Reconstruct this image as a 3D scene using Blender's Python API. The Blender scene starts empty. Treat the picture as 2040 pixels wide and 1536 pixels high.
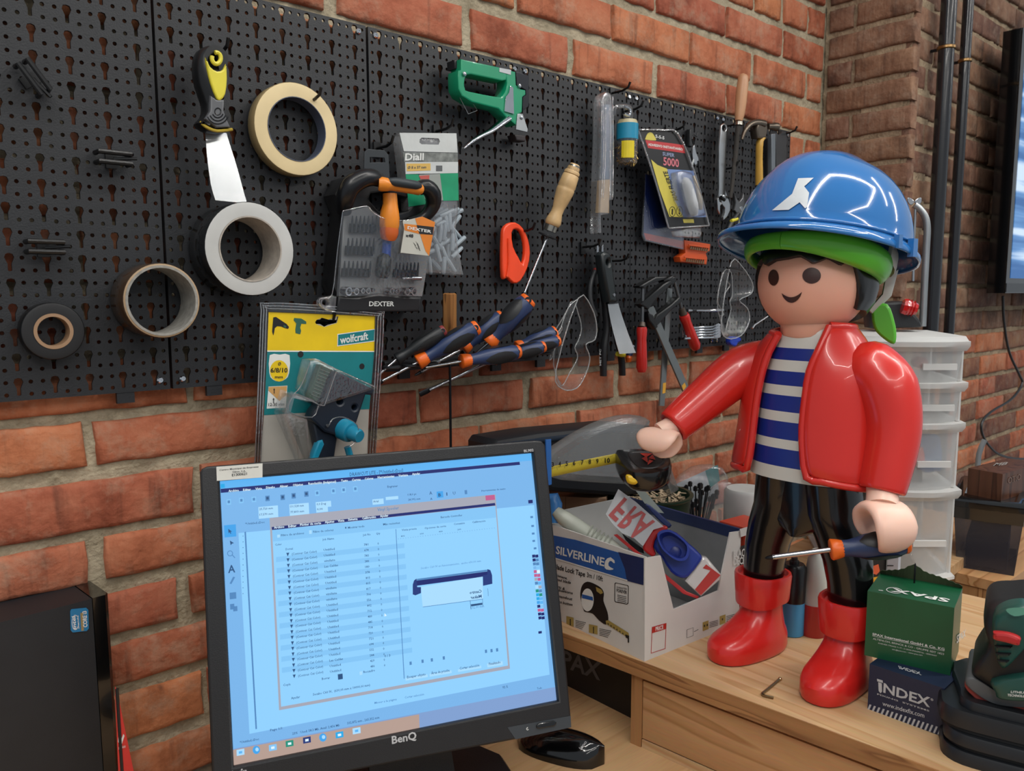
import bpy, math, random
from mathutils import Vector as V, Matrix, noise
random.seed(7)
SC=bpy.context.scene; COL=SC.collection
R=math.radians; PI=math.pi
# ---------------- camera (solved from the brick courses and the tool board) ----------------
F=1600.0; IW,IH=2040,1536
yaw,pit,rol=R(48.51),R(6.6),R(-0.16)
CAM=V((0,-1.05,1.39))
fw=V((math.cos(yaw)*math.cos(pit),math.sin(yaw)*math.cos(pit),-math.sin(pit)))
r0=fw.cross(V((0,0,1))).normalized(); u0=r0.cross(fw)
rt=r0*math.cos(rol)+u0*math.sin(rol); up=-r0*math.sin(rol)+u0*math.cos(rol)
cd=bpy.data.cameras.new('camera'); cam=bpy.data.objects.new('camera',cd); COL.objects.link(cam)
cd.sensor_width=36; cd.lens=36*F/IW; cd.clip_start=.02
M=Matrix((rt,up,-fw)).transposed().to_4x4(); M.translation=CAM; cam.matrix_world=M
SC.camera=cam
cd.dof.use_dof=True; cd.dof.focus_distance=1.15; cd.dof.aperture_fstop=11
# ---------------- world, lamps, exposure ----------------
SC.view_settings.view_transform='Standard'; SC.view_settings.look='None'; SC.view_settings.gamma=1
SC.view_settings.use_curve_mapping=False
SC.view_settings.exposure=0.55
w=bpy.data.worlds.new('World'); SC.world=w; w.use_nodes=True
w.node_tree.nodes['Background'].inputs[0].default_value=(.86,.93,1,1)
w.node_tree.nodes['Background'].inputs[1].default_value=.27
def area(name,a,b,wd,power,col=(1,.96,.9)):
    a=V(a);b=V(b)
    L=bpy.data.lights.new(name,'AREA'); L.shape='RECTANGLE'; L.size=(b-a).length; L.size_y=wd; L.energy=power; L.color=col
    o=bpy.data.objects.new(name,L); COL.objects.link(o)
    x=(b-a).normalized(); z=V((0,0,1)); y=z.cross(x).normalized(); z=x.cross(y)
    m=Matrix((x,y,z)).transposed().to_4x4(); m.translation=(a+b)/2; o.matrix_world=m
    return o
# a hexagon of led tubes on the ceiling over the desk, and two more tubes further back in the room
LZ=2.75
hx=[(1.55*math.cos(R(60*i+10))+.55,1.0*math.sin(R(60*i+10))-1.75,LZ) for i in range(6)]
for i in range(6): area('led_tube',hx[i],hx[(i+1)%6],.035,8.0)
area('led_tube',(-1.6,-3.6,LZ),(.9,-3.7,LZ),.04,11)
area('led_tube',(2.2,-1.1,LZ),(2.9,-2.4,LZ),.04,5)
area('led_tube',(3.1,-1.5,LZ),(5.0,-3.5,LZ),.05,14)  # extra tube, added to put glare on the filling knife blade
# ---------------- picture point -> point on a real plane ----------------
def ray(x,y): return fw+rt*((x-IW/2)/F)-up*((y-IH/2)/F)
class Plane:
    def __init__(s,p,n):
        s.p=V(p); s.n=V(n).normalized()
        if s.n.dot(CAM-s.p)<0: s.n=-s.n
        e=V((0,0,1)).cross(s.n)
        s.e1=e.normalized() if e.length>1e-4 else V((1,0,0)); s.e2=s.n.cross(s.e1)
    def __call__(s,x,y,l=0.0):
        v=ray(x,y); q=s.p+s.n*l
        return CAM+v*((q-CAM).dot(s.n)/v.dot(s.n))
    def ab(s,P): d=P-s.p; return (d.dot(s.e1),d.dot(s.e2))
    def w(s,a,b,l=0.0): return s.p+s.e1*a+s.e2*b+s.n*l
def WP(off): return Plane((0,-off,0),(0,-1,0))
def Wq(x,y,off): return WP(off)(x,y)
ZT=.881; ZD=.75
def Zq(x,y,z): return Plane((0,0,z),(0,0,1))(x,y)
def Xq(x,y,X): return Plane((X,0,0),(-1,0,0))(x,y)
def mpp(P): return (P-CAM).dot(fw)/F
# ---------------- materials ----------------
def _new(name):
    m=bpy.data.materials.new(name); m.use_nodes=True; n=m.node_tree.nodes
    return m,m.node_tree,n,n['Principled BSDF']
MC={}
def mat(name,col,rough=.5,metal=0,var=.06,scale=30,bump=0,bscale=200,spec=.5,trans=0,coat=0,em=0,sss=0):
    if name in MC: return MC[name]
    m,t,n,b=_new(name); L=t.links
    b.inputs['Roughness'].default_value=rough; b.inputs['Metallic'].default_value=metal
    b.inputs['Specular IOR Level'].default_value=spec; b.inputs['Transmission Weight'].default_value=trans
    b.inputs['Coat Weight'].default_value=coat
    if sss: b.inputs['Subsurface Weight'].default_value=sss; b.inputs['Subsurface Radius'].default_value=(.02,.008,.005); b.inputs['Subsurface Scale'].default_value=.5
    tc=n.new('ShaderNodeTexCoord'); nz=n.new('ShaderNodeTexNoise'); nz.inputs['Scale'].default_value=scale; nz.inputs['Detail'].default_value=3
    L.new(tc.outputs['Object'],nz.inputs['Vector'])
    cr=n.new('ShaderNodeValToRGB'); L.new(nz.outputs['Fac'],cr.inputs['Fac'])
    cr.color_ramp.elements[0].position=.3; cr.color_ramp.elements[1].position=.7
    cr.color_ramp.elements[0].color=tuple(max(0,c*(1-var)) for c in col)+(1,)
    cr.color_ramp.elements[1].color=tuple(min(1,c*(1+var)) for c in col)+(1,)
    L.new(cr.outputs['Color'],b.inputs['Base Color'])
    if em: b.inputs['Emission Color'].default_value=tuple(col)+(1,); b.inputs['Emission Strength'].default_value=em
    if bump:
        z=n.new('ShaderNodeTexNoise'); z.inputs['Scale'].default_value=bscale; z.inputs['Detail'].default_value=4
        L.new(tc.outputs['Object'],z.inputs['Vector'])
        bp=n.new('ShaderNodeBump'); bp.inputs['Strength'].default_value=bump; bp.inputs['Distance'].default_value=.002
        L.new(z.outputs['Fac'],bp.inputs['Height']); L.new(bp.outputs['Normal'],b.inputs['Normal'])
    MC[name]=m; return m
def srgb(h):
    h=h.lstrip('#'); c=[int(h[i:i+2],16)/255 for i in (0,2,4)]
    return tuple(x/12.92 if x<=.04045 else ((x+.055)/1.055)**2.4 for x in c)
def C(name,h,**k): return mat(name,srgb(h),**k)
def brickmat(name,cols,soot):
    m,t,n,b=_new(name); L=t.links
    tc=n.new('ShaderNodeTexCoord'); oi=n.new('ShaderNodeObjectInfo')
    ad=n.new('ShaderNodeVectorMath'); ad.operation='ADD'; L.new(tc.outputs['Object'],ad.inputs[0]); 
    sc=n.new('ShaderNodeVectorMath'); sc.operation='SCALE'; sc.inputs['Scale'].default_value=9; L.new(oi.outputs['Location'],sc.inputs[0]); L.new(sc.outputs[0],ad.inputs[1])
    nz=n.new('ShaderNodeTexNoise'); nz.inputs['Scale'].default_value=14; nz.inputs['Detail'].default_value=6; nz.inputs['Roughness'].default_value=.62; L.new(ad.outputs[0],nz.inputs['Vector'])
    cr=n.new('ShaderNodeValToRGB'); L.new(nz.outputs['Fac'],cr.inputs['Fac']); e=cr.color_ramp.elements
    e[0].position=.3; e[0].color=cols[0]+(1,); e[1].position=.72; e[1].color=cols[2]+(1,)
    k=e.new(.5); k.color=cols[1]+(1,)
    # brick to brick hue
    hs=n.new('ShaderNodeHueSaturation'); L.new(cr.outputs[0],hs.inputs['Color'])
    mr=n.new('ShaderNodeMapRange'); L.new(oi.outputs['Random'],mr.inputs[0]); mr.inputs[3].default_value=.8; mr.inputs[4].default_value=1.15; L.new(mr.outputs[0],hs.inputs['Value']); hs.inputs['Saturation'].default_value=1.0
    mr2=n.new('ShaderNodeMapRange'); L.new(oi.outputs['Random'],mr2.inputs[0]); mr2.inputs[3].default_value=.499; mr2.inputs[4].default_value=.516; L.new(mr2.outputs[0],hs.inputs['Hue'])
    # vertical drag streaks and mortar smears
    mp=n.new('ShaderNodeMapping'); mp.inputs['Scale'].default_value=(70,70,6); mp.inputs['Rotation'].default_value=(0,.25,0); L.new(ad.outputs[0],mp.inputs[0])
    st=n.new('ShaderNodeTexNoise'); st.inputs['Scale'].default_value=1; st.inputs['Detail'].default_value=3; L.new(mp.outputs[0],st.inputs['Vector'])
    r2=n.new('ShaderNodeMapRange'); r2.inputs[1].default_value=.58; r2.inputs[2].default_value=.75; r2.inputs[4].default_value=soot; L.new(st.outputs['Fac'],r2.inputs[0])
    mx=n.new('ShaderNodeMixRGB'); L.new(r2.outputs[0],mx.inputs[0]); L.new(hs.outputs[0],mx.inputs[1]); mx.inputs[2].default_value=(.05,.022,.016,1)
    n3=n.new('ShaderNodeTexNoise'); n3.inputs['Scale'].default_value=22; n3.inputs['Detail'].default_value=8; n3.inputs['Roughness'].default_value=.7; L.new(ad.outputs[0],n3.inputs['Vector'])
    r3=n.new('ShaderNodeMapRange'); r3.inputs[1].default_value=.5; r3.inputs[2].default_value=.72; r3.inputs[4].default_value=.62; L.new(n3.outputs['Fac'],r3.inputs[0])
    m2=n.new('ShaderNodeMixRGB'); L.new(r3.outputs[0],m2.inputs[0]); L.new(mx.outputs[0],m2.inputs[1]); m2.inputs[2].default_value=cols[3]+(1,)
    L.new(m2.outputs[0],b.inputs['Base Color']); b.inputs['Roughness'].default_value=.8; b.inputs['Specular IOR Level'].default_value=.3
    bp=n.new('ShaderNodeBump'); bp.inputs['Strength'].default_value=.7; bp.inputs['Distance'].default_value=.004
    n4=n.new('ShaderNodeTexNoise'); n4.inputs['Scale'].default_value=90; n4.inputs['Detail'].default_value=8; L.new(ad.outputs[0],n4.inputs['Vector'])
    am=n.new('ShaderNodeMath'); am.operation='ADD'; L.new(n4.outputs['Fac'],am.inputs[0]); L.new(st.outputs['Fac'],am.inputs[1])
    L.new(am.outputs[0],bp.inputs['Height']); L.new(bp.outputs[0],b.inputs['Normal'])
    return m
def clearmat(name,tint=(1,1,1),base=.04,edge=.55,rough=.05,haze=0.0,hcol=(.8,.82,.85)):
    """thin clear or milky plastic sheet"""
    if name in MC: return MC[name]
    m,t,n,b=_new(name); L=t.links; n.remove(b)
    out=n['Material Output']; tr=n.new('ShaderNodeBsdfTransparent'); tr.inputs[0].default_value=tint+(1,)
    gl=n.new('ShaderNodeBsdfGlossy'); gl.inputs['Roughness'].default_value=rough
    lw=n.new('ShaderNodeLayerWeight'); lw.inputs[0].default_value=.35
    nz=n.new('ShaderNodeTexNoise'); nz.inputs['Scale'].default_value=35; bp=n.new('ShaderNodeBump'); bp.inputs['Strength'].default_value=.25; bp.inputs['Distance'].default_value=.003
    L.new(nz.outputs['Fac'],bp.inputs['Height']); L.new(bp.outputs[0],gl.inputs['Normal'])
    mr=n.new('ShaderNodeMapRange'); mr.inputs[3].default_value=base; mr.inputs[4].default_value=edge; L.new(lw.outputs['Facing'],mr.inputs[0])
    mx=n.new('ShaderNodeMixShader'); L.new(mr.outputs[0],mx.inputs[0]); L.new(tr.outputs[0],mx.inputs[1]); L.new(gl.outputs[0],mx.inputs[2])
    last=mx
    if haze:
        df=n.new('ShaderNodeBsdfDiffuse'); df.inputs[0].default_value=hcol+(1,)
        m2=n.new('ShaderNodeMixShader'); m2.inputs[0].default_value=haze; L.new(mx.outputs[0],m2.inputs[1]); L.new(df.outputs[0],m2.inputs[2]); last=m2
    L.new(last.outputs[0],out.inputs[0]); MC[name]=m; return m
def woodmat(name,c1,c2,axis='y',scale=1.0,rough=.45,ring=14.0):
    if name in MC: return MC[name]
    m,t,n,b=_new(name); L=t.links
    tc=n.new('ShaderNodeTexCoord'); mp=n.new('ShaderNodeMapping'); L.new(tc.outputs['Object'],mp.inputs[0])
    s={'x':(.7,ring,ring),'y':(ring,.7,ring),'z':(ring,ring,.7)}[axis]; mp.inputs['Scale'].default_value=tuple(v*scale for v in s)
    nz=n.new('ShaderNodeTexNoise'); nz.inputs['Scale'].default_value=1.5; nz.inputs['Detail'].default_value=1.5; nz.inputs['Distortion'].default_value=.12; L.new(mp.outputs[0],nz.inputs['Vector'])
    wv=n.new('ShaderNodeMath'); wv.operation='MULTIPLY'; wv.inputs[1].default_value=5; L.new(nz.outputs['Fac'],wv.inputs[0])
    sn=n.new('ShaderNodeMath'); sn.operation='FRACT'; L.new(wv.outputs[0],sn.inputs[0])
    cr=n.new('ShaderNodeValToRGB'); L.new(sn.outputs[0],cr.inputs[0]); e=cr.color_ramp.elements
    e[0].color=c1+(1,); e[1].color=c1+(1,); e[1].position=1
    a=e.new(.72); a.color=tuple(.55*x+.45*y for x,y in zip(c1,c2))+(1,); a=e.new(.9); a.color=c2+(1,)
    mp2=n.new('ShaderNodeMapping'); L.new(tc.outputs['Object'],mp2.inputs[0]); mp2.inputs['Scale'].default_value=tuple(v*scale*14 for v in s)
    n2=n.new('ShaderNodeTexNoise'); n2.inputs['Scale'].default_value=2; n2.inputs['Detail'].default_value=2; L.new(mp2.outputs[0],n2.inputs['Vector'])
    mx=n.new('ShaderNodeMixRGB'); mx.blend_type='MULTIPLY'; mx.inputs[0].default_value=.25; L.new(cr.outputs[0],mx.inputs[1]); L.new(n2.outputs['Color'],mx.inputs[2])
    gm=n.new('ShaderNodeHueSaturation'); gm.inputs['Saturation'].default_value=1.0; gm.inputs['Value'].default_value=1.12; L.new(mx.outputs[0],gm.inputs['Color'])
    L.new(gm.outputs[0],b.inputs['Base Color']); b.inputs['Roughness'].default_value=rough; b.inputs['Specular IOR Level'].default_value=.35
    MC[name]=m; return m
# ---------------- mesh builder ----------------
class MB:
    def __init__(s): s.v=[]; s.f=[]; s.m=[]
    def add(s,vs,fs,mi=0):
        o=len(s.v); s.v+=[V(p) for p in vs]; s.f+=[tuple(i+o for i in f) for f in fs]; s.m+=[mi]*len(fs); return s
    def box(s,c,sz,rz=0,mi=0,M=None,taper=1.0):
        m=M or Matrix.Rotation(rz,3,'Z'); c=V(c); a=[]
        for z in (-.5,.5):
            k=taper if z>0 else 1
            for x,y in ((-.5,-.5),(.5,-.5),(.5,.5),(-.5,.5)): a.append(c+m@V((x*sz[0]*k,y*sz[1]*k,z*sz[2])))
        return s.add(a,[(3,2,1,0),(4,5,6,7),(0,1,5,4),(1,2,6,5),(2,3,7,6),(3,0,4,7)],mi)
    def hexa(s,b,t,mi=0):
        """b,t: four corners bottom / top"""
        return s.add(list(b)+list(t),[(3,2,1,0),(4,5,6,7),(0,1,5,4),(1,2,6,5),(2,3,7,6),(3,0,4,7)],mi)
    def quad(s,a,b,c,d,mi=0): return s.add([a,b,c,d],[(0,1,2,3)],mi)
    def loft(s,rings,cap=True,closed=True,mi=0,mis=None):
        n=len(rings[0]); o=len(s.v); s.v+=[V(p) for r in rings for p in r]
        for i in range(len(rings)-1):
            for j in range(n if closed else n-1):
                k=(j+1)%n; s.f.append((o+i*n+j,o+i*n+k,o+(i+1)*n+k,o+(i+1)*n+j)); s.m.append(mis[i] if mis else mi)
        if cap and closed:
            s.f.append(tuple(o+j for j in range(n-1,-1,-1))); s.m.append(mis[0] if mis else mi)
            s.f.append(tuple(o+(len(rings)-1)*n+j for j in range(n))); s.m.append(mis[-1] if mis else mi)
        return s
    def tube(s,pts,rad,n=10,cap=True,mi=0,flat=1.0,side=None,mis=None):
        """swept round (or flattened) tube; rad number or list"""
        pts=[V(p) for p in pts]
        if not isinstance(rad,(list,tuple)): rad=[rad]*len(pts)
        t0=(pts[1]-pts[0]).normalized()
        ref=V(side) if side else (V((0,0,1)) if abs(t0.z)<.9 else V((1,0,0)))
        x=(ref-t0*ref.dot(t0)).normalized(); rings=[]
        for i,p in enumerate(pts):
            a=pts[max(i-1,0)]; b=pts[min(i+1,len(pts)-1)]
            t=b-a
            if t.length<1e-9: t=t0
            t=t.normalized(); x=(x-t*x.dot(t)).normalized(); y=t.cross(x); t0=t
            rings.append([p+x*(rad[i]*math.cos(2*PI*j/n))+y*(rad[i]*flat*math.sin(2*PI*j/n)) for j in range(n)])
        return s.loft(rings,cap,True,mi,mis)
    def lathe(s,base,axis,prof,n=20,mi=0,cap=True,mis=None):
        base=V(base); ax=V(axis).normalized(); x=ax.orthogonal().normalized(); y=ax.cross(x)
        return s.loft([[base+ax*t+x*(r*math.cos(2*PI*j/n))+y*(r*math.sin(2*PI*j/n)) for j in range(n)] for t,r in prof],cap,True,mi,mis)
    def ball(s,c,r,n=16,m=10,Mx=None,mi=0):
        c=V(c); r=V(r) if hasattr(r,'__len__') else V((r,r,r)); Mx=Mx or Matrix.Identity(3)
        return s.loft([[c+Mx@V((r.x*math.sin(a)*math.cos(2*PI*j/n),r.y*math.sin(a)*math.sin(2*PI*j/n),r.z*math.cos(a))) for j in range(n)] for a in [PI-(.02+(PI-.04)*i/m) for i in range(m+1)]],True,True,mi)
    def mesh(s,me,fn,mi=0):
        o=len(s.v); s.v+=[fn(p.co) for p in me.vertices]
        for p in me.polygons: s.f.append(tuple(i+o for i in p.vertices)); s.m.append(mi)
        return s
WPOS={}
def ob(name,mb,mats,parent=None,label=None,smooth=40,cat=None,group=None,kind=None,shift=True):
    me=bpy.data.meshes.new(name)
    if not isinstance(mats,(list,tuple)): mats=[mats]
    lo=V((min(p.x for p in mb.v),min(p.y for p in mb.v),min(p.z for p in mb.v))); hi=V((max(p.x for p in mb.v),max(p.y for p in mb.v),max(p.z for p in mb.v)))
    c=(lo+hi)/2
    if parent is None: c.z=lo.z
    if not shift: c=V((0,0,0))
    me.from_pydata([p-c for p in mb.v],[],mb.f)
    for m in mats: me.materials.append(m)
    if len(mats)>1: me.polygons.foreach_set('material_index',mb.m)
    me.update()
    if smooth:
        me.polygons.foreach_set('use_smooth',[True]*len(me.polygons)); me.set_sharp_from_angle(angle=R(smooth))
    o=bpy.data.objects.new(name,me); COL.objects.link(o)
    par(o,parent,c)
    if label: o['label']=label
    if cat: o['category']=cat
    if group: o['group']=group
    if kind: o['kind']=kind
    return o
def par(o,parent,c):
    WPOS[o.name]=V(c)
    if parent: o.parent=parent; o.location=V(c)-WPOS[parent.name]
    else: o.location=c
def thing(name,label,cat,loc,group=None):
    o=bpy.data.objects.new(name,None); COL.objects.link(o); o.empty_display_size=.02
    o['label']=label; o['category']=cat
    if group: o['group']=group
    o.location=V(loc); WPOS[o.name]=V(loc); return o
def smoothpts(pts,k=4,closed=True):
    n=len(pts); out=[]
    P=[V((*p,)) if len(p)==2 else V(p) for p in pts]
    for i in range(n if closed else n-1):
        g=(lambda j:P[j%n]) if closed else (lambda j:P[min(max(j,0),n-1)])
        a,b,c,d=g(i-1),g(i),g(i+1),g(i+2)
        for q in range(k):
            t=q/k; out.append(.5*((2*b)+(c-a)*t+(2*a-5*b+4*c-d)*t*t+(3*b-a-3*c+d)*t**3))
    if not closed: out.append(P[-1])
    return out
def flatmesh(loops,thick,bevel=0,front=0.0):
    """2D loops (first outline, rest holes) -> mesh, front face at z=front, going back by thick"""
    c=bpy.data.curves.new('t','CURVE'); c.dimensions='2D'; c.fill_mode='BOTH' if thick>1e-6 else 'BACK'
    bevel=min(bevel,thick/2*.95) if thick else 0
    c.extrude=max(thick/2-bevel,0); c.bevel_depth=bevel; c.bevel_resolution=1; c.offset=-bevel
    for L in loops:
        s=c.splines.new('POLY'); s.points.add(len(L)-1); s.use_cyclic_u=True
        for i,p in enumerate(L): s.points[i].co=(p[0],p[1],0,1)
    o=bpy.data.objects.new('t',c); me=bpy.data.meshes.new_from_object(o)
    bpy.data.objects.remove(o); bpy.data.curves.remove(c)
    for v in me.vertices: v.co.z+=front-thick/2
    return me
def plate(mb,pl,loops,thick,bevel=0,lift=0.0,mi=0,px=True,sm=0,ends=None):
    """loops of picture points on plane pl (px) or plane coordinates"""
    if not isinstance(loops[0][0],(tuple,list,V)): loops=[loops]
    LL=[]
    for L in loops:
        q=[pl.ab(pl(x,y,lift)) for x,y in L] if px else L
        if sm: q=[(p.x,p.y) for p in smoothpts(q,sm)]
        LL.append(q)
    me=flatmesh(LL,thick,bevel); mb.mesh(me,lambda c:pl.w(c.x,c.y,lift+c.z),mi); bpy.data.meshes.remove(me); return mb
TX={}
def textmesh(s,bold=0.0,res=2):
    bold=min(bold,.024); k=(s,bold)
    if k in TX: return TX[k]
    c=bpy.data.curves.new('t','FONT'); c.body=s; c.size=1; c.resolution_u=res; c.offset=bold; c.fill_mode='BOTH'
    o=bpy.data.objects.new('t',c); me=bpy.data.meshes.new_from_object(o); bpy.data.objects.remove(o)
    vs=[v.co.copy() for v in me.vertices]; fs=[tuple(p.vertices) for p in me.polygons]
    x0=min(v.x for v in vs);x1=max(v.x for v in vs)
    TX[k]=([((v.x-x0)/(x1-x0),v.y/.7) for v in vs],fs); return TX[k]
def txt(mb,s,pl,p0,p1,ph,lift=.0004,mi=0,bold=.015,slant=0,px=True):
    """lettering: baseline from p0 to p1, cap top above p0 at ph (picture points on plane pl)"""
    uv,fs=textmesh(s,bold)
    g=(lambda q:pl(q[0],q[1],lift)) if px else (lambda q:pl.w(q[0],q[1],lift))
    A,B,U=g(p0),g(p1),g(ph); du=B-A; dv=U-A
    mb.add([A+du*(u+slant*v)+dv*v for u,v in uv],fs,mi); return mb
def pp(mb,pl,pts,lift=.0003,mi=0,px=True):
    """flat printed polygon"""
    q=[pl(x,y,lift) if px else pl.w(x,y,lift) for x,y in pts]
    if len(q)==4: mb.add(q,[(0,1,2,3)],mi)
    else:
        me=flatmesh([[pl.ab(p) for p in q]],0); mb.mesh(me,lambda c:pl.w(c.x,c.y,lift),mi); bpy.data.meshes.remove(me)
    return mb
def ellipse(cx,cy,rx,ry,n=28,a0=0): return [(cx+rx*math.cos(2*PI*i/n)*math.cos(a0)-ry*math.sin(2*PI*i/n)*math.sin(a0),cy+rx*math.cos(2*PI*i/n)*math.sin(a0)+ry*math.sin(2*PI*i/n)*math.cos(a0)) for i in range(n)]
# common materials
BLK=C('black_plastic','1b1d20',rough=.42,var=.1); BLKG=C('gloss_black','08090b',rough=.12,coat=.5); BOARD=C('board_plastic','1c1e22',rough=.5,var=.12,scale=60,bump=.2,bscale=500)
DARK=C('dark_metal','26272a',rough=.35,metal=.8); STEEL=C('steel','b9bcc0',rough=.22,metal=1,var=.1); CHROME=C('chrome','d8dade',rough=.08,metal=1); ALU=C('brushed_steel','a4a8aa',rough=.38,metal=.9)
RED=C('red_plastic','d8271c',rough=.22,coat=.3,sss=.08,var=.02); ORANGE=C('orange_plastic','e0641a',rough=.35); NAVY=C('navy_plastic','27375c',rough=.4); TEAL=C('teal_print','14787a',rough=.3)
YEL=C('yellow_plastic','d8c23a',rough=.4); WHITE=C('white_print','d9dbd8',rough=.5); WCARD=C('white_card','cfcecb',rough=.45,var=.02); INK=C('black_print','121316',rough=.5); BLUE=C('blue_print','1f57a0',rough=.35)
CLEAR=clearmat('clear_plastic'); CLEAR2=clearmat('crinkled_clear_film',base=.1,edge=.6,rough=.12,haze=.06); PALEW=C('pale_turned_wood','c9a878',rough=.4,var=.12,scale=60)
GREYL=C('light_grey','a3a6a6',rough=.5)
# ================= SETTING: brick walls =================
BR=brickmat('red_brick',[srgb('85432f'),srgb('b0634a'),srgb('bf7a5f'),srgb('aa907a')],.5)
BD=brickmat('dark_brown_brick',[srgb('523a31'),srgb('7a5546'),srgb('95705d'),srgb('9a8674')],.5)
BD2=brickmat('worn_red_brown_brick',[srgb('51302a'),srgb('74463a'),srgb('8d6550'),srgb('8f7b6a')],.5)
def mortarmat(name,c1,c2):
    m,t,n,b=_new(name); L=t.links; tc=n.new('ShaderNodeTexCoord')
    nz=n.new('ShaderNodeTexNoise'); nz.inputs['Scale'].default_value=28; nz.inputs['Detail'].default_value=8; nz.inputs['Roughness'].default_value=.7; L.new(tc.outputs['Object'],nz.inputs['Vector'])
    cr=n.new('ShaderNodeValToRGB'); L.new(nz.outputs['Fac'],cr.inputs[0]); cr.color_ramp.elements[0].position=.3; cr.color_ramp.elements[1].position=.68
    cr.color_ramp.elements[0].color=c1+(1,); cr.color_ramp.elements[1].color=c2+(1,); L.new(cr.outputs[0],b.inputs['Base Color']); b.inputs['Roughness'].default_value=.9; b.inputs['Specular IOR Level'].default_value=.15
    n2=n.new('ShaderNodeTexNoise'); n2.inputs['Scale'].default_value=160; n2.inputs['Detail'].default_value=6; L.new(tc.outputs['Object'],n2.inputs['Vector'])
    bp=n.new('ShaderNodeBump'); bp.inputs['Strength'].default_value=.9; bp.inputs['Distance'].default_value=.004; L.new(n2.outputs['Fac'],bp.inputs['Height']); L.new(bp.outputs[0],b.inputs['Normal'])
    return m
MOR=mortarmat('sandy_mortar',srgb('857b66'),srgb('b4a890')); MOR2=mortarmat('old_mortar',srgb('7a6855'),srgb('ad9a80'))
def mortar(name,x0,x1,y,z0,z1,m,step=.009,axis='x'):
    nx=int((x1-x0)/step); nz_=int((z1-z0)/step); vs=[]
    for j in range(nz_+1):
        for i in range(nx+1):
            a=x0+(x1-x0)*i/nx; z=z0+(z1-z0)*j/nz_
            d=.0045*noise.noise(V((a*45,z*45,3)))+.002*noise.noise(V((a*140,z*140,7)))
            vs.append(V((a,y-d,z)) if axis=='x' else V((y-d,a,z)))
    w_=nx+1; fs=[(j*w_+i,j*w_+i+1,(j+1)*w_+i+1,(j+1)*w_+i) for j in range(nz_) for i in range(nx)]
    if axis!='x': fs=[f[::-1] for f in fs]
    mb=MB(); mb.add(vs,fs)
    # back of the wall
    if axis=='x': mb.box(((x0+x1)/2,y+.06,(z0+z1)/2),(x1-x0,.1,z1-z0))
    else: mb.box((y+.06,(x0+x1)/2,(z0+z1)/2),(.1,x1-x0,z1-z0))
    return ob(name,mb,m,kind='structure',smooth=60)
BM={}
def brickmesh(L,H,seed,mt,D=.03,ch=.0035):
    k=(round(L,3),round(H,3),seed,mt.name)
    if k in BM: return BM[k]
    rnd=random.Random(hash((k[0],k[1],seed))); pts=[]
    nx=7; nz_=2
    for i in range(nx): pts.append((-L/2+L*i/nx,-H/2))
    for i in range(nz_): pts.append((L/2,-H/2+H*i/nz_))
    for i in range(nx): pts.append((L/2-L*i/nx,H/2))
    for i in range(nz_): pts.append((-L/2,H/2-H*i/nz_))
    j=[(x+rnd.uniform(-.002,.002),z+rnd.uniform(-.0013,.0013)) for x,z in pts]
    n=len(j)
    def ins(p,d): x,z=p; return (x-math.copysign(min(d,abs(x)),x) if abs(x)>L/2-.01 else x, z-math.copysign(d,z) if abs(z)>H/2-.008 else z)
    tilt=rnd.uniform(-.0015,.0015)
    r_=[[V((x,D,z)) for x,z in j],[V((x,.0035+rnd.uniform(-.001,.001),z)) for x,z in j],[V((a,.0006,b)) for a,b in (ins(p,ch*.6) for p in j)],[V((a,-.0012+tilt*a/L,b)) for a,b in (ins(p,ch*2) for p in j)]]
    m=MB(); m.loft(r_,cap=True)
    me=bpy.data.meshes.new('brick'); me.from_pydata([p for p in m.v],[],m.f); me.materials.append(mt)
    me.polygons.foreach_set('use_smooth',[True]*len(me.polygons)); me.set_sharp_from_angle(angle=R(50)); me.validate(); me.update()
    BM[k]=me; return me
def brick(parent,x,y,z,L,H,mt,ry=0,seed=None):
    me=brickmesh(round(L/.01)*.01,H,random.randrange(4) if seed is None else seed,mt)
    o=bpy.data.objects.new('brick',me); COL.objects.link(o); par(o,parent,V((x,y,z))); o.rotation_euler=(0,random.uniform(-.006,.006),ry); return o
XC=1.982; YC=-.215
wl=mortar('wall_left',-.62,XC+.03,.005,.02,2.4,MOR,step=.0105)
zb=[.679,.751,.824,.899,.967,1.039,1.105,1.184,1.25,1.328,1.403,1.478,1.553,1.628,1.704,1.781,1.862,1.94,2.018,2.095,2.172,2.25,2.325]
for r_i,z in enumerate(zb):
    H=.060 if r_i+1<len(zb) and zb[r_i+1]-z>.074 else .053
    ph=(.12 if r_i%2 else 0)+(.105 if z>1.5 else 0)+random.uniform(-.012,.012)
    x=-.6+(ph)%.24-.24
    while x<XC-.03:
        L=.226+random.uniform(-.006,.006); a=max(x+.009,-.6); b=min(x+.009+L,XC-.012)
        if b-a>.04:
            if random.random()<.08 and b-a>.2:
                brick(wl,(a+a+.105)/2,-.003,z+H/2,.105,H,BR); brick(wl,(a+.122+b)/2,-.003,z+H/2,b-a-.122,H,BR)
            else: brick(wl,(a+b)/2,-.003+random.uniform(-.002,.002),z+H/2,b-a,H,BR)
        x+=.24
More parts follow.
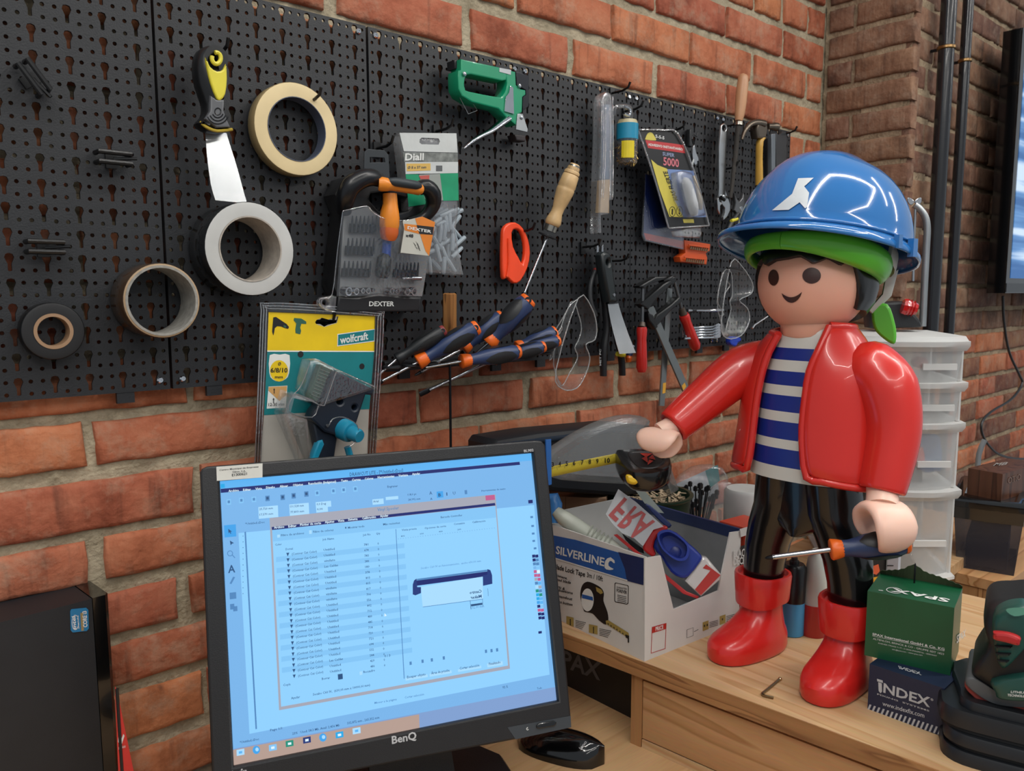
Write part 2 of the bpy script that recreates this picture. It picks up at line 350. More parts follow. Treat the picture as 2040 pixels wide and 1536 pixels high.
# step in the wall: dark pier face (normal -x) and the further wall parallel to the first
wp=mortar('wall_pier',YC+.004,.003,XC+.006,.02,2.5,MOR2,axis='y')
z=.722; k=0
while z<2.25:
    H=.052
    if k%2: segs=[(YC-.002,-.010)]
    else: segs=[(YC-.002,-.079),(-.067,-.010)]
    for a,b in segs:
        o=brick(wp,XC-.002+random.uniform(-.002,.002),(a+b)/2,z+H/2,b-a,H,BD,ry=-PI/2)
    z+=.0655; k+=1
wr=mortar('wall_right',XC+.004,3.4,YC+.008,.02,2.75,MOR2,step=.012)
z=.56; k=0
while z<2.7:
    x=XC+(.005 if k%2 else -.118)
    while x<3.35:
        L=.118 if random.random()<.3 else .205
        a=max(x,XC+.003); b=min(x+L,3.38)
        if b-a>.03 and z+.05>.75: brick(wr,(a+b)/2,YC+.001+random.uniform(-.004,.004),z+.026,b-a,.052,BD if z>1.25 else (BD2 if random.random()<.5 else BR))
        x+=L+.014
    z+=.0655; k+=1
# floor
fm=C('grey_floor','6d6a66',rough=.6,var=.1,scale=6); mb=MB(); mb.box((.6,-1.9,-.02),(6,4.6,.04)); ob('floor',mb,fm,kind='structure')
# ================= perforated tool board =================
BZ0,BZ1=1.2715,1.767; PX=[.050,.3442,.6390,.929,1.2165,1.5045,1.80]; BY=-.020
def panelmesh(W_,H_):
    nc,nr=24,36; cw=W_/nc; chh=H_/nr; mb=MB(); T=.0035
    def cell(x,z,kh):
        cx,cz=x+cw/2,z+chh/2; N=8
        sq=[(x+cw,cz),(x+cw,z+chh),(cx,z+chh),(x,z+chh),(x,cz),(x,z),(cx,z),(x+cw,z)]
        r=min(cw,chh)*(.2 if not kh else .40)
        hole=[(cx+r*math.cos(PI/4*i),cz+r*math.sin(PI/4*i)) for i in range(N)]
        if kh==2:   # slot part under a keyhole
            s_=r*.42; hole=[(cx+s_,cz),(cx+s_,z+chh),(cx,z+chh),(cx-s_,z+chh),(cx-s_,cz),(cx-s_,z+chh*.45),(cx,z+chh*.4),(cx+s_,z+chh*.45)]
        if kh==1:
            s_=r*.42; hole=[(cx+r,cz),(cx+r*.7,cz+r*.8),(cx,cz+r),(cx-r*.7,cz+r*.8),(cx-r,cz),(cx-s_,z),(cx,z),(cx+s_,z)]
            sq[5]=(x,z); sq[7]=(x+cw,z)
        vs=[V((a,0,b)) for a,b in sq]+[V((a,0,b)) for a,b in hole]+[V((a,T,b)) for a,b in hole]
        fs=[]
        for i in range(N):
            j=(i+1)%N
            if kh==1 and i in (5,6): # open bottom into the slot
                if i==5: continue
                continue
            if kh==2 and i in (1,2): continue
            fs.append((i,j,8+j,8+i)); fs.append((8+i,8+j,16+j,16+i))
        if kh==1: fs+= [(5,13,13,5)][:0]
        if kh==1:
            vs+=[V((cx-s_,0,z)),V((cx+s_,0,z))]; fs+=[(4,5,24,12),(7,0,8,25)][:0]
        mb.add(vs,fs)
    for c in range(nc):
        for r in range(nr):
            x=c*cw; z=r*chh
            if c%3==1:
                kh=1 if r%2 else 2
            else: kh=0
            cell(x,z,kh)
    # rim
    w2,h2=W_,H_
    for a,b in (((0,0),(w2,0)),((w2,0),(w2,h2)),((w2,h2),(0,h2)),((0,h2),(0,0))):
        mb.add([V((a[0],0,a[1])),V((b[0],0,b[1])),V((b[0],.012,b[1])),V((a[0],.012,a[1]))],[(0,3,2,1)])
    for tx in (.18,.82): mb.box((W_*tx,.004,-.006),(.02,.006,.014))
    me=bpy.data.meshes.new('perforated_sheet'); me.from_pydata([p for p in mb.v],[],mb.f); me.materials.append(BOARD); me.update(); return me
PW=.2908; pme=panelmesh(PW,BZ1-BZ0)
scm=MB(); scm.lathe((0,0,0),(0,-1,0),[(0,.0042),(.0012,.0042),(.0026,.0030),(.0026,.0013),(.0016,.0012)],n=10)
scme=bpy.data.meshes.new('screw'); scme.from_pydata([p for p in scm.v],[],scm.f); scme.materials.append(CHROME); scme.update()
plabels=['leftmost perforated black board panel with insulating tape and empty hooks','second board panel from the left, holding putty knife and tape rolls','third board panel from the left, behind the bit set case and wall plugs','fourth board panel from the left, behind the orange cutter and wooden file handle','fifth board panel from the left, behind the glue packs and clamps','sixth board panel from the left, beside the helmet, behind hammer and wrench']
for i in range(-1,6):
    x=PX[0]-.2942 if i<0 else PX[i]
    e=thing('pegboard_panel',plabels[i] if i>=0 else 'perforated black board panel further left, past the photo edge','pegboard',(x+PW/2,BY,BZ0),group='black perforated tool board panels')
    o=bpy.data.objects.new('perforated_sheet',pme); COL.objects.link(o); par(o,e,V((x,BY,BZ0)))
    for sx in (.012,PW-.012):
        for sz in ((.012,BZ1-BZ0-.010)):
            s_=bpy.data.objects.new('screw',scme); COL.objects.link(s_); par(s_,e,V((x+sx,BY-.0005,BZ0+sz)))
PB=.020  # board face offset from the wall
# ================= desk, shelf, drawer unit =================
DESKW=woodmat('light_desk_laminate',srgb('c8a378'),srgb('bb9468'),'x',1.6,.5); PINE=woodmat('pine_board',srgb('cba981'),srgb('b88f63'),'y',1.0,.42); PINEV=woodmat('pine_board_upright',srgb('b98a5c'),srgb('7f5433'),'z',1.6,.45); PINEX=woodmat('pine_board_long',srgb('c09468'),srgb('96683f'),'x',1.2,.45)
EDGE=woodmat('pine_edge',srgb('a87b50'),srgb('7d5535'),'y',1.2,.5,22)
WAL=woodmat('walnut_veneer',srgb('5b3a2a'),srgb('3c241a'),'z',1.6,.35,12)
t=thing('desk','long workbench desk with pale wood-grain top under the monitor','desk',(.9,-.55,0))
mb=MB(); mb.box((.42,-.47,ZD-.0125),(2.04,.90,.025)); ob('desk_top',mb,DESKW,t)
for x in (-.5,.5,1.38):
    for y in (-.85,-.10):
        mb=MB(); mb.box((x,y,(ZD-.025)/2),(.05,.05,ZD-.025)); ob('leg',mb,DARK,t)
# raised shelf (stands on the drawer unit) : front edge runs almost square to the wall
E0=Zq(1124,1261,ZT); E1=Zq(1760,1494,ZT); ed=(E1-E0).normalized(); en=V((-ed.y,ed.x,0)); 
if en.x<0: en=-en
A0=E0-ed*.05; A1=E1+ed*.12
TS=.024
sh=thing('raised_shelf','pale pine raised shelf carrying the toy figure and the boxes','shelf',(A0+A1)/2+en*.2-V((0,0,TS)))
c=[A0,A1,A1+en*.58,A0+en*.58]
mb=MB(); bv=.002; mb.hexa([p-V((0,0,TS)) for p in c],c); ob('shelf_board',mb,PINE,sh,smooth=0)
mb=MB(); mb.hexa([p-V((0,0,TS)) for p in (c[0]-en*.001,c[1]-en*.001,c[1],c[0])],[p-V((0,0,.0006)) for p in (c[0]-en*.001,c[1]-en*.001,c[1],c[0])]); ob('front_edge',mb,EDGE,sh,'brown cut edge of the shelf with knots',smooth=0)
# drawer unit under the shelf
pf=Plane(A0+en*.006,en); D0=pf(1258,1354); D0.z=ZT-TS
def onf(d,z,back=0): return V((D0.x,D0.y,0))+ed*d+en*back+V((0,0,z))
du=thing('drawer_unit','pine drawer unit under the raised shelf, beside the mouse','drawers',onf(.2,ZD,.1))
mb=MB(); z0=ZD+.0; z1=ZT-TS-.0
mb.hexa([onf(0,z0),onf(.017,z0),onf(.017,z0,.4),onf(0,z0,.4)],[onf(0,z1-.002),onf(.017,z1-.002),onf(.017,z1-.002,.4),onf(0,z1-.002,.4)]); ob('side_panel',mb,PINEV,du,smooth=0)
mb=MB(); mb.hexa([onf(.45,z0),onf(.467,z0),onf(.467,z0,.4),onf(.45,z0,.4)],[onf(.45,z1),onf(.467,z1),onf(.467,z1,.4),onf(.45,z1,.4)]); ob('side_panel',mb,PINEV,du,smooth=0)
mb=MB(); mb.hexa([onf(.0185,z0+.014,.002),onf(.449,z0+.014,.002),onf(.449,z0+.014,.02),onf(.0185,z0+.014,.02)],[onf(.0185,z1-.008,.002),onf(.449,z1-.008,.002),onf(.449,z1-.008,.02),onf(.0185,z1-.008,.02)]); dr=ob('drawer_front',mb,woodmat('pine_drawer',srgb('bd9268'),srgb('a0744b'),'y',1.0,.45,12),du,smooth=0)
mb=MB(); mb.hexa([onf(.0185,z0+.0,.001),onf(.449,z0+.0,.001),onf(.449,z0+.0,.02),onf(.0185,z0+.0,.02)],[onf(.0185,z0+.012,.001),onf(.449,z0+.012,.001),onf(.449,z0+.012,.02),onf(.0185,z0+.012,.02)]); ob('base_rail',mb,PINE,du,smooth=0)
mb=MB(); mb.box(onf(.36,z1-.006,.004),(.012,.03,.006),rz=math.atan2(ed.y,ed.x)+PI/2); ob('hinge',mb,STEEL,du)
mb=MB(); mb.hexa([onf(.02,z0+.002,.38),onf(.449,z0+.002,.38),onf(.449,z0+.002,.39),onf(.02,z0+.002,.39)],[onf(.02,z1,.38),onf(.449,z1,.38),onf(.449,z1,.39),onf(.02,z1,.39)]); ob('back_panel',mb,PINEX,du)
# support block at the far end of the raised shelf, near the wall
mb=MB(); mb.box((1.15,-.12,(ZD+ZT-TS)/2),(.4,.02,ZT-TS-ZD)); ob('shelf_support',mb,PINEX,label='pine upright supporting the wall side of the raised shelf',cat='support')
# dark screw box lying under the shelf behind the mouse
def vpl(a,b): d=V(b)-V(a); return Plane(a,(d.y,-d.x,0))
t=thing('cardboard_box','black cardboard box under the shelf, partly hidden by the monitor','box',(.95,-.25,ZD))
mb=MB(); mb.box((.955,-.2225,ZD+.0475),(.12,.17,.095)); ob('carton',mb,C('black_card','141517',rough=.5),t)
pl=Plane((.895,-.3,.8),(-1,0,0)); mb=MB(); txt(mb,'SPAX',pl,(1100,1320),(1196,1355),(1102,1288),lift=.0006,bold=.03); ob('lettering',mb,C('dim_grey_print','5a5c60'),t)

# ================= monitor =================
X_=V((.930,-.3674,0)).normalized(); Y_=V((.097,.2476,.964)); Y_=(Y_-X_*Y_.dot(X_)).normalized(); MO=V((.3388,-.175,1.1806))
MP=Plane(MO,X_.cross(Y_)); MN=MP.n
def emat(name,h,s=1.0):
    if name in MC: return MC[name]
    m,t,n,b=_new(name); b.inputs['Base Color'].default_value=(.01,.01,.012,1); b.inputs['Roughness'].default_value=.35; b.inputs['Specular IOR Level'].default_value=.25
    b.inputs['Emission Color'].default_value=srgb(h)+(1,); b.inputs['Emission Strength'].default_value=s*2**-SC.view_settings.exposure; MC[name]=m; return m
mon=thing('monitor','black square-screen monitor lit with a cutting program, on the desk','monitor',(.56,-.24,ZD))
BZ=C('monitor_plastic','17181b',rough=.42,bump=.15,bscale=900,var=.04)
# glossy top of bezel etc.
outer=[(398,941),(402,934),(412,929),(1066,877),(1079,878),(1087,888),(1139,1436),(1138,1450),(1026,1474),(780,1521),(433,1590),(424,1585)]
hole=[(438,958),(1062,902),(1113,1397),(466,1528)]
mb=MB(); plate(mb,MP,[outer,hole[::-1]],.022,.0025,lift=.004); ob('bezel',mb,BZ,mon)
SO=.0
mb=MB()
q=[MP(x,y) for x,y in outer]
o2=[p-MN*.018 for p in q]; cc=sum(q,V((0,0,0)))/len(q)
r2=[cc+(p-cc)*.97-MN*.03 for p in q]; r3=[cc+(p-cc)*.72-MN*.062 for p in q]; r4=[cc+(p-cc)*.5-MN*.066 for p in q]
mb.loft([o2,r2,r3,r4]); ob('back_shell',mb,BZ,mon)
neck=cc-MN*.066-Y_*.05
st=MB(); st.hexa([V((neck.x-.05,neck.y-.02,ZD+.014)),V((neck.x+.05,neck.y-.06,ZD+.014)),V((neck.x+.065,neck.y-.02,ZD+.014)),V((neck.x-.03,neck.y+.02,ZD+.014))],[neck-X_*.045+MN*.01,neck+X_*.045+MN*.01,neck+X_*.045-MN*.012,neck-X_*.045-MN*.012]); ob('neck',st,BZ,mon)
bx=MB(); f_=V((MN.x,MN.y,0)).normalized(); nb=V((neck.x,neck.y,ZD)); 
ring=lambda z,k:[nb+X_*(a*k)+f_*(b*k)+V((0,0,z)) for a,b in smoothpts([(-.13,-.06),(.13,-.06),(.135,.10),(.10,.19),(-.10,.19),(-.135,.10)],4)]
bx.loft([ring(0,1),ring(.008,1),ring(.014,.97)]); ob('base',bx,BZ,mon)
# ------- lit screen -------
EL=[('screen_white','8fd0ff',1.0),('screen_bar','5cb2f2',1),('screen_navy','10206a',1),('screen_tool','78b4ea',1),('screen_row','82c4f5',1),('screen_tan','a4a6b4',1),('screen_ink','24507f',1),('screen_mid','4f86bd',1),('screen_taskbar','b59c90',1),('screen_sel','3ea2ea',1),('screen_pale','a9dcff',1),('screen_red','c05a8c',1),('screen_task_blue','7f9fd0',1),('screen_pure','dff4ff',1),('screen_dark_body','1a3478',1),('screen_green','18907a',1),('screen_cyan','1fa8e6',1)]
EM=[emat(*e) for e in EL]; EI={e[0][7:]:i for i,e in enumerate(EL)}
mb=MB()
LV=[0]
def lay(k=0): return -.003+.00008*k
def rct(x0,y0,x1,y1,c,k=1,fr=None):
    """axis-aligned in screen axes between two crop points"""
    f=fr or (lambda a,b:(a,b)); a=MP.ab(MP(*f(x0,y0),lay(k))); b=MP.ab(MP(*f(x1,y1),lay(k)))
    # screen axes e1,e2 of the plane differ slightly from X_,Y_
    def tow(P): d=P-MO; return d.dot(X_),d.dot(Y_)
    u0,v0=tow(MP(*f(x0,y0),lay(k))); u1,v1=tow(MP(*f(x1,y1),lay(k)))
    g=lambda u,v: MO+X_*u+Y_*v+MN*lay(k)
    mb.add([g(u0,v0),g(u1,v0),g(u1,v1),g(u0,v1)],[(0,1,2,3)],EI[c])
def tt(s,x0,y0,wd,h,c='ink',k=3,fr=None,bold=.01):
    f=fr or (lambda a,b:(a,b)); P=MP(*f(x0,y0),lay(k)); W_=(MP(*f(x0+wd,y0),lay(k))-P).length; H_=(MP(*f(x0,y0-h),lay(k))-P).length
    uv,fs=textmesh(s,bold,1); mb.add([P+X_*(u*W_)+Y_*(v*H_) for u,v in uv],fs,EI[c])
fA=lambda x,y:(400+x/4.8,880+y/4.8); fB=lambda x,y:(780+x/5.297,870+y/5.297); fC=lambda x,y:(430+x/4.315,1180+y/4.315); fD=lambda x,y:(780+x/3.784,1130+y/3.784)
def quadpx(pts,c,k=0): mb.add([MP(x,y,lay(k)) for x,y in pts],[(3,2,1,0)],EI[c])
quadpx([(438,958),(1062,902),(1113,1397),(466,1528)],'tool',0)
# title bar, menu bar
quadpx([(438,959),(1062,903),(1063.5,917),(439,974)],'bar',1)
quadpx([(439.5,974),(1035,920),(1036,926),(440,982)],'navy',2); rct(190,405,230,440,'cyan',2,fA)
tt('DRAWCUT LITE - [*Untitled.cDoc]',1425,330,510,34,'ink',3,fA)
for s_,x,y,wd in (('Archivo',265,482,100),('Editar',405,472,75),('Vista',522,462,65),('Diseño',625,450,85),('Alinear',755,438,80),('Objetos',880,426,98),('Resolución (Imágenes)',1030,412,265),('Texto',1342,385,66),('Curvas',1445,377,85),('Colores',1568,366,82),('Herramientas',1692,352,160),('Ventana',1890,335,92)): tt(s_,x,y,wd,22,'pure',4,fA,.03)
tt('Ayudar',218,405,85,22,'pure',4,fB,.03)
# toolbar icons
for x,y in ((270,575),(390,560),(510,550),(640,540),(785,530),(890,515),(1012,498),(1115,490),(1270,470),(1368,460),(1480,450)):
    rct(x-24,y-22,x+20,y+26,'mid' if x in(640,785,890,1012) else 'row',2,fA); rct(x-14,y-12,x+10,y+12,'ink' if x in (640,785,890,1012) else 'mid',3,fA)
tt('Engranar',1785,440,100,20,'ink',3,fA)
for s_,x,y,wd in (('25,720 mm',560,655,130),('17,570 mm',562,708,130),('131,528 mm',855,630,130),('77,893 mm',858,684,130),('0,0 Deg',1108,608,90),('0,00',1112,656,55),('Arial',1650,582,50)):
    rct(x-10,y-30,x+wd+50,y+12,'pale',2,fA); tt(s_,x,y,wd,20,'ink',3,fA)
rct(475,580,548,640,'sel',2,fB); tt('B',495,632,30,34,'ink',3,fB,.03); tt('I',580,622,10,34,'ink',3,fB); tt('U',650,614,26,34,'ink',3,fB); tt('A',400,612,30,34,'ink',3,fB); tt('A',410,668,22,24,'ink',3,fB); rct(770,565,800,605,'mid',3,fB); tt('Herramientas de texto',950,580,255,18,'ink',3,fB); tt('118,0 pt',172,622,90,20,'ink',3,fB); tt('28,992 mm',176,675,130,20,'ink',3,fB)
rct(-60,670,70,625,'pale',2,fB)
# canvas
quadpx([(475,1062),(1064,1006),(1095,1344),(497,1462)],'white',1)
quadpx([(487,1060),(490,1059),(512,1452),(509,1453)],'mid',2)
tt('*Untitled.cDoc',425,795,185,20,'ink',3,fA)
for i in range(26): y=900+i*110/ 2.0; rct(400,y,408,y+5,'ink',3,fA) if y<1500 else None
# left tool column
rct(222,800,340,905,'sel',2,fA)
for pts in ([(262,832),(298,860),(283,862),(292,876),(284,880),(275,865),(266,876)],[(278,945),(318,970),(300,974),(285,990)]):
    me_=[MP(*fA(*p),lay(4)) for p in pts]; mb.add(me_,[tuple(range(len(pts)))[::-1]],EI['ink'])
tt('A',262,1255,68,72,'ink',3,fA,.02)
mb_ring=[MP(*fA(280+28*math.cos(a),1068+28*math.sin(a)),lay(4)) for a in [2*PI*i/16 for i in range(16)]]; mb_r2=[MP(*fA(280+21*math.cos(a),1068+21*math.sin(a)),lay(4)) for a in [2*PI*i/16 for i in range(16)]]
mb.add(mb_ring+mb_r2,[(i,(i+1)%16,16+(i+1)%16,16+i) for i in range(16)],EI['mid']); mb.add([MP(*fA(*p),lay(4)) for p in ((298,1085),(304,1080),(330,1108),(324,1114))],[(0,1,2,3)],EI['mid'])
mb.add([MP(*fA(*p),lay(4)) for p in ((276,1355),(310,1290),(328,1296),(292,1362))],[(0,1,2,3)],EI['mid'])
rct(275,1445,340,1500,'mid',3,fA); rct(122,102,160,145,'mid',3,fC); rct(148,122,186,160,'mid',3,fC)
# ------- inner window -------
quadpx([(537,1032),(987,985),(1016,1332),(556,1415)],'tan',3)
quadpx([(541,1050),(986,1002),(987,1007),(542,1056)],'navy',4)
quadpx([(542,1056),(987,1008),(1012,1326),(560,1408)],'white',4)
quadpx([(542,1056),(987,1008),(988.5,1031),(544,1079)],'row',5)
rct(990,622,1092,665,'red',5,fB); tt('Vinyl Spooler',1690,665,205,30,'mid',5,fA)
for s_,x,y,wd in (('Archivo',700,832,100),('Editar',838,820,78),('Plotter de corte',950,806,202),('Ajustes',1187,780,90),('Vista',1310,768,63),('Sistema',1408,756,92),('Calibración',1543,742,132),('Ayudar',1715,722,80)): tt(s_,x,y,wd,22,'pure',6,fA,.03)
for s_,x,y,wd in (('Filtro de archivos',768,905,220),('Filtro de colores',1075,872,195),('Mostrar todo',1408,832,158),('Más recientes',1745,800,160),('Job Name',1165,945,110),('Job No',1550,902,75),('Qty',1678,888,38),('Color',712,995,62),('Dorsal',812,1038,68)): tt(s_,x,y,wd,20,'ink',7,fA)
rct(730,890,758,915,'pale',6,fA); rct(1035,848,1062,880,'pale',6,fA); rct(1380,815,1392,830,'ink',6,fA)
jn=['781','674','783','380','180','378','803','815','817','706','556','802','712','480','485','718','720','721','694','532','584','429','486']
nm=['Untitled','Untitled','vinilate','Las Celdas','Untitled','Untitled','Untitled','vinilate','vinilate','vinilate','Untitled','Untitled','Untitled','Untitled','Untitled','Untitled','Untitled','Untitled','Untitled','Untitled','Las Celdas','Untitled','Untitled']
for i in range(23):
    t_=i/22; ax=(1-t_)*(400+870/4.8)+t_*(430+708/4.315); ay=(1-t_)*(880+1085/4.8)+t_*(1180+728/4.315)
    if i%2: # row band
        bx0,by0=ax-22,ay-8; 
        P=MP(ax-32,ay+3,lay(5)); Q=MP(ax-32,ay-7.2,lay(5)); wv=X_*.147
        mb.add([P,P+wv,Q+wv,Q],[(0,1,2,3)],EI['row'])
    fP=lambda x,y:(x,y)
    tt('(Contour Cut Color)',ax,ay,50,4.6,'ink',7,fP)
    tt(nm[i],ax+63.5,ay-8.2,22 if 'Las' not in nm[i] else 27,4.6,'ink',7,fP)
    tt(jn[i],ax+144,ay-18.6,8.5,4.4,'ink',7,fP); tt('0',ax+171,ay-21,2.6,4.4,'ink',7,fP)
    mb.add([MP(ax-11+a,ay+b,lay(6)) for a,b in ((0,-4.5),(6,-5.2),(4.5,-1),(3,2.5),(1.5,-1))],[(0,1,2,3,4)],EI['ink'])
tt('0 / 3',1450,560,50,22,'ink',7,fC)
quadpx([(788,1054),(789.2,1054),(806,1352),(804.5,1352)],'mid',6)
for s_,x,y,wd in (('Vista previa',108,995,158),('Opciones de corte',350,975,228),('Conexión',658,932,115),('Calibración',852,912,140),('Barcode Controller',520,860,228)): tt(s_,x,y,wd,20,'ink',7,fB)
for x,y,s_ in ((100,1058,'800'),(300,1033,'600'),(500,1010,'400'),(695,988,'200')): tt(s_,x,y,40,15,'ink',7,fB)
for i in range(40): x=70+i*26; rct(x,1082-i*2.95*1.0,x+3,1074-i*2.95,'mid',6,fB)
tt('Secabo C60 IV en funcionamiento,  ancho 630,00 mm',310,1398,635,22,'mid',7,fB,0)
# plotter picture
def poly(pts,c,k,fr): mb.add([MP(*fr(*p),lay(k)) for p in pts],[tuple(range(len(pts)))[::-1]],EI[c])
poly([(190,88),(720,18),(722,30),(190,102)],'mid',6,fD); poly([(188,102),(735,30),(738,66),(190,140)],'navy',6,fD)
poly([(160,205),(160,130),(170,100),(188,86),(194,150),(222,150),(222,195),(180,212)],'dark_body',7,fD); poly([(688,62),(722,55),(722,14),(745,22),(758,60),(760,125),(690,140)],'dark_body',7,fD)
poly([(220,148),(686,70),(690,240),(235,300)],'pale',6,fD); poly([(235,298),(690,238),(690,242),(236,302)],'mid',7,fD)
for s_,x,y,wd in (('Centro',682,190,-94),('Maker',680,228,-84)): 
    P=MP(*fD(x,y),lay(8)); W_=(MP(*fD(x+wd,y),lay(8))-P).length; H_=(MP(*fD(x,y-22),lay(8))-P).length; uv,fs=textmesh(s_,.03,1); mb.add([P-X_*(u*W_)+Y_*(v*H_) for u,v in uv],[f[::-1] for f in fs],EI['ink'])
tt('132,00 mm',600,315,98,20,'mid',7,fD,0); rct(594,250,597,318,'ink',7,fD); rct(686,238,689,298,'ink',7,fD); rct(598,280,686,283,'ink',7,fD); rct(726,160,729,218,'ink',7,fD)
for s_,x,y,wd in (('Escapar objeto',118,838,140),('Área de prueba',300,808,138),('Cortar selección',514,772,148),('Finalizado',735,738,88)): rct(x-12,y+18,x+wd+14,y-30,'pale',6,fD); tt(s_,x,y,wd,19,'ink',7,fD)
for x,y in ((145,725),(235,710),(305,700),(395,685),(713,635),(755,630),(797,624)): rct(x-10,y-12,x+8,y+10,'mid',6,fD)
for s_,x,y,wd in (('Copia',580,808,62),('Borrar',912,754,70),('Recuadro',1270,695,98),('Ayudar',648,920,75),('Secabo C60 IV,  (630,00 mm x 10000,00 mm)',835,888,490),('Page 1/1',468,1195,100),('23%   Used: 58,3 Mb, Avail: 2,456 Mb',658,1225,405),('332,872 mm , 265,352 mm',1130,1135,275),('*Untitled.cDoc',205,1300,165)): tt(s_,x,y,wd,20,'ink',7,fC)
tt('Mover a la página',1365,960,190,18,'mid',7,fC); tt('Cortar selección',100,990,145,16,'mid',7,fD)
rct(1048,705,1092,745,'ink',6,fC); rct(1235,682,1260,708,'pale',6,fC); poly([(1450,178),(1450,210),(1458,203),(1470,202)],'pure',9,fC)
# right edge palette
pal=['navy','navy','navy','mid','mid','mid','tool','row','red','pure','red','red','tan','red','mid','bar','pale','tan','green','mid','cyan','green','cyan','bar','sel','bar','navy','row','red','red','navy','navy','navy','navy']
for i in range(17):
    for j in range(2):
        t_=i/16; x=(1060.5*(1-t_)+1073*t_)+j*6.3; y=1108*(1-t_)+1231*t_
        rct(x,y+3.2,x+5.4,y-3.4,pal[i*2+j],4,None)
rct(1445,705,1488,665,'navy',3,fB); rct(1108,502,1132,480,'navy',3,fD)
for x,y in ((1480,848),(1490,942),(1496,1022),(1502,1100),(1516,1178)): rct(x-14,y+12,x+12,y-12,'mid',3,fB)
# status + taskbar
quadpx([(464,1492),(1109,1368),(1112,1396),(466,1528)],'task_blue',2); quadpx([(464.5,1494),(835,1423),(836,1455),(466,1528)],'taskbar',3)
for x,y,c in ((212,1375,'pale'),(348,1355,'cyan'),(490,1335,'row'),(634,1300,'green'),(783,1270,'dark_body'),(920,1248,'cyan'),(1063,1225,'cyan'),(1210,1190,'pale')):
    if c=='cyan' and x<1000:
        mb.add([MP(*fC(x+32*math.cos(a),y+36*math.sin(a)),lay(5)) for a in [2*PI*i/14 for i in range(14)]],[tuple(range(13,-1,-1))],EI['sel']); mb.add([MP(*fC(x+6+15*math.cos(a),y-4+17*math.sin(a)),lay(6)) for a in [2*PI*i/12 for i in range(12)]],[tuple(range(11,-1,-1))],EI['pale'])
    else: rct(x-32,y+32,x+32,y-32,c,5,fC); rct(x-14,y+14,x+14,y-12,'pure' if c!='pale' else 'bar',6,fC)
tt('92 %',838,915,40,18,'ink',6,fD); tt('Todo',1098,922,36,15,'ink',6,fD)
scr=ob('screen',mb,EM,mon,'lit pale-blue screen showing two program windows with a job list and a plotter picture',smooth=0)
# asset tag, model lettering, brand lettering, controls
mb=MB(); pp(mb,MP,[(431,930),(523,923),(523,951),(432,958)],lift=.0052); tg=ob('asset_tag',mb,C('sticker_white','c9c9c2'),mon,'white paper asset sticker over the top left corner')
mb=MB(); txt(mb,'Centro Municipal de Empresas',MP,(437,938),(515,931),(437,935),.0054); txt(mb,'Gijon, S.A.',MP,(463,942),(490,940),(463,938.5),.0054); txt(mb,'E1300621',MP,(462,949),(492,946),(462,944),.0054,bold=.03); ob('tag_lettering',mb,INK,tg)
mb=MB(); txt(mb,'BL902',MP,(1044,901),(1063,899),(1043.5,896),.0044,bold=.02); txt(mb,'BenQ',MP,(781,1482),(830,1472),(780,1467),.0044,bold=.06); txt(mb,'SenseEye',MP,(462,1546),(492,1540),(461,1536),.0044,bold=.02)
ob('lettering',mb,C('silver_print','b5b7ba'),mon)
mb=MB(); pp(mb,MP,[(1011,1449),(1137,1426),(1138,1449),(1027,1473)],lift=.0044); cp=ob('control_strip',mb,C('slate_strip','34393e',rough=.4),mon,'slate grey strip with the power mark')
mb=MB(); plate(mb,MP,[(1069,1446),(1074,1441),(1104,1436),(1109,1439),(1108,1444),(1104,1447),(1075,1452),(1070,1451)],.003,.001,lift=.0065); ob('power_button',mb,BLKG,cp)
mb=MB(); rr_=ellipse(1051,1452,2.6,2.8,16); mb.add([MP(x,y,.0048) for x,y in rr_]+[MP(1051+(x-1051)*.6,1452+(y-1452)*.6,.0048) for x,y in rr_],[(i,(i+1)%16,16+(i+1)%16,16+i) for i in range(1,12)]); pp(mb,MP,[(1050.6,1448.5),(1051.4,1448.5),(1051.4,1452),(1050.6,1452)],.0049); ob('power_mark',mb,WHITE,cp)
# monitor gives off light
# ================= mouse =================
mo=thing('computer_mouse','glossy black computer mouse on the desk at the monitor corner','mouse',Zq(1115,1500,ZD))
Ma=Zq(1030,1478,ZD); Mb=Zq(1202,1525,ZD); ax=(Mb-Ma).normalized(); sd=V((-ax.y,ax.x,0)); ctr=(Ma+Mb)/2+sd*.004; Lm=(Mb-Ma).length/2
mb=MB(); rings=[]
for i in range(13):
    t_=-1+2*i/12; wdt=.030*math.sqrt(max(0,1-abs(t_)**2.6))+.0012; hh=.034*(1-abs((t_-.25)/1.25)**2.4)**.7 if abs((t_-.25)/1.25)<1 else .004; hh=max(hh,.005)
    o_=ctr+ax*(t_*Lm); rings.append([o_+sd*(wdt*math.cos(a))+V((0,0,max(0,hh*math.sin(a)) if a<=PI else 0)) for a in [PI*j/12 for j in range(13)]]+[o_+sd*(-wdt*.9)+V((0,0,.0)),o_+sd*(wdt*.9)])
mb.loft(rings); ob('shell',mb,BLKG,mo,smooth=50)
pm=Zq(1163,1508,ZD+.027); mb=MB(); Lp=Plane(ctr+V((0,0,.0345)),(.15,-.1,1)); txt(mb,'lenovo',Lp,(1158,1494),(1176,1470),(1153,1490),lift=.0015,bold=.03); ob('lettering',mb,C('silver_print','b5b7ba'),mo)
mb=MB(); mb.tube([ctr+ax*(-.2*Lm)+sd*0+V((0,0,.033)),ctr+ax*(-.55*Lm)+V((0,0,.029))],.0035,8); ob('scroll_wheel',mb,BLK,mo)
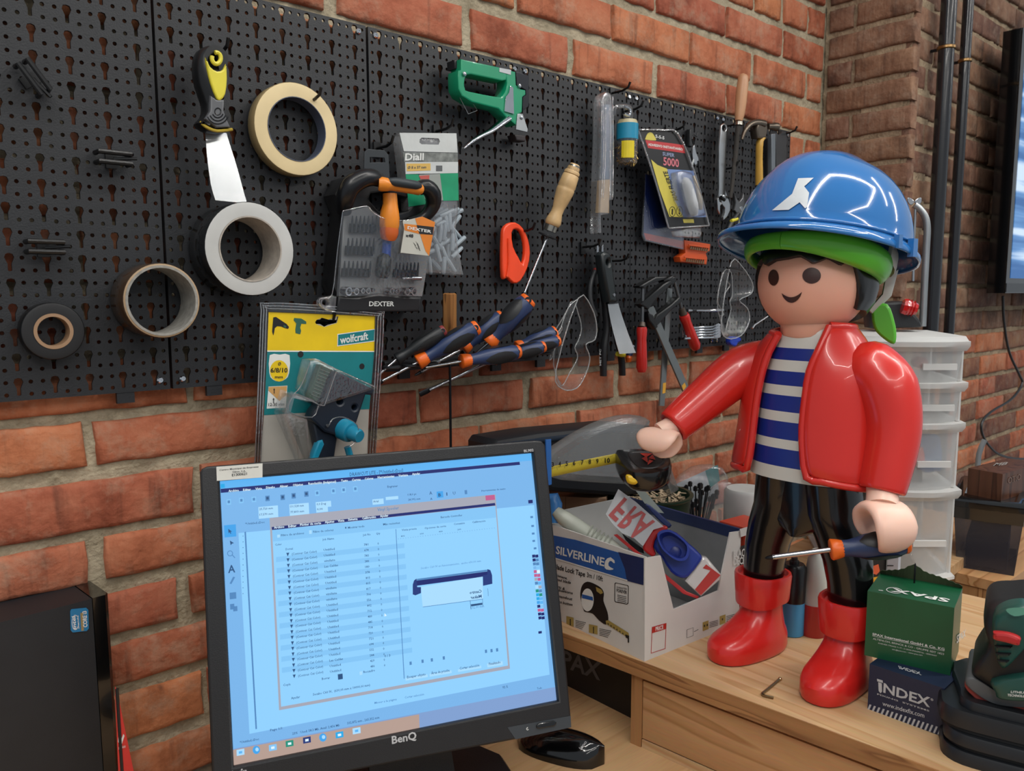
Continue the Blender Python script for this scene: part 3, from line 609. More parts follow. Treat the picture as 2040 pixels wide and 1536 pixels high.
# ================= computer tower =================
T0=Zq(183,1400,ZD)
pc=thing('computer_tower','black desktop computer case in the lower left corner of the photo','computer',(.2,-.3,ZD))
TZ=1.040
pT=Plane((0,0,TZ),(0,0,1)); a=pT(183,1193); b=pT(218,1187); c_=pT(158,1155)
f1=pT(0,1240)
# side face towards the camera from f1.. to a ; front panel a..b ; right depth towards wall to c_
dx=(a-f1).normalized(); back=V((-dx.y,dx.x,0)); 
if back.y<0: back=-back
def tw(u,v,z): return a+dx*u+back*v+V((0,0,z-TZ))
PCM=C('case_black','24262a',rough=.5,bump=.2,bscale=900,metal=.2); 
mb=MB(); mb.hexa([tw(-.38,0,ZD+.01),tw(0,0,ZD+.01),tw(0,.10,ZD+.01),tw(-.38,.10,ZD+.01)],[tw(-.38,0,TZ),tw(0,0,TZ),tw(0,.10,TZ),tw(-.38,.10,TZ)]); ob('case',mb,PCM,pc,smooth=0)
mb=MB(); fpw=(b-a).length
mb.loft([[tw(.0005,-.001,z),tw(fpw-.004,-.001,z),tw(fpw,.003,z),tw(fpw,.098,z),tw(fpw-.004,.102,z),tw(.0005,.102,z)] for z in (ZD+.006,TZ+.001)]); ob('front_panel',mb,BLKG,pc,'glossy black front panel',smooth=0)
for u,v in ((-.33,.02),(-.03,.02),(-.33,.08),(-.03,.08)):
    mb=MB(); mb.lathe(tw(u,v,ZD),(0,0,1),[(0,.011),(.01,.011)],n=12); ob('foot',mb,BLK,pc)
ps=vpl(tw(-.2,0,1),tw(0,0,1)); 
mb=MB(); plate(mb,ps,[(142,1214),(172,1211),(176,1215),(177,1252),(173,1257),(145,1260),(141,1256),(140,1218)],.0008,lift=.0012); stk=ob('sticker',mb,C('sticker_blue','1c6f9e',rough=.25),pc,'blue processor sticker turned sideways')
mb=MB(); txt(mb,'intel',ps,(152,1253),(150,1228),(145,1253),.0016,bold=.02); txt(mb,'CORE i3',ps,(174,1249),(172,1217),(166,1250),.0016,bold=.03); txt(mb,'inside',ps,(158,1252),(156,1226),(155,1252),.0016)
e_=ellipse(150,1240,7,15,24); mb.add([ps(x,y,.0016) for x,y in e_]+[ps(150+(x-150)*.86,1240+(y-1240)*.92,.0016) for x,y in e_],[(i,(i+1)%24,24+(i+1)%24,24+i) for i in range(20)]); ob('lettering',mb,WHITE,stk)
mb=MB(); pp(mb,ps,[(160,1222),(166,1219),(167,1256),(162,1257)],.0015); ob('stripe',mb,C('tan_print','8f7a50'),stk)
# red fabric tape between tower and wall
rp=Plane((.26,-.13,.9),(-.25,-1,0)); mb=MB(); plate(mb,rp,[(229,1368),(233,1375),(268,1545),(236,1545),(232,1450)],.002)
rb=thing('red_pennant','narrow red pennant standing between computer case and brick wall','pennant',(.3,-.13,ZD)); ob('cloth',mb,C('red_cloth','c8342c',rough=.7),rb)
mb=MB(); pp(mb,rp,[(236,1466),(243,1478),(240,1484),(235,1478)],.0006); pp(mb,rp,[(240,1476),(246,1462),(248,1466),(243,1482)],.0006); txt(mb,'2 AÑOS',rp,(236,1493),(250,1489),(236,1489),.0006); ob('emblem',mb,WHITE,rb)
mb=MB(); pb=rp(233,1372); mb.tube([pb,V((pb.x,pb.y,ZD))],.0018,6); ob('stick',mb,BLK,rb)
# ================= boxes and goods on the shelf =================
class Bx:
    """upright box from two bottom picture points of its front face"""
    def __init__(s,z,pl_,pr_,depth,h):
        s.a=Zq(*pl_,z); s.b=Zq(*pr_,z); s.u=(s.b-s.a).normalized(); s.n=V((s.u.y,-s.u.x,0))
        if s.n.dot(CAM-s.a)<0: s.n=-s.n
        s.w=(s.b-s.a).length; s.d=depth; s.h=h; s.Z=V((0,0,1))
        s.front=Plane(s.a,s.n); s.top=Plane(s.a+s.Z*h,s.Z); s.right=Plane(s.b,s.u); s.left=Plane(s.a,-s.u)
    def P(s,u,v,z): return s.a+s.u*u-s.n*v+s.Z*z
    def mb(s,i=0.0,mb=None,mi=0,z0=0,z1=None):
        z1=s.h if z1 is None else z1
        return (mb or MB()).hexa([s.P(i,i,z0),s.P(s.w-i,i,z0),s.P(s.w-i,s.d-i,z0),s.P(i,s.d-i,z0)],[s.P(i,i,z1),s.P(s.w-i,i,z1),s.P(s.w-i,s.d-i,z1),s.P(i,s.d-i,z1)],mi)
    def mid(s): return s.P(s.w/2,s.d/2,0)
def hgt(P,px,py):
    """height above P at which the vertical through P shows at picture row py"""
    v=ray(px,py); return CAM.z+v.z*math.hypot(P.x-CAM.x,P.y-CAM.y)/math.hypot(v.x,v.y)-P.z
# ---- display carton of tape measures ----
P0=Zq(1284,1318,ZT); P1=Zq(1472,1242,ZT); PL_=Zq(1125,1259,ZT)
u=(P1-P0); wR=u.length; u.normalize(); vv=V((-u.y,u.x,0)); 
if vv.dot(PL_-P0)<0: vv=-vv
dL=.235; HB=hgt(P0,1285,1110)
t=thing('display_box','white and blue cardboard display box with a cut-down front, full of tapes, beside the monitor','box',P0+u*wR/2+vv*dL/2)
Q=lambda a,b,z: P0+u*a+vv*b+V((0,0,z))
plL=Plane(P0,-u); plR=Plane(P0,-vv); th=.0022
fr=plR.ab
mb=MB(); pts=[(1284,1318),(1472,1242),(1476,1058),(1455,1061),(1431,1177),(1342,1214),(1316,1107),(1285,1112)]
plate(mb,plR,pts,th); ob('front_panel',mb,WCARD,t)
mb=MB(); L_=[(0,0),(0,HB),(dL,HB),(dL,0)]; mb.hexa([Q(0,.001,0),Q(th,.001,0),Q(th,dL,0),Q(0,dL,0)],[Q(0,.001,HB),Q(th,.001,HB),Q(th,dL,HB),Q(0,dL,HB)]); lp=ob('side_panel',mb,WCARD,t)
mb=MB(); mb.hexa([Q(wR-th,.003,0),Q(wR,.003,0),Q(wR,dL,0),Q(wR-th,dL,0)],[Q(wR-th,.003,HB),Q(wR,.003,HB),Q(wR,dL,HB+.002),Q(wR-th,dL,HB+.002)]); ob('side_panel',mb,WCARD,t)
mb=MB(); mb.hexa([Q(0,dL,0),Q(wR,dL,0),Q(wR,dL+th,0),Q(0,dL+th,0)],[Q(0,dL,HB+.006),Q(wR,dL,HB+.004),Q(wR,dL+th,HB+.004),Q(0,dL+th,HB+.006)]); ob('back_panel',mb,WCARD,t)
mb=MB(); mb.hexa([Q(th,th,0),Q(wR-th,th,0),Q(wR-th,dL-th,0),Q(th,dL-th,0)],[Q(th,th,.003),Q(wR-th,th,.003),Q(wR-th,dL-th,.003),Q(th,dL-th,.003)]); ob('bottom_panel',mb,WCARD,t)
mb=MB(); mb.hexa([Q(wR-th*2,.003,HB-.016),Q(wR-th,.003,HB-.016),Q(wR-th,dL,HB-.016),Q(wR-th*2,dL,HB-.016)],[Q(wR-th*2,.003,HB+.001),Q(wR+.0005,.003,HB+.001),Q(wR+.0005,dL,HB+.0025),Q(wR-th*2,dL,HB+.0025)]); mb.hexa([Q(wR-th*1.4,.003,.004),Q(wR-th,.003,.004),Q(wR-th,dL,.004),Q(wR-th*1.4,dL,.004)],[Q(wR-th*1.4,.003,HB-.016),Q(wR-th,.003,HB-.016),Q(wR-th,dL,HB-.016),Q(wR-th*1.4,dL,HB-.016)],1)
ob('inner_lining',mb,[C('navy_print','182a55',rough=.4),C('lining_grey','8c8f92',rough=.25,metal=.3)],t,'grey inside of the far side with a navy upper band')
fE=lambda x,y:(1060+x/2.898,800+y/2.898)
mb=MB(); pp(mb,plL,[fE(*p) for p in ((60,760),(250,798),(500,872),(645,908),(642,1058),(548,1032),(130,905),(60,890))],.0004); 
ob('blue_header',mb,BLUE,lp)
mb=MB(); pp(mb,plL,[fE(*p) for p in ((497,868),(645,905),(643,1060),(548,1035),(535,965))],.0008); ob('navy_corner',mb,C('navy_print','182a55'),lp)
mb=MB(); pp(mb,plL,[fE(*p) for p in ((60,886),(130,900),(550,1030),(550,1036),(130,908),(60,894))],.0009)
fS=lambda x,y:(1080+x/7.03,1060+y/7.03)
txt(mb,'SILVERLINE',plL,fS(190,298),fS(868,478),fS(196,192),.001,bold=.024)
w1=[fS(*p) for p in ((960,352),(912,368),(884,405),(874,450),(876,500),(900,524),(945,532),(992,526),(1000,514),(955,492),(930,470),(928,435),(948,404),(975,408),(1003,436),(1018,432),(1012,395))]; pp(mb,plL,w1,.001)
ob('lettering',mb,WHITE,lp,'white header lettering with a spanner mark')
mb=MB(); txt(mb,'Blade Lock Tape',plL,fE(128,964),fE(305,1012),fE(130,936),.0005,bold=.035); txt(mb,'3m / 10ft',plL,fE(316,1012),fE(408,1038),fE(317,985),.0005)
for i,s_ in enumerate(('resistant','coated blade','Metric &','graduations','8m standout','retract button')): 
    y=(1020,1045,1082,1105,1140,1172)[i]; txt(mb,s_,plL,fE(118+(0 if i in(0,3) else -4),y-18),fE((202,222,188,235,230,232)[i],y+8),fE(118,y-32),.0005,bold=.03)
# printed picture of the tape measure
pp(mb,plL,[fE(*p) for p in smoothpts([(278,1110),(290,1060),(320,1040),(365,1055),(402,1080),(415,1110),(412,1150),(435,1215),(440,1262),(425,1288),(385,1262),(350,1225),(310,1215),(298,1205),(285,1160)],3)],.0005)
ob('caption_lettering',mb,INK,lp)
mb=MB(); pp(mb,plL,[fE(*p) for p in ellipse(320,1145,36,66,24)],.0009); ob('printed_disc',mb,WHITE,lp)
mb=MB(); pp(mb,plL,[fE(*p) for p in ((288,1112),(350,1128),(352,1150),(288,1134))],.0012); ob('disc_band',mb,BLUE,lp)
mb=MB(); pp(mb,plL,[fE(*p) for p in ((425,1266),(440,1262),(556,1335),(560,1350),(545,1358),(428,1284))],.0008); ob('printed_blade',mb,C('khaki_print','a08c4c'),lp)
mb=MB(); pp(mb,plL,[fE(*p) for p in ((368,1070),(400,1085),(410,1105),(395,1112),(372,1095))],.0009); ob('printed_button',mb,C('khaki_print','a08c4c'),lp)
for a,b,c_,d in ((198,1238,240,1300),(328,1285,378,1345)): mb=MB(); pp(mb,plL,[fE(a,b),fE(c_,b+10),fE(c_,d),fE(a,d-12)],.0006); ob('printed_icon',mb,C('khaki_print','a08c4c'),lp)
mb=MB()
for i in range(7): x=436+i*17; y=1278+i*11; pp(mb,plL,[fE(x,y),fE(x+6,y+4),fE(x+6,y+12),fE(x,y+8)],.001)
pp(mb,plL,[fE(*p) for p in ((540,1345),(560,1352),(560,1392),(552,1392),(552,1368),(540,1362))],.001)
for a,b in ((218,1245),(352,1290)): pp(mb,plL,[fE(a,b+10),fE(a+5,b+10),fE(a+5,b+48),fE(a,b+48)],.0009)
for k in range(5):
    for (a,b,l) in ((250,1262,60),(388,1310,70)): pp(mb,plL,[fE(a,b+k*9),fE(a+l-k*5,b+14+k*9),fE(a+l-k*5,b+17+k*9),fE(a,b+3+k*9)],.0005)
ring=ellipse(517,1108,40,66,4); 
rr=[(482,1045),(552,1060),(558,1066),(556,1165),(548,1172),(480,1158),(475,1150),(476,1050)]; ri=[(517+(x-517)*.9,1108+(y-1108)*.94) for x,y in rr]
mb.add([plL(*fE(*p),.0006) for p in rr]+[plL(*fE(*p),.0006) for p in ri],[(i,(i+1)%8,8+(i+1)%8,8+i) for i in range(8)])
txt(mb,'FOREVER',plL,fE(488,1098),fE(548,1112),fE(488,1080),.0007,bold=.06); txt(mb,'GUARANTEED',plL,fE(488,1076),fE(548,1088),fE(488,1066),.0007)
for k in range(5): pp(mb,plL,[fE(492,1115+k*10),fE(545,1127+k*10),fE(545,1130+k*10),fE(492,1118+k*10)],.0007)
ob('small_print',mb,INK,lp)
# front panel print
mb=MB(); pp(mb,plR,[fE(*p) for p in ((692,1302),(776,1278),(775,1312),(692,1338))],.0006)
q1=[fE(*p) for p in ((692,1302),(776,1278),(770,1428),(686,1455))]; q2=[fE(*p) for p in ((695,1305),(773,1282),(767,1425),(689,1451))]
mb.add([plR(*p,.0005) for p in q1]+[plR(*p,.0005) for p in q2],[(i,(i+1)%4,4+(i+1)%4,4+i) for i in range(4)]); ob('price_frame',mb,C('red_print','b02a24'),t)
mb=MB(); txt(mb,'PRICE',plR,fE(713,1325),fE(758,1312),fE(713,1302),.001,bold=.04); ob('lettering',mb,WHITE,t)
for a,b in ((985,1275),(1083,1240)): mb=MB(); pp(mb,plR,[fE(a,b),fE(a+34,b-12),fE(a+34,b+38),fE(a,b+50)],.0006); ob('printed_icon',mb,C('khaki_print','a08c4c'),t)
mb=MB()
for (a,b) in ((893,1318),):
    rr=[fE(a,b),fE(a+38,b-14),fE(a+38,b+34),fE(a,b+48)]; cx=sum(p[0] for p in rr)/4; cy=sum(p[1] for p in rr)/4; mb.add([plR(*p,.0005) for p in rr]+[plR(cx+(p[0]-cx)*.9,cy+(p[1]-cy)*.93,.0005) for p in rr],[(i,(i+1)%4,4+(i+1)%4,4+i) for i in range(4)])
for a,b,l in ((1024,1275,50),(1122,1240,48),(935,1328,25)):
    for k in range(4 if l>30 else 1): pp(mb,plR,[fE(a,b+k*9),fE(a+l,b-14+k*9),fE(a+l,b-11+k*9),fE(a,b+3+k*9)],.0005)
for a,b in ((992,1290),(1008,1285),(1096,1252)): pp(mb,plR,[fE(a,b),fE(a+7,b-2),fE(a+7,b+10),fE(a,b+12)],.0008)
ob('small_print',mb,INK,t)
# ---- contents of the box : own things, leaning in it ----
cb=Q(wR*.5,dL*.35,0)
def cam_plane(P): n=(CAM-P); return Plane(P,(n.x,n.y,.25*n.length))
kp=cam_plane(Q(wR*.45,dL*.30,HB*.8))
t=thing('tape_dispenser','red and blue packing tape dispenser lying tilted in the white display box','tape dispenser',Q(wR*.5,dL*.3,HB*.3))
mb=MB(); plate(mb,kp,[fE(*p) for p in smoothpts([(700,840),(722,775),(770,742),(840,762),(905,820),(978,888),(970,930),(905,1010),(860,1020),(800,985),(745,900)],2)],.035,.004,lift=.02); ob('hub_body',mb,C('royal_blue_plastic','1c3390',rough=.3),t)
mb=MB(); 
oA=smoothpts([(722,775),(745,745),(800,742),(870,790),(908,840),(900,900),(870,920),(820,910),(750,850)],3); cx,cy=812,828
A_=[kp(*fE(*p),.024) for p in oA]; B_=[kp(*fE(*p),.048) for p in oA]; Ci=[kp(*fE(cx+(x-cx)*.86,cy+(y-cy)*.84),.048) for x,y in oA]; Di=[kp(*fE(cx+8+(x-cx)*.7,cy+8+(y-cy)*.62),.018) for x,y in oA]
mb.loft([A_,B_,Ci,Di],cap=True); hb=ob('hub_sleeve',mb,C('royal_blue_plastic','1c3390',rough=.3),t)
mb=MB(); mb.lathe(kp(*fE(828,868),.016),kp.n,[(0,.010),(.007,.010),(.0085,.008)],n=18); ob('hub_knob',mb,C('royal_blue_dark','162a78',rough=.35),t)
mb=MB(); plate(mb,kp,[fE(*p) for p in smoothpts([(640,838),(655,790),(720,722),(770,718),(782,738),(725,775),(700,840),(715,880),(690,895),(645,860)],2)],.03,.003,lift=.02); ob('cutter_guard',mb,C('dispenser_red','c72c2c',rough=.3),t)
mb=MB(); plate(mb,kp,[fE(*p) for p in ((470,770),(490,765),(660,905),(890,1095),(965,1125),(955,1140),(870,1110),(640,915))],.004,.001,lift=.006); ob('frame',mb,C('dispenser_red','c72c2c',rough=.3),t)
mb=MB(); plate(mb,kp,[fE(*p) for p in ((518,760),(640,850),(648,880),(600,860),(540,800))],.006,.001,lift=.004); ob('cutting_blade',mb,DARK,t)
mb=MB(); plate(mb,kp,[fE(*p) for p in ((878,1035),(982,895),(1010,900),(1092,1000),(1085,1030),(975,1128))],.045,.004,lift=.014); rl=ob('tape_roll',mb,C('printed_tape_white','cdc8c6',rough=.2,coat=.5),t)
mb=MB(); pp(mb,kp,[fE(*p) for p in ((940,1085),(1030,975),(985,962),(1005,940),(1088,1002),(975,1118))],.0150); ob('red_print',mb,C('red_print','b02a24'),rl)
mb=MB(); 
ctr_=[fE(*p) for p in ((425,650),(498,505),(600,580),(735,700),(760,722),(700,740),(640,835),(590,790),(520,760),(470,712))]
plate(mb,kp,ctr_,.0008,lift=.03); st_=ob('tape_end',mb,clearmat('tape_clear',base=.12,edge=.5,rough=.15,haze=.45),t,'loose end of clear tape with red letters')
mb=MB()
fR=lambda x,y:(1190+x/7.93,960+y/7.93)
for s_,p0,p1,ph in (('F',fR(420,250),fR(540,360),fR(175,525)),('R',fR(580,385),fR(730,500),fR(315,685)),('A',fR(720,490),fR(905,640),fR(455,800))):
    uv,fs=textmesh(s_,.05); A=kp(*p0,.0315); B=kp(*p1,.0315); U=kp(*ph,.0315); mb.add([A+(B-A)*u_+(U-A)*v_ for u_,v_ in uv],fs)
ob('red_print',mb,C('tape_letter_red','c05a5a'),st_)
# silicone tube / pale handle
t=thing('scraper_handle','pale grey-green ribbed handle sticking out of the display box','handle tool',Q(.04,dL*.6,.02))
mb=MB(); pts=[kp(*fE(x,y),.0) for x,y in ((135,630),(175,665),(235,710),(300,752),(370,800),(450,840),(600,960))]; rad=[.0075,.0115,.0135,.0125,.0115,.0125,.009]
mb.tube(smoothpts(pts,4,False),[rad[min(i//4,5)]*(1-(i%4)/4)+rad[min(i//4+1,6)]*(i%4)/4 for i in range(25)],14); gr=ob('grip',mb,C('grey_green_plastic','a9ada2',rough=.4),t)
for k in range(6):
    mb=MB(); c0=kp(*fE(330+k*22,758+k*14),.0); ax=(kp(*fE(450,840),0)-kp(*fE(300,752),0)).normalized(); mb.lathe(c0-ax*.0018,ax,[(0,.0122),(.0014,.0139),(.0028,.0122)],n=16); ob('rib',mb,C('grey_green_plastic','a9ada2',rough=.4),t)
t=thing('blue_cap_tool','blue plastic handle behind the monitor edge, by the pale ribbed handle','handle tool',kp(*fE(125,620),-.01)-V((0,0,.05)))
mb=MB(); mb.tube([kp(*fE(100,560),-.01),kp(*fE(125,555),-.01),kp(*fE(135,590),-.01),kp(*fE(130,700),-.01)],[.008,.010,.011,.010],12); ob('handle',mb,C('mid_blue_plastic','2f6fae',rough=.35),t)
# snap-off blade knife : pale blade strip and navy slide
t=thing('utility_knife','snap-off knife with long blade and navy slide, upright in the display box','knife',Q(wR*.75,dL*.5,HB*.5))
k2=cam_plane(Q(wR*.7,dL*.7,HB)); mb=MB(); plate(mb,k2,[fE(*p) for p in ((578,485),(628,490),(762,645),(720,640),(650,588))],.002,lift=.0); ob('blade',mb,C('blade_grey','8e958f',rough=.3,metal=.5),t)
mb=MB(); plate(mb,k2,[fE(*p) for p in smoothpts([(655,600),(680,598),(795,700),(802,720),(785,730),(735,690)],2)],.008,.002,lift=.006); ob('slide',mb,C('navy_plastic2','17285a',rough=.35),t)
# ---- behind the box ----
cardB=Bx(ZT,(1092,1150),(1205,1158),.085,.115); cardB.h=min(hgt(cardB.a,1092,962),.150)
t=thing('carton','brown cardboard box behind the display box, under the black case','box',cardB.mid())
mb=cardB.mb(); ob('carton_body',mb,C('kraft_card','8a6d55',rough=.7),t)
mb=MB(); mb.quad(cardB.P(cardB.w*.3,-.0005,0),cardB.P(cardB.w*.3+.001,-.0005,0),cardB.P(cardB.w*.3+.001,-.0005,cardB.h),cardB.P(cardB.w*.3,-.0005,cardB.h)); ob('seam',mb,C('dark_kraft','5a4534'),t)
ck=Plane(cardB.P(cardB.w/2,.02,cardB.h),(CAM-cardB.a).cross(V((0,0,1))).cross(V((0,0,1))))
wallb=Plane((1,-.125,1),(0,-1,0))
t=thing('tool_case','long black case lying against the brick wall behind the display box','case',wallb(1150,930)-V((0,0,.08)))
mb=MB(); plate(mb,wallb,[(985,888),(993,876),(1075,862),(1240,846),(1300,850),(1335,920),(1335,975),(1240,990),(1100,980),(985,930)],.07,.008,lift=.0); ob('shell',mb,C('case_black_soft','14171c',rough=.5),t)
mb=MB(); plate(mb,wallb,[(995,884),(1240,852),(1290,856),(1288,864),(1240,862),(998,893)],.012,.003,lift=.004); ob('rim',mb,C('case_navy','1d2836',rough=.35),t)
fb=Plane((1,-.225,1),(0,-1,0))
t=thing('film_bag','clear plastic film bag over the tape blade, leaning on the black case','bag',fb(1200,950)-V((0,0,.06)))
mb=MB(); plate(mb,fb,[fE(*p) for p in smoothpts([(110,320),(200,245),(330,165),(460,105),(600,80),(690,100),(695,130),(640,220),(690,300),(800,440),(835,560),(780,500),(500,480),(200,460),(130,420)],2)],.03,.012,lift=0); ob('film',mb,clearmat('smoky_film',tint=(.82,.84,.84),base=.06,edge=.45,rough=.14,haze=.2,hcol=(.35,.36,.36)),t)
t=thing('blue_leaflet','blue and white leaflet upright behind the monitor corner','leaflet',fb(1095,930)-V((0,0,.05)))
mb=MB(); plate(mb,Plane((1,-.31,1),(0,-1,0)),[(1088,876),(1098,875),(1099,965),(1089,968)],.002); ob('sheet',mb,C('leaflet_blue','2c62a8',rough=.35),t)
# green tub with shavings
gb=Zq(1300,1075,ZT+.0); gp=Plane((1.19,-.34,1.0),(-1,-.4,0))
gc=gp(1272,1010); t=thing('green_tub','dark green round tub of wood shavings behind the display box','tub',V((gc.x,gc.y,ZT)))
gc=V((gc.x+.03,gc.y,ZT)); rt_=.075; ht=gp(1272,990).z-ZT
mb=MB(); mb.lathe(gc,(0,0,1),[(0,rt_*.8),(ht*.97,rt_),(ht,rt_*1.06),(ht+.003,rt_*1.06),(ht+.003,rt_*.97),(ht-.012,rt_*.94),(ht-.012,.001)],n=32,cap=False); ob('tub_body',mb,C('bottle_green_plastic','173024',rough=.35),t)
mb=MB()
for i in range(160):
    a=random.uniform(0,2*PI); r_=rt_*.9*math.sqrt(random.random()); p=gc+V((r_*math.cos(a),r_*math.sin(a),ht-.009+random.uniform(0,.009))); mb.box(p,(.016,.004,.001),M=Matrix.Rotation(random.uniform(0,6),3,'Z')@Matrix.Rotation(random.uniform(-.6,.6),3,'Y'))
tag=ob('wood_shavings',mb,C('shavings','a08d74',rough=.7,var=.3),t,kind='stuff',smooth=0)
# cable ties bundle in bag
zc=Zq(1395,1105,ZT); t=thing('cable_tie_bundle','bundle of black cable ties standing upright in a clear bag','cable ties',zc)
zp=cam_plane(zc+V((0,0,.08)))
for k in range(34):
    x=random.uniform(1364,1420); y=random.uniform(975,1028)
    top=zp(x+(x-1390)*.35,y-12,random.uniform(-.012,.012)); bot=zp(1388+(x-1388)*.5,1062,random.uniform(-.008,.008)); mb=MB()
    mb.tube([bot,(bot+top)/2,top],[.0016,.0016,.0014],5); mb.box(top,(.0055,.0065,.0085)); mb.box(top+V((0,0,.004)),(.003,.004,.004)); ob('cable_tie',mb,BLK,t,smooth=0)
t=thing('zip_bag','crinkled clear plastic bag around the cable ties, left of the striped toy','bag',zc+V((.02,0,0)))
for pts,lf in (([(1340,960),(1395,925),(1440,935),(1452,985),(1448,1075),(1395,1080),(1352,1050)],-.03),([(1400,1075),(1412,985),(1440,958),(1470,975),(1462,1070)],.02)):
    mb=MB(); plate(mb,zp,[p for p in smoothpts(pts,3)],.018,.007,lift=lf); 
    for v in mb.v: v+= V((noise.noise(v*60),noise.noise(v*60+V((5,0,0))),noise.noise(v*60+V((0,9,0)))))*.004
    ob('film',mb,clearmat('crinkled_bag',base=.08,edge=.5,rough=.1,haze=.07,hcol=(.5,.53,.56)),t)
t=thing('header_card','white and teal product card sticking up behind the cable ties','card',zc+V((.05,.02,.08)))
cp_=cam_plane(zc+V((.06,.03,.13))); mb=MB(); plate(mb,cp_,[(1345,965),(1400,940),(1425,928),(1432,975),(1400,1010),(1350,1015)],.002); ob('card',mb,C('pale_card','a6b0b8',rough=.4),t)
mb=MB(); pp(mb,cp_,[(1405,938),(1430,926),(1434,958),(1415,972)],.0006); ob('teal_print',mb,TEAL,t)
# ---- white lidded bottle, paint bottles between the boots ----
def bottle(name,label,cat,px,pyb,prof,mats,z=ZT,n=24,parts=None):
    b=Zq(px,pyb,z); k=mpp(b); t=thing(name,label,cat,b)
    for nm,pr,m,lb in prof:
        mb=MB(); mb.lathe(b,(0,0,1),[(h*k*1.03,r*k) for h,r in pr],n=n); ob(nm,mb,m,t,lb)
    return t,b,k
def bk(px,pyb,prof,name,label,cat,depth_shift=0): return bottle(name,label,cat,px,pyb,prof,None)
bk(1480,1180,[('bottle_body',[(0,38),(2,40),(118,40),(124,36)],C('gloss_black_body','131416',rough=.25),None),('cap',[(118,39),(124,42),(200,42),(206,37)],C('cap_white','c4c8c6',rough=.4),'white screw cap')],'paint_bottle','black bottle with a wide white cap behind the toy\'s right leg','bottle')
bk(1577,1262,[('can_body',[(0,21),(2,23),(66,23)],C('can_blue','3f8fc0',rough=.3),'light blue lower half'),('can_upper',[(66,23),(134,23),(140,19)],C('can_black','101114',rough=.3),None),('valve',[(138,9),(146,9),(146,6),(152,6)],BLK,None)],'spray_can','slim black and light blue can between the red boots, nearer the left boot','spray can')
t,b,k=bk(1620,1262,[('base_cap',[(0,25),(2,26),(62,24.5)],C('brick_red_plastic','a92f2a',rough=.35),None),('bottle_body',[(62,23.5),(110,22),(150,16),(158,9),(168,8)],C('milky_plastic','b4b7b2',rough=.35,sss=.2),None)],'glue_bottle','upside-down milky white bottle on a red cap, between the red boots','bottle')
cn=Zq(1577,1262,ZT); kk=mpp(cn); 
# drill box
rbx=Bx(ZT,(1480,1240),(1527,1222),.05,hgt(Zq(1480,1240,ZT),1480,1052)); t=thing('power_tool_box','orange and black power tool box behind the display box','box',rbx.mid())
mb=rbx.mb(); ob('carton',mb,C('tool_orange','c4442a',rough=.4),t)
mb=MB(); pp(mb,rbx.front,[(1476,1088),(1525,1074),(1525,1140),(1476,1156)],.0006); lb=ob('black_band',mb,INK,t)
mb=MB(); txt(mb,'BLACK&',rbx.front,(1462,1111),(1496,1106),(1462,1096),.001,bold=.04); txt(mb,'DECKER',rbx.front,(1462,1126),(1496,1121),(1462,1112),.001,bold=.04); ob('lettering',mb,WHITE,lb)
mb=MB(); pp(mb,rbx.front,[(1474,1054),(1500,1046),(1500,1062),(1476,1070)],.0006); ob('white_flap',mb,WCARD,t)
# goods right of the legs
t=thing('adhesive_carton','small black carton with yellow and red print, right of the left trouser leg','box',Zq(1745,1195,ZT))
ab=Bx(ZT,(1722,1200),(1762,1196),.05,hgt(Zq(1740,1200,ZT),1740,1098)); mb=ab.mb(); ob('carton',mb,INK,t)
mb=MB(); pp(mb,ab.front,[(1731,1152),(1762,1146),(1762,1175),(1731,1180)],.0006); ob('yellow_band',mb,C('yellow_print','d6a020'),t)
mb=MB(); pp(mb,ab.front,[(1738,1128),(1750,1124),(1753,1138),(1746,1145),(1737,1142)],.0006); ob('red_print',mb,C('orange_red_print','cf5a35'),t)
b2=Bx(ZT,(1764,1198),(1785,1202),.03,hgt(Zq(1764,1198,ZT),1764,1106)); t=thing('small_carton','narrow pale carton beside the black and yellow carton','box',b2.mid()); mb=b2.mb(); ob('carton',mb,C('pale_carton','a8adb8'),t)
mb=MB(); txt(mb,'info',b2.front,(1766,1160),(1781,1160),(1766,1154),.0006); pp(mb,b2.front,[(1767,1126),(1780,1126),(1780,1128),(1767,1128)],.0006); ob('small_print',mb,INK,t)
dv=Zq(1805,1175,ZT); t=thing('black_charger','black ribbed plastic tool holder behind the green screw box','tool part',dv); dp=cam_plane(dv+V((0,0,.03)))
mb=MB(); plate(mb,dp,[(1782,1105),(1800,1098),(1815,1096),(1824,1122),(1822,1145),(1815,1172),(1784,1172)],.03,.004); ob('housing',mb,BLKG,t)
for k_ in range(4):
    mb=MB(); plate(mb,dp,[(1790+k_*7,1110),(1793+k_*7,1110),(1796+k_*7,1135),(1793+k_*7,1136)],.003,.0008,lift=.003); ob('rib',mb,BLK,t)
# ---- index screw carton and green screw carton ----
ib=Bx(ZT,(1728,1412),(1876,1467),.085,0); ib.h=hgt(ib.a,1730,1322); ib.top=Plane(ib.a+V((0,0,ib.h)),(0,0,1))
NV=C('carton_navy','14203c',rough=.45); t=thing('screw_carton','dark blue screw carton under the green one','box',ib.mid())
mb=ib.mb(); ob('carton',mb,NV,t)
mb=MB(); p=ib.front; fG=lambda x,y:(1680+x/3.522,1100+y/3.522)
txt(mb,'NDEX',p,fG(280,982),fG(608,1088),fG(284,918),.0006,bold=.07); txt(mb,'www.indexfix.com',p,fG(274,1075),fG(568,1162),fG(276,1045),.0006,bold=.01); txt(mb,'FIXING  SYSTEMS',p,fG(238,1000),fG(604,1120),fG(238,990),.0006)
pp(mb,p,[fG(*q) for q in ((236,888),(276,900),(278,918),(238,906))],.0006); pp(mb,p,[fG(*q) for q in ((245,912),(270,920),(272,978),(262,990),(248,974))],.0006)
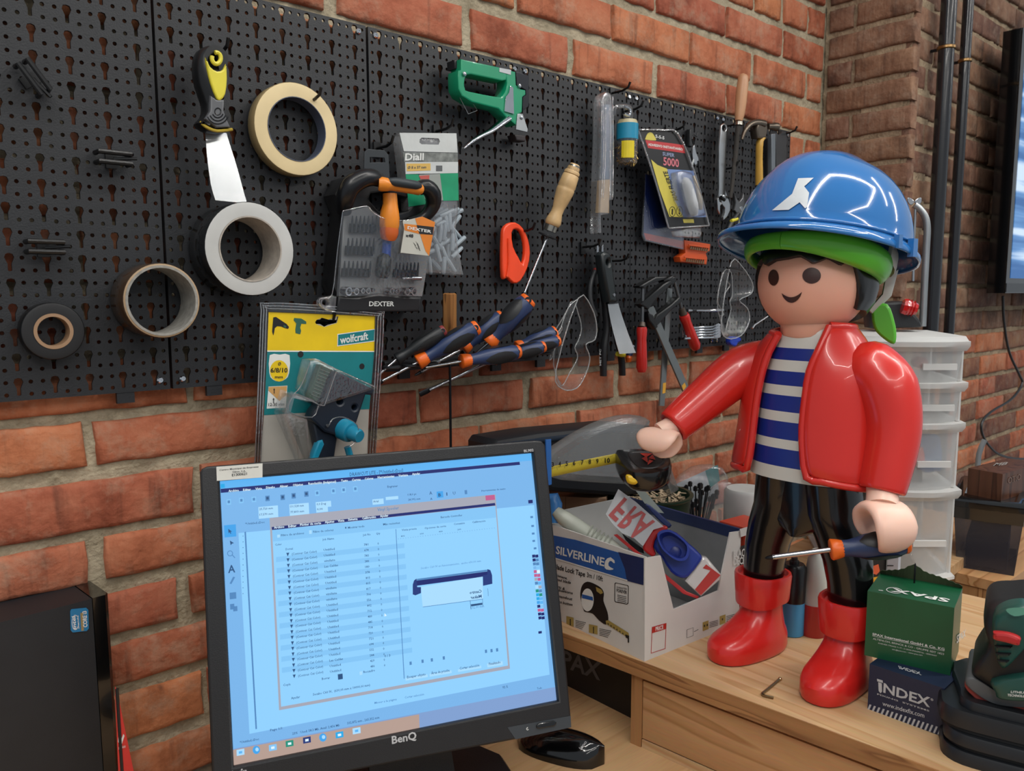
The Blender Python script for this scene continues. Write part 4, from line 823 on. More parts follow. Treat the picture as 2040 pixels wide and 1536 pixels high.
for i in range(17):
    x=172+i*31; y=1068+i*10.2
    if x<690: pp(mb,p,[fG(x+12,y),fG(x+26,y+4),fG(x+6,y+50),fG(x-8,y+46)],.0006)
txt(mb,'®',p,fG(612,1040),fG(632,1046),fG(612,1024),.0006)
ob('lettering',mb,C('silver_print','b5b7ba'),t)
mb=MB(); txt(mb,'INDEX',ib.top,fG(385,797),fG(540,842),fG(395,818),.0006,bold=.03); ob('top_lettering',mb,C('silver_print','b5b7ba'),t)
zt=ZT+ib.h
gbx=Bx(zt,(1722,1305),(1893,1346),.078,0); gbx.h=hgt(gbx.a,1728,1177); gbx.top=Plane(gbx.a+V((0,0,gbx.h)),(0,0,1))
GR=C('carton_green','0d4f30',rough=.35); t=thing('green_screw_carton','green screw carton with a torn open lid on top of the dark blue carton','box',gbx.mid())
mb=gbx.mb(); gc_=ob('carton',mb,GR,t)
mb=MB(); p=gbx.front
for s_,a,b_,c_ in (('SPAX International GmbH & Co. KG',(204,582),(710,690),(205,566)),('ALTENLOH, BRINCK & CO - GRUPPE SEIT 1823',(208,612),(706,722),(209,600)),('KOELNER STRASSE 71-77 - D-58256 ENNEPETAL - GERMANY',(245,642),(655,732),(246,634)),('info@spax.com - www.spax.com',(342,685),(555,728),(343,677))): txt(mb,s_,p,fG(*a),fG(*b_),fG(*c_),.0006,bold=.03 if 'GmbH' in s_ else .0)
pp(mb,p,[fG(204,587),fG(710,694),fG(710,696),fG(204,589)],.0006)
ob('lettering',mb,WHITE,gc_)
mb=MB(); txt(mb,'SPAX',gbx.top,fG(750,330),fG(345,252),fG(735,352),.0008,bold=.08)
e_=ellipse(358,268,58,20,24,.12); mb.add([gbx.top(*fG(*q),.0006) for q in e_]+[gbx.top(*fG(358+(x-358)*.9,268+(y-268)*.84),.0006) for x,y in e_],[(i,(i+1)%24,24+(i+1)%24,24+i) for i in range(24)])
txt(mb,'®',gbx.top,fG(282,268),fG(250,262),fG(278,274),.0006)
ob('top_lettering',mb,WHITE,gc_)
mb=MB(); txt(mb,'SPAX',gbx.right,fG(795,640),fG(858,590),fG(797,585),.0008,bold=.06); ob('side_lettering',mb,WHITE,gc_)
# torn lid flap
tb0=gbx.P(0,gbx.d,gbx.h); tb1=gbx.P(gbx.w,gbx.d,gbx.h); mb=MB(); fv=[];N_=26
for i in range(N_+1):
    t_=i/N_; base=gbx.P(gbx.w*t_,gbx.d-.002,gbx.h); hgt_=.004+.0085*math.sin(PI*min(1,max(0,(t_)/1.0)))+.008*math.exp(-((t_-.42)/.10)**2)+.0012*(i%2)
    fv.append((base,base+V((0,0,hgt_))-gbx.n*(-.004)))
vs=[a for a,b in fv]+[b for a,b in fv]+[a+gbx.n*-.001 for a,b in fv]+[b+gbx.n*-.001 for a,b in fv]; n_=N_+1
mb.add(vs,[(i,i+1,n_+i+1,n_+i) for i in range(N_)]+[(2*n_+i+1,2*n_+i,3*n_+i,3*n_+i+1) for i in range(N_)]+[(n_+i,n_+i+1,3*n_+i+1,3*n_+i) for i in range(N_)]); ob('torn_flap',mb,C('card_olive','3f4a30',rough=.7),t,smooth=0)
mb=MB(); mb.lathe(gbx.P(gbx.w*.45,gbx.d*.8,gbx.h),(0,0,1),[(0,.001),(.024,.001),(.026,.0004)],n=6); ob('nail',mb,DARK,t)
# ---- hex key ----
hk=Plane((0,0,ZT+.0022),(0,0,1)); t=thing('hex_key','small bent hex key lying on the pine shelf before the left boot','hex key',hk(1530,1375))
mb=MB(); mb.tube([hk(1553,1353),hk(1538,1366),hk(1523,1378),hk(1518,1382),hk(1521,1385),hk(1528,1387),hk(1541,1390)],.0017,6); kk_=ob('shaft',mb,C('brass_steel','8a7c62',rough=.3,metal=1),t)
mb=MB(); mb.ball(hk(1554,1352.5),.0026,10,8); ob('ball_end',mb,C('bright_brass','c9b48c',rough=.25,metal=1),t)
# ---- cordless sander in its black stand ----
sp0=Zq(1975,1500,ZT); SPn=(CAM-sp0); SPl=Plane(sp0,(SPn.x,SPn.y,0)); fH=fG
t=thing('sander_stand','black slotted stand under the cordless sander at the right edge','stand',sp0)
out=[(655,1340),(700,1220),(760,1100),(820,1010),(880,960),(1000,1000),(1268,1150),(1500,1250),(1500,1700),(900,1700),(700,1480),(660,1400)]
mb=MB(); 
# tiered body: three stepped rounded slabs
cz=sp0+V((0,0,0)); uu=SPl.e1; nn=SPl.n
def slab(z0,z1,lx,rx,fr_,bk_,m,nm,lab=None,sh_=0):
    mb=MB(); ring=[]
    for z,k in ((z0,1),(z0+(z1-z0)*.8,.985),(z1,.955)):
        pts=smoothpts([(lx,-bk_),(lx*1.02,0),(lx*.8,fr_*.8),(0,fr_),(rx*.8,fr_*.85),(rx,0),(rx,-bk_)],4)
        ring.append([cz+uu*(a*k)+nn*(b*k+sh_)+V((0,0,z)) for a,b in pts])
    mb.loft(ring); return ob(nm,mb,m,t,lab)
SB=C('stand_black','1a1d21',rough=.4)
slab(0,.014,-.050,.135,.045,.10,SB,'foot_tier'); slab(.0142,.019,-.044,.13,.038,.1,C('slot_black','050506',rough=.6),'slot'); slab(.0192,.032,-.048,.13,.042,.10,SB,'lower_tier'); slab(.0322,.037,-.05,.13,.034,.1,C('slot_black','050506'),'slot'); slab(.0372,.056,-.053,.13,.037,.10,SB,'upper_tier')
slab(.0562,.066,-.034,.13,.030,.095,SB,'cradle')
bs=Plane(sp0+SPl.n*.006,SPl.n)
t=thing('cordless_sander','green and black cordless palm sander with a red switch, on its stand','sander',sp0+V((.0,0,.066)))
TG=C('sander_green','1f4a42',rough=.35)
def blob(name,outline,th,bv,lift,m,parent,label=None,sm=3,pl=bs,f=fH):
    mb=MB(); q=[pl.ab(pl(*f(x,y),lift)) for x,y in outline]; q=[(p.x,p.y) for p in smoothpts(q,sm)]; cx=sum(p[0] for p in q)/len(q); cy=sum(p[1] for p in q)/len(q)
    R_=max(math.hypot(a-cx,b-cy) for a,b in q); rings=[]
    for s_ in (0,.25,.5,.75,1):
        k=math.cos(s_*PI/2*.8); d_=math.sin(s_*PI/2)*bv; kk=1-(1-k)*bv/R_*1.6
        rings.append([pl.w(cx+(a-cx)*kk,cy+(b-cy)*kk,lift-bv+d_) for a,b in q])
    back=[pl.w(a,b,lift-th) for a,b in q]; mb.loft([back]+rings); return ob(name,mb,m,parent,label,smooth=55)
blob('sanding_pad',[(850,950),(900,905),(1100,1000),(1268,1020),(1500,1010),(1500,1140),(1268,1145),(1160,1140),(1060,1115),(940,1045)],.08,.004,.01,C('sandpaper_red','9a4038',rough=.8),t,'red sanding sheet with a pale rim')
blob('pad_plate',[(855,930),(900,880),(1100,990),(1268,1000),(1500,990),(1500,1090),(1268,1095),(1080,1075),(960,1020)],.085,.004,.014,C('grey_pad','55585a',rough=.6),t)
blob('housing',[(895,850),(930,780),(990,690),(1000,620),(980,560),(978,480),(1000,420),(1060,385),(1180,380),(1400,390),(1500,600),(1500,1030),(1268,1050),(1080,1030),(960,960),(900,915)],.09,.028,.022,C('sander_black','16191b',rough=.45),t)
blob('base_shell',[(1040,915),(1268,868),(1500,860),(1500,1050),(1268,1060),(1090,1045),(1062,1000)],.03,.010,.032,TG,t,'dark green lower shell')
blob('grip_insert',[(1042,560),(1050,480),(1090,430),(1180,395),(1290,400),(1360,520),(1300,660),(1220,760),(1130,840),(1085,800),(1060,700)],.03,.012,.040,TG,t,'dark green grip insert')
mb=MB(); plate(mb,bs,[fH(*p) for p in smoothpts([(1052,580),(1060,566),(1160,575),(1240,608),(1240,640),(1225,662),(1140,640),(1055,618)],3)],.01,.003,lift=.049); ob('switch',mb,C('switch_red','b3282a',rough=.35),t)
for i,(x,y,w_) in enumerate(((1062,665,125),(1068,715,110),(1080,765,85))):
    mb=MB(); plate(mb,bs,[fH(x,y-4),fH(x+w_,y+2),fH(x+w_-15,y+14),fH(x+12,y+10)],.006,.0015,lift=.0445); ob('vent_slot',mb,INK,t)
mb=MB(); pp(mb,bs,[fH(*p) for p in smoothpts([(1140,405),(1200,390),(1290,395),(1290,430),(1200,450)],3)],.0452); ob('green_badge',mb,C('badge_green','5f9a86',rough=.3),t)
mb=MB(); txt(mb,'LITHIUM',bs,fH(1175,988),fH(1290,996),fH(1177,972),.0335,bold=.02); txt(mb,'TECHNOLOGY',bs,fH(1152,1010),fH(1310,1022),fH(1153,994),.0335,bold=.05); ob('lettering',mb,WHITE,t)
# ================= right background =================
SCx0,SCx1,SCy0,SCy1=1.475,1.955,-.60,-.235
t=thing('side_cabinet','pine side cabinet at the right edge carrying the drawer tower and black tub','cabinet',(1.71,-.42,0))
cc_=Plane((0,0,ZT-.002),(0,0,1))(2002,1166); SCx0=cc_.x; SCy0=cc_.y
mb=MB(); mb.box(((SCx0+SCx1)/2,(SCy0+SCy1)/2,ZT-.009),(SCx1-SCx0,SCy1-SCy0,.018)); ob('top_board',mb,PINEX,t,smooth=0)
mb=MB(); mb.box((SCx0+.012,(SCy0+SCy1)/2,(ZT-.018)/2),(.018,SCy1-SCy0-.006,ZT-.018)); ob('side_panel',mb,PINEV,t,smooth=0)
mb=MB(); mb.box((SCx1-.012,(SCy0+SCy1)/2,(ZT-.018)/2),(.018,SCy1-SCy0-.006,ZT-.018)); ob('side_panel',mb,PINEV,t,smooth=0)
mb=MB(); mb.box(((SCx0+SCx1)/2,SCy1-.01,(ZT-.018)/2),(SCx1-SCx0-.05,.012,ZT-.018)); ob('back_panel',mb,PINEV,t,smooth=0)
# plank under the tower
PZ=ZT+.020; k0=Plane((0,0,PZ),(0,0,1))(1937,1098); 
t=thing('plank','loose pine plank under the translucent drawer tower','plank',(k0.x,k0.y,ZT))
_pz=Plane((0,0,PZ),(0,0,1)); dd=(k0-_pz(1835,1176)).normalized(); d2=(_pz(1800,1088)-k0).normalized()
kk0=k0; mb=MB(); pa=[kk0-dd*.17,kk0,kk0+d2*.30,kk0-dd*.17+d2*.30]; mb.hexa([V((p.x,p.y,ZT+.0005)) for p in pa],[V((p.x,p.y,PZ)) for p in pa]); ob('board',mb,PINE,t,smooth=0)
# drawer tower
TROT=16
b0=Plane((0,0,PZ),(0,0,1))(1845,1152)
tdir=(CAM-b0); tdir.z=0; tdir.normalize(); fdir=(Matrix.Rotation(R(TROT),3,'Z')@tdir); sdir=V((-fdir.y,fdir.x,0)); 
if sdir.dot(rt)<0: sdir=-sdir
tp=Plane(b0,fdir)
MILK=clearmat('milky_drawer',base=.06,edge=.35,rough=.25,haze=.40,hcol=(.66,.67,.66)); MILK2=clearmat('milky_rim',base=.05,edge=.3,rough=.3,haze=.58,hcol=(.68,.69,.68))
t=thing('drawer_tower','tall translucent plastic drawer tower with four drawers behind the toy','drawers',b0)
ys=[1140,985,850,768,690]; zs=[tp(1890,y).z for y in (1150,978,845,765,684)]; xR=tp.ab(tp(1898,1100))[0]; xL=xR-.20; DP=.19
sg=1 if tp.e1.dot(sdir)>0 else -1
def trng(z,g=0,bow=.034):
    pts=[]; 
    for i in range(9): s_=-1+i/4; pts.append(((xL+xR)/2+s_*((xR-xL)/2+g),bow*(1-abs(s_)**3)+g))
    pts+=[((xR+g),-DP-g),((xL-g),-DP-g)]
    return [tp.w(a,0,b)+V((0,0,z-b0.z)) for a,b in pts]
def trg(z,g=0,bow=.034):
    return [V((p.x,p.y,z)) for p in trng(0,g,bow)]
names=['lowest','second','third','top']
for i in range(4):
    z0=zs[i]+.004; z1=zs[i+1]-.012
    d_=MB(); d_.loft([trg(z0,-.007),trg(z1,-.003)],cap=False); d_.loft([trg(z0,-.007),trg(z0+.002,-.007)]); dd_=ob('drawer',d_,MILK,t)
    mb=MB(); hp=[tp.w((xL+xR)/2+.055+a*.9,0,.024+c_-a*.18)+V((0,0,0)) for a,c_ in ((-.03,0),(.03,0),(.03,.006),(-.03,.006))]
    hz=z0+(z1-z0)*.42; mb.hexa([V((p.x,p.y,hz)) for p in hp],[V((p.x,p.y,hz+.010)) for p in hp]); ob('handle',mb,MILK2,dd_)
    mb=MB(); mb.loft([trg(zs[i+1]-.012,.002),trg(zs[i+1]-.004,.006,.038),trg(zs[i+1]+.004,.006,.038),trg(zs[i+1]+.004,-.012,.03)],cap=False); mb.loft([trg(zs[i+1]-.0005,-.01),trg(zs[i+1]+.0005,-.01)]); ob('shelf_rim',mb,MILK2,t)
    for a in (xL+.004,xR-.004):
        for c_ in (-.01,-DP+.006):
            mb=MB(); p=tp.w(a,0,c_); mb.box(V((p.x,p.y,(zs[i]+zs[i+1])/2)),(.008,.008,zs[i+1]-zs[i]-.01)); ob('corner_post',mb,MILK2,t)
mb=MB(); mb.loft([trg(zs[0]-.001,.004),trg(zs[0]+.004,.004),trg(zs[0]+.006,-.004)]); ob('base',mb,MILK2,t)
mb=MB(); mb.loft([trg(zs[4]+.004,.004),trg(zs[4]+.012,0),trg(zs[4]+.014,-.012)]); ob('lid',mb,MILK2,t)
def inner(name,label,m,x0,y0,x1,y1,dep,cat='part'):
    pl_=Plane(b0-fdir*dep,fdir); e=thing(name,label,cat,pl_((x0+x1)/2,max(y0,y1)))
    mb=MB(); plate(mb,pl_,smoothpts([(x0,y0+8),(x0+12,y0),(x1-4,y0+3),(x1,y1-6),(x1-10,y1),(x0+3,y1-2)],2),.03,.006); ob('body',mb,m,e)
inner('blue_folder','blue sheet inside the second drawer of the tower from the bottom',C('inside_blue','2f64a0'),1826,868,1878,940,.03,'sheet')
inner('red_block','red plastic piece inside the second drawer of the tower from the bottom',RED,1812,890,1845,930,.02,'plastic piece')
inner('black_block','black plastic piece low inside the second drawer of the tower from the bottom',BLK,1808,925,1840,966,.03,'plastic piece')
inner('red_sachet','red piece inside the top drawer of the tower',C('dull_red','b04038'),1822,712,1852,734,.03,'plastic piece')
# things on top of the tower
tz=zs[4]+.014; bb_=Plane((0,0,tz),(0,0,1)); q0=Plane(b0-fdir*.09,fdir)
t=thing('black_case_small','small black case on top of the drawer tower','case',q0(1790,650))
mb=MB(); plate(mb,q0,[(1735,604),(1800,600),(1832,636),(1838,652),(1740,655)],.08,.005); ob('shell',mb,BLK,t)
lo=min(v.z for v in mb.v)
t=thing('red_lamp','red faceted plastic light on the small black case','light',q0(1812,618,.0)); a_=q0(1798,610,.01); b_=q0(1826,616,.01)
mb=MB(); mb.tube([a_,a_+(b_-a_)*.25,a_+(b_-a_)*.75,b_],[.013,.0145,.012,.010],9); ob('lens',mb,C('lamp_red','b01818',rough=.15,coat=.6),t,smooth=10)
for k_ in range(3):
    mb=MB(); c_=a_+(b_-a_)*(.3+.22*k_); ax=(b_-a_).normalized(); mb.lathe(c_-ax*.001,ax,[(0,.0128),(.001,.0152),(.002,.0128)],n=9); ob('ridge',mb,C('lamp_red','b01818',rough=.15,coat=.6),t)
# hacksaw frame behind helmet
hs=Plane(q0.p-fdir*.05,fdir); 
t=thing('hacksaw_frame','bent steel hacksaw frame with a wing nut, standing behind the helmet','hacksaw',hs(1840,650))
mb=MB(); pts=[hs(*p) for p in ((1822,408),(1832,416),(1843,432),(1847,455),(1845,500),(1841,580),(1838,650))]; mb.tube(smoothpts(pts,4,False),.0062,10); ob('frame_bow',mb,ALU,t)
mb=MB(); mb.tube([hs(1824,412),hs(1821,470),hs(1819,560)],.0022,6); ob('threaded_rod',mb,STEEL,t)
for dx_ in (-1,1):
    mb=MB(); plate(mb,hs,smoothpts([(1822,402),(1822+dx_*5,396),(1822+dx_*13,393),(1822+dx_*14,402),(1822+dx_*7,409)],2),.003,.001,lift=.004); ob('wing_nut',mb,STEEL,t)
# black tub with lid, walnut clock, strip, cable
bt=Bx(ZT,(1893,1128),(2028,1152),.22,0); bt.a=Plane((0,0,ZT+.0),(0,0,1))(1893,1128); 
a=Zq(2030,1150,ZT); b_=Zq(1893,1128,ZT); ubt=(b_-a).normalized(); 
t=thing('storage_tub','black-lidded translucent storage tub under the walnut block','storage box',(a+b_)/2)
bx2=Bx(ZT,(1895,1130),(2030,1152),.20,0); bx2.h=hgt(bx2.b,2030,1048)
TUBM=clearmat('smoky_tub',tint=(.45,.48,.55),base=.05,edge=.4,rough=.15,haze=.35,hcol=(.05,.06,.09))
mb=MB(); mb.hexa([bx2.P(.008,.008,0),bx2.P(bx2.w-.008,.008,0),bx2.P(bx2.w-.008,.19,0),bx2.P(.008,.19,0)],[bx2.P(0,0,bx2.h),bx2.P(bx2.w,0,bx2.h),bx2.P(bx2.w,.2,bx2.h),bx2.P(0,.2,bx2.h)]); ob('tub_body',mb,TUBM,t)
mb=MB(); mb.hexa([bx2.P(.02,.02,.004),bx2.P(bx2.w-.02,.02,.004),bx2.P(bx2.w-.02,.18,.004),bx2.P(.02,.18,.004)],[bx2.P(.02,.02,bx2.h*.6),bx2.P(bx2.w-.02,.02,bx2.h*.6),bx2.P(bx2.w-.02,.18,bx2.h*.6),bx2.P(.02,.18,bx2.h*.6)]); ob('dark_contents',mb,C('dark_navy_goods','0c1220'),t)
h0=bx2.h
def lidr(z,g): return [bx2.P(-g,-g,z),bx2.P(bx2.w*.5,-g-.004,z),bx2.P(bx2.w+g,-g,z),bx2.P(bx2.w+g+.003,.1,z),bx2.P(bx2.w+g,.2+g,z),bx2.P(-g,.2+g,z)]
mb=MB(); mb.loft([lidr(h0+.0005,.001),lidr(h0+.022,.002),lidr(h0+.024,.007),lidr(h0+.034,.007),lidr(h0+.040,0),lidr(h0+.040,-.012),lidr(h0+.036,-.016)]); ob('lid',mb,BLKG,t)
wz=ZT+h0+.036; wb=Bx(wz,(1927,990),(2000,1004),.12,0); wb.h=hgt(wb.b,1995,940)
wb=Bx(wz,(1926,984),(1996,997),.16,0); wb.h=hgt(wb.a,1926,932)
t=thing('walnut_block','walnut-veneered block clock lying on the black tub lid','clock',wb.mid())
W2=Plane((0,0,wz),(0,0,1)); c3=W2(2060,978); 
mb=MB(); A_=[W2(1926,984),W2(1994,998),W2(2075,972),W2(2005,962)]; hh=wb.h; mb.hexa(A_,[p+V((0,0,hh)) for p in A_]); ob('block',mb,WAL,t,smooth=0)
tpw=Plane((0,0,wz+hh),(0,0,1)); mb=MB(); txt(mb,'MB',tpw,(1978,928),(2004,926),(1985,922),.0006,bold=.04); ob('lettering',mb,C('grey_print','8a8580'),t)
sdp=vpl(A_[1],A_[2]); mb=MB(); txt(mb,'OTIO',sdp,(2008,964),(2034,955),(2008,952),.0008); ob('side_lettering',mb,C('dim_brown_print','6d5448'),t)
t=thing('metal_strip','short curved steel strip leaning on the brick behind the walnut block','metal strip',W2(1950,930)); sp_=Plane(W2(1955,925)+V((.05,.03,0)),fdir); mb=MB(); mb.tube([V((sp_(1948,925).x,sp_(1948,925).y,ZT)),sp_(1948,925),sp_(1950,905),sp_(1956,888),sp_(1962,876)],[.006]*5,8,flat=.3,side=tuple(sdir)); ob('strip',mb,ALU,t)
# pipes
wlp=Plane((2,YC-.045,1.5),(0,-1,0))
def pipe(x0,y0,x1,y1,r_,off,lab,pxc):
    pl_=Plane((2,YC-off,1.5),(0,-1,0)); a=pl_(x0,y0); b=pl_(x1,y1); cx=(a.x+b.x)/2
    t=thing('wall_pipe',lab,'pipe',(cx,YC-off,ZT)); mb=MB(); mb.tube([V((cx,YC-off,.05)),V((cx,YC-off,2.7))],r_,20); ob('tube',mb,C('pipe_black','191a1e',rough=.22,coat=.3),t)
    zc_=pl_(*pxc).z
    for dz in (0,):
        mb=MB(); mb.lathe((cx,YC-off,zc_),(0,0,1),[(0,r_+.001),(.002,r_+.0035),(.007,r_+.0035),(.009,r_+.001)],n=20); ob('clamp',mb,C('brass_clamp','9a7a52',rough=.3,metal=1),t)
        mb=MB(); mb.box((cx,YC-(off-r_)/2,zc_+.004),(.006,off-r_,.006)); ob('bracket',mb,DARK,t)
pipe(1895,0,1855,560,.0175,.035,'thicker black pipe with a brass clamp, running down the wall behind the helmet',(1888,101))
pipe(1925,60,1897,560,.0125,.030,'thinner black pipe right of the thicker one on the dark brick wall',(1922,125))
# television
tvp=Plane((2.6,YC-.10,1.5),(0,-1,0)); a=tvp(2034,50); b=tvp(2007,582); tx=(a.x+b.x)/2; z1=tvp(2034,52).z; z0=tvp(2007,584).z
t=thing('television','wall-mounted television showing blue streaks, cut by the right edge','television',(tx+.3,YC-.08,z0))
mb=MB(); mb.hexa([V((tx,YC-.10,z0)),V((tx+.75,YC-.10,z0)),V((tx+.75,YC-.055,z0)),V((tx,YC-.055,z0))],[V((tx,YC-.10,z1)),V((tx+.75,YC-.10,z1)),V((tx+.75,YC-.055,z1)),V((tx,YC-.055,z1))]); ob('housing',mb,BLKG,t,smooth=0)
mb=MB(); mb.box((tx+.375,YC-.101,z0+.014),(.75,.003,.024)); ob('lower_bezel',mb,C('bezel_grey','3c3f43',rough=.3,metal=.4),t)
def streak():
    m,tt_,n,b=_new('blue_streak_screen'); L=tt_.links; tc=n.new('ShaderNodeTexCoord'); mp=n.new('ShaderNodeMapping'); mp.inputs['Scale'].default_value=(.6,1,14); L.new(tc.outputs['Object'],mp.inputs[0]); nz=n.new('ShaderNodeTexNoise'); nz.inputs['Scale'].default_value=1.6; nz.inputs['Detail'].default_value=3; L.new(mp.outputs[0],nz.inputs['Vector'])
    cr=n.new('ShaderNodeValToRGB'); L.new(nz.outputs['Fac'],cr.inputs[0]); e=cr.color_ramp.elements; e[0].position=.42; e[0].color=srgb('39649a')+(1,); e[1].position=.62; e[1].color=srgb('c4d8ee')+(1,); x=e.new(.52); x.color=srgb('5f8cc0')+(1,)
    L.new(cr.outputs[0],b.inputs['Emission Color']); b.inputs['Emission Strength'].default_value=.8; b.inputs['Base Color'].default_value=(0,0,0,1); return m
mb=MB(); mb.box((tx+.385,YC-.1005,(z0+z1)/2+.012),(.71,.002,z1-z0-.055)); ob('screen',mb,streak(),t)
mb=MB(); mb.box((tx+.3,YC-.028,(z0+z1)/2),(.2,.05,.2)); ob('wall_mount',mb,DARK,t)
# tv cable
cpn=Plane((2.3,YC-.05,1.2),(0,-1,0)); t=thing('tv_cable','thin black cable hanging in a loop from the television','cable',cpn(1960,900))
mb=MB(); pts=[cpn(*p) for p in ((1998,590),(2000,640),(2010,700),(2030,745),(2036,765),(2015,795),(1975,820),(1957,840),(1956,862),(1968,885),(1990,905),(2025,914),(2060,912))]; mb.tube(smoothpts(pts,4,False),.0035,6); ob('cord',mb,BLK,t)
# ================= large toy figure =================
TO=V((1.0,-.52,ZT)); tF=V((-1,0,0)); tL=V((0,-1,0))
def tl(f,l,z): return TO+tF*f+tL*l+V((0,0,z))
def prj(P): d=P-CAM; z=d.dot(fw); return IW/2+F*d.dot(rt)/z, IH/2-F*d.dot(up)/z
SKIN=mat('toy_skin',srgb('efb29a'),rough=.38,var=.01,sss=.25,spec=.4); SKIN2=mat('toy_hand_skin',srgb('edc3b0'),rough=.38,var=.01,sss=.2)
TR=mat('toy_trousers_black',srgb('0c0c0e'),rough=.2,coat=.3,var=0); SHW=mat('shirt_white',srgb('cfcfc8'),rough=.35,var=.01); SHB=mat('shirt_blue',srgb('1a2f86'),rough=.35,var=.01)
JK=mat('jacket_red',srgb('cf2a22'),rough=.27,coat=.25,var=.01,sss=.05); BOOT=mat('boot_red',srgb('cc231f'),rough=.3,coat=.3,var=.01,sss=.05); GRN=mat('bandana_green',srgb('60c236'),rough=.3,coat=.2,var=.01); HEL=mat('helmet_blue',srgb('2a6fb2'),rough=.12,coat=.6,var=.01)
HAIR=mat('toy_hair_black',srgb('101012'),rough=.3,coat=.2,var=0)
fig=thing('toy_figure','large plastic toy figure in open red jacket, striped shirt, black trousers and red boots','toy figure',TO)
def sel(c,ef,el,hf,hl,n=28,e=2.4,z=0):
    o=[]
    for j in range(n):
        a=2*PI*j/n; ca,sa=math.cos(a),math.sin(a); o.append(c+ef*(hf*math.copysign(abs(ca)**(2/e),ca))+el*(hl*math.copysign(abs(sa)**(2/e),sa))+V((0,0,z)))
    return o
def boot(l0,f0,ang,nm):
    ca,sa=math.cos(R(ang)),math.sin(R(ang)); ef=tF*ca+tL*sa; el=tL*ca-tF*sa; c=tl(f0,l0,0); mb=MB(); prof=[(0,.026,.062,.030),(.002,.027,.067,.033),(.007,.027,.069,.0345),(.022,.027,.069,.0345),(.029,.025,.065,.033),(.036,.018,.054,.0305),(.044,.009,.042,.0285),(.054,.002,.032,.0265),(.066,0,.028,.0255),(.080,0,.0275,.0255)]
    mb.loft([sel(c+ef*fc,ef,el,hl,hw,z=z) for z,fc,hl,hw in prof]); b=ob('boot',mb,BOOT,fig)
    # arch under the sole stays solid; turned-down cuff
    mb=MB(); rings=[]
    for z,hf,hl,dip in ((.090,.028,.028,0),(.076,.0345,.0325,-.006),(.0745,.0355,.0335,-.007),(.078,.0362,.0342,-.006),(.110,.0385,.0365,0),(.1135,.0375,.0355,0),(.1135,.034,.032,0),(.108,.030,.029,0)):
        r_=sel(c,ef,el,hf,hl,z=z); rings.append([p+V((0,0,dip*max(0,(p-c).dot(ef)/.035))) for p in r_])
    mb.loft(rings); ob('cuff',mb,BOOT,b)
boot(-.062,.0,-9,'r'); boot(.066,.004,3,'l')
# trousers
mb=MB()
for s_,lb in ((-1,-.062),(1,.066)):
    pts=[(lb,.098),(lb*.97,.13),(lb*.90,.16),(lb*.76,.19),(lb*.60,.22),(lb*.55,.262)]; rd=[(.0265,.0265),(.028,.0275),(.031,.030),(.036,.033),(.041,.034),(.044,.034)]
    mb.loft([sel(tl(0,a,0),tF,tL,b[0],b[1],z=z,e=2.2) for (a,z),b in zip(pts,rd)])
mb.loft([sel(tl(0,0,0),tF,tL,.036,w_,z=z) for z,w_ in ((.186,.012),(.196,.034),(.21,.056),(.235,.070),(.262,.072))])
ob('trousers',mb,TR,fig,smooth=60)
mb=MB(); plate(mb,Plane(tl(-.03,0,.2),(-1,0,0)),[(-.075,.0),(.070,.0),(.076,.06),(-.08,.06)],.01,.002,px=False); ob('back_plate',mb,SHW,fig,'pale plate at the back of the hips')
# shirt with stripes: rings at stripe borders
fx=tl(.052,0,0).x
def zAt(y): return Xq(1560,y,fx).z-ZT
bands=[957,930,894,875,840,820,788,768,740,718,694,652]; prof=[(.250,.080,.053),(.30,.076,.0535),(.36,.070,.052),(.40,.064,.048),(.43,.054,.042),(.452,.043,.037),(.466,.038,.034)]
def pr(z):
    if z<=prof[0][0]: return prof[0][1:]
    for (a,b,c),(d,e,f_) in zip(prof,prof[1:]):
        if z<=d: t_=(z-a)/(d-a); return b+(e-b)*t_,c+(f_-c)*t_
    return prof[-1][1:]
rings=[];mis=[]
zl=[zAt(y) for y in bands]
for i in range(len(zl)-1):
    for k in range(3):
        z=zl[i]+(zl[i+1]-zl[i])*k/3; a,b=pr(z); rings.append(sel(tl(0,0,0),tF,tL,b,a,z=z,n=40)); mis.append(i%2)
z=zl[-1]; a,b=pr(z); rings.append(sel(tl(0,0,0),tF,tL,b,a,z=z,n=40)); rings.append(sel(tl(0,0,0),tF,tL,b-.004,a-.004,z=z+.002,n=40)); mis+=[0,0]
mb=MB(); mb.loft(rings,mis=mis); ob('shirt',mb,[SHW,SHB],fig,'white shirt with five navy stripes',smooth=50)
# jacket shell
JP=[(.228,.117,.074),(.245,.110,.071),(.29,.098,.067),(.34,.092,.065),(.385,.088,.061),(.415,.082,.056),(.436,.068,.050),(.45,.054,.045),(.468,.047,.041)]
def jr(z):
    for (a,b,c),(d,e,f_) in zip(JP,JP[1:]):
        if z<=d: t_=max(0,(z-a)/(d-a)); return b+(e-b)*t_,c+(f_-c)*t_
    return JP[-1][1:]
def jp(z,ph,g=0):
    a,b=jr(z); ca,sa=math.cos(ph),math.sin(ph); e=2.2
    return tl((b+g)*math.copysign(abs(ca)**(2/e),ca),(a+g)*math.copysign(abs(sa)**(2/e),sa),z)
def edge(py,px,side):
    best=None
    for k in range(2,80):
        ph=R(k)*side
        # z so that projected row is py
        z=.3
        for _ in range(6): P=jp(z,ph); z+=(prj(P)[1]-py)*mpp(P)
        e=abs(prj(jp(z,ph))[0]-px)
        if best is None or e<best[0]: best=(e,ph,z)
    return best[1:]
Lq=[edge(y,x,-1) for x,y in ((1490,922),(1497,880),(1503,830),(1510,780),(1520,735),(1533,700),(1550,668))]
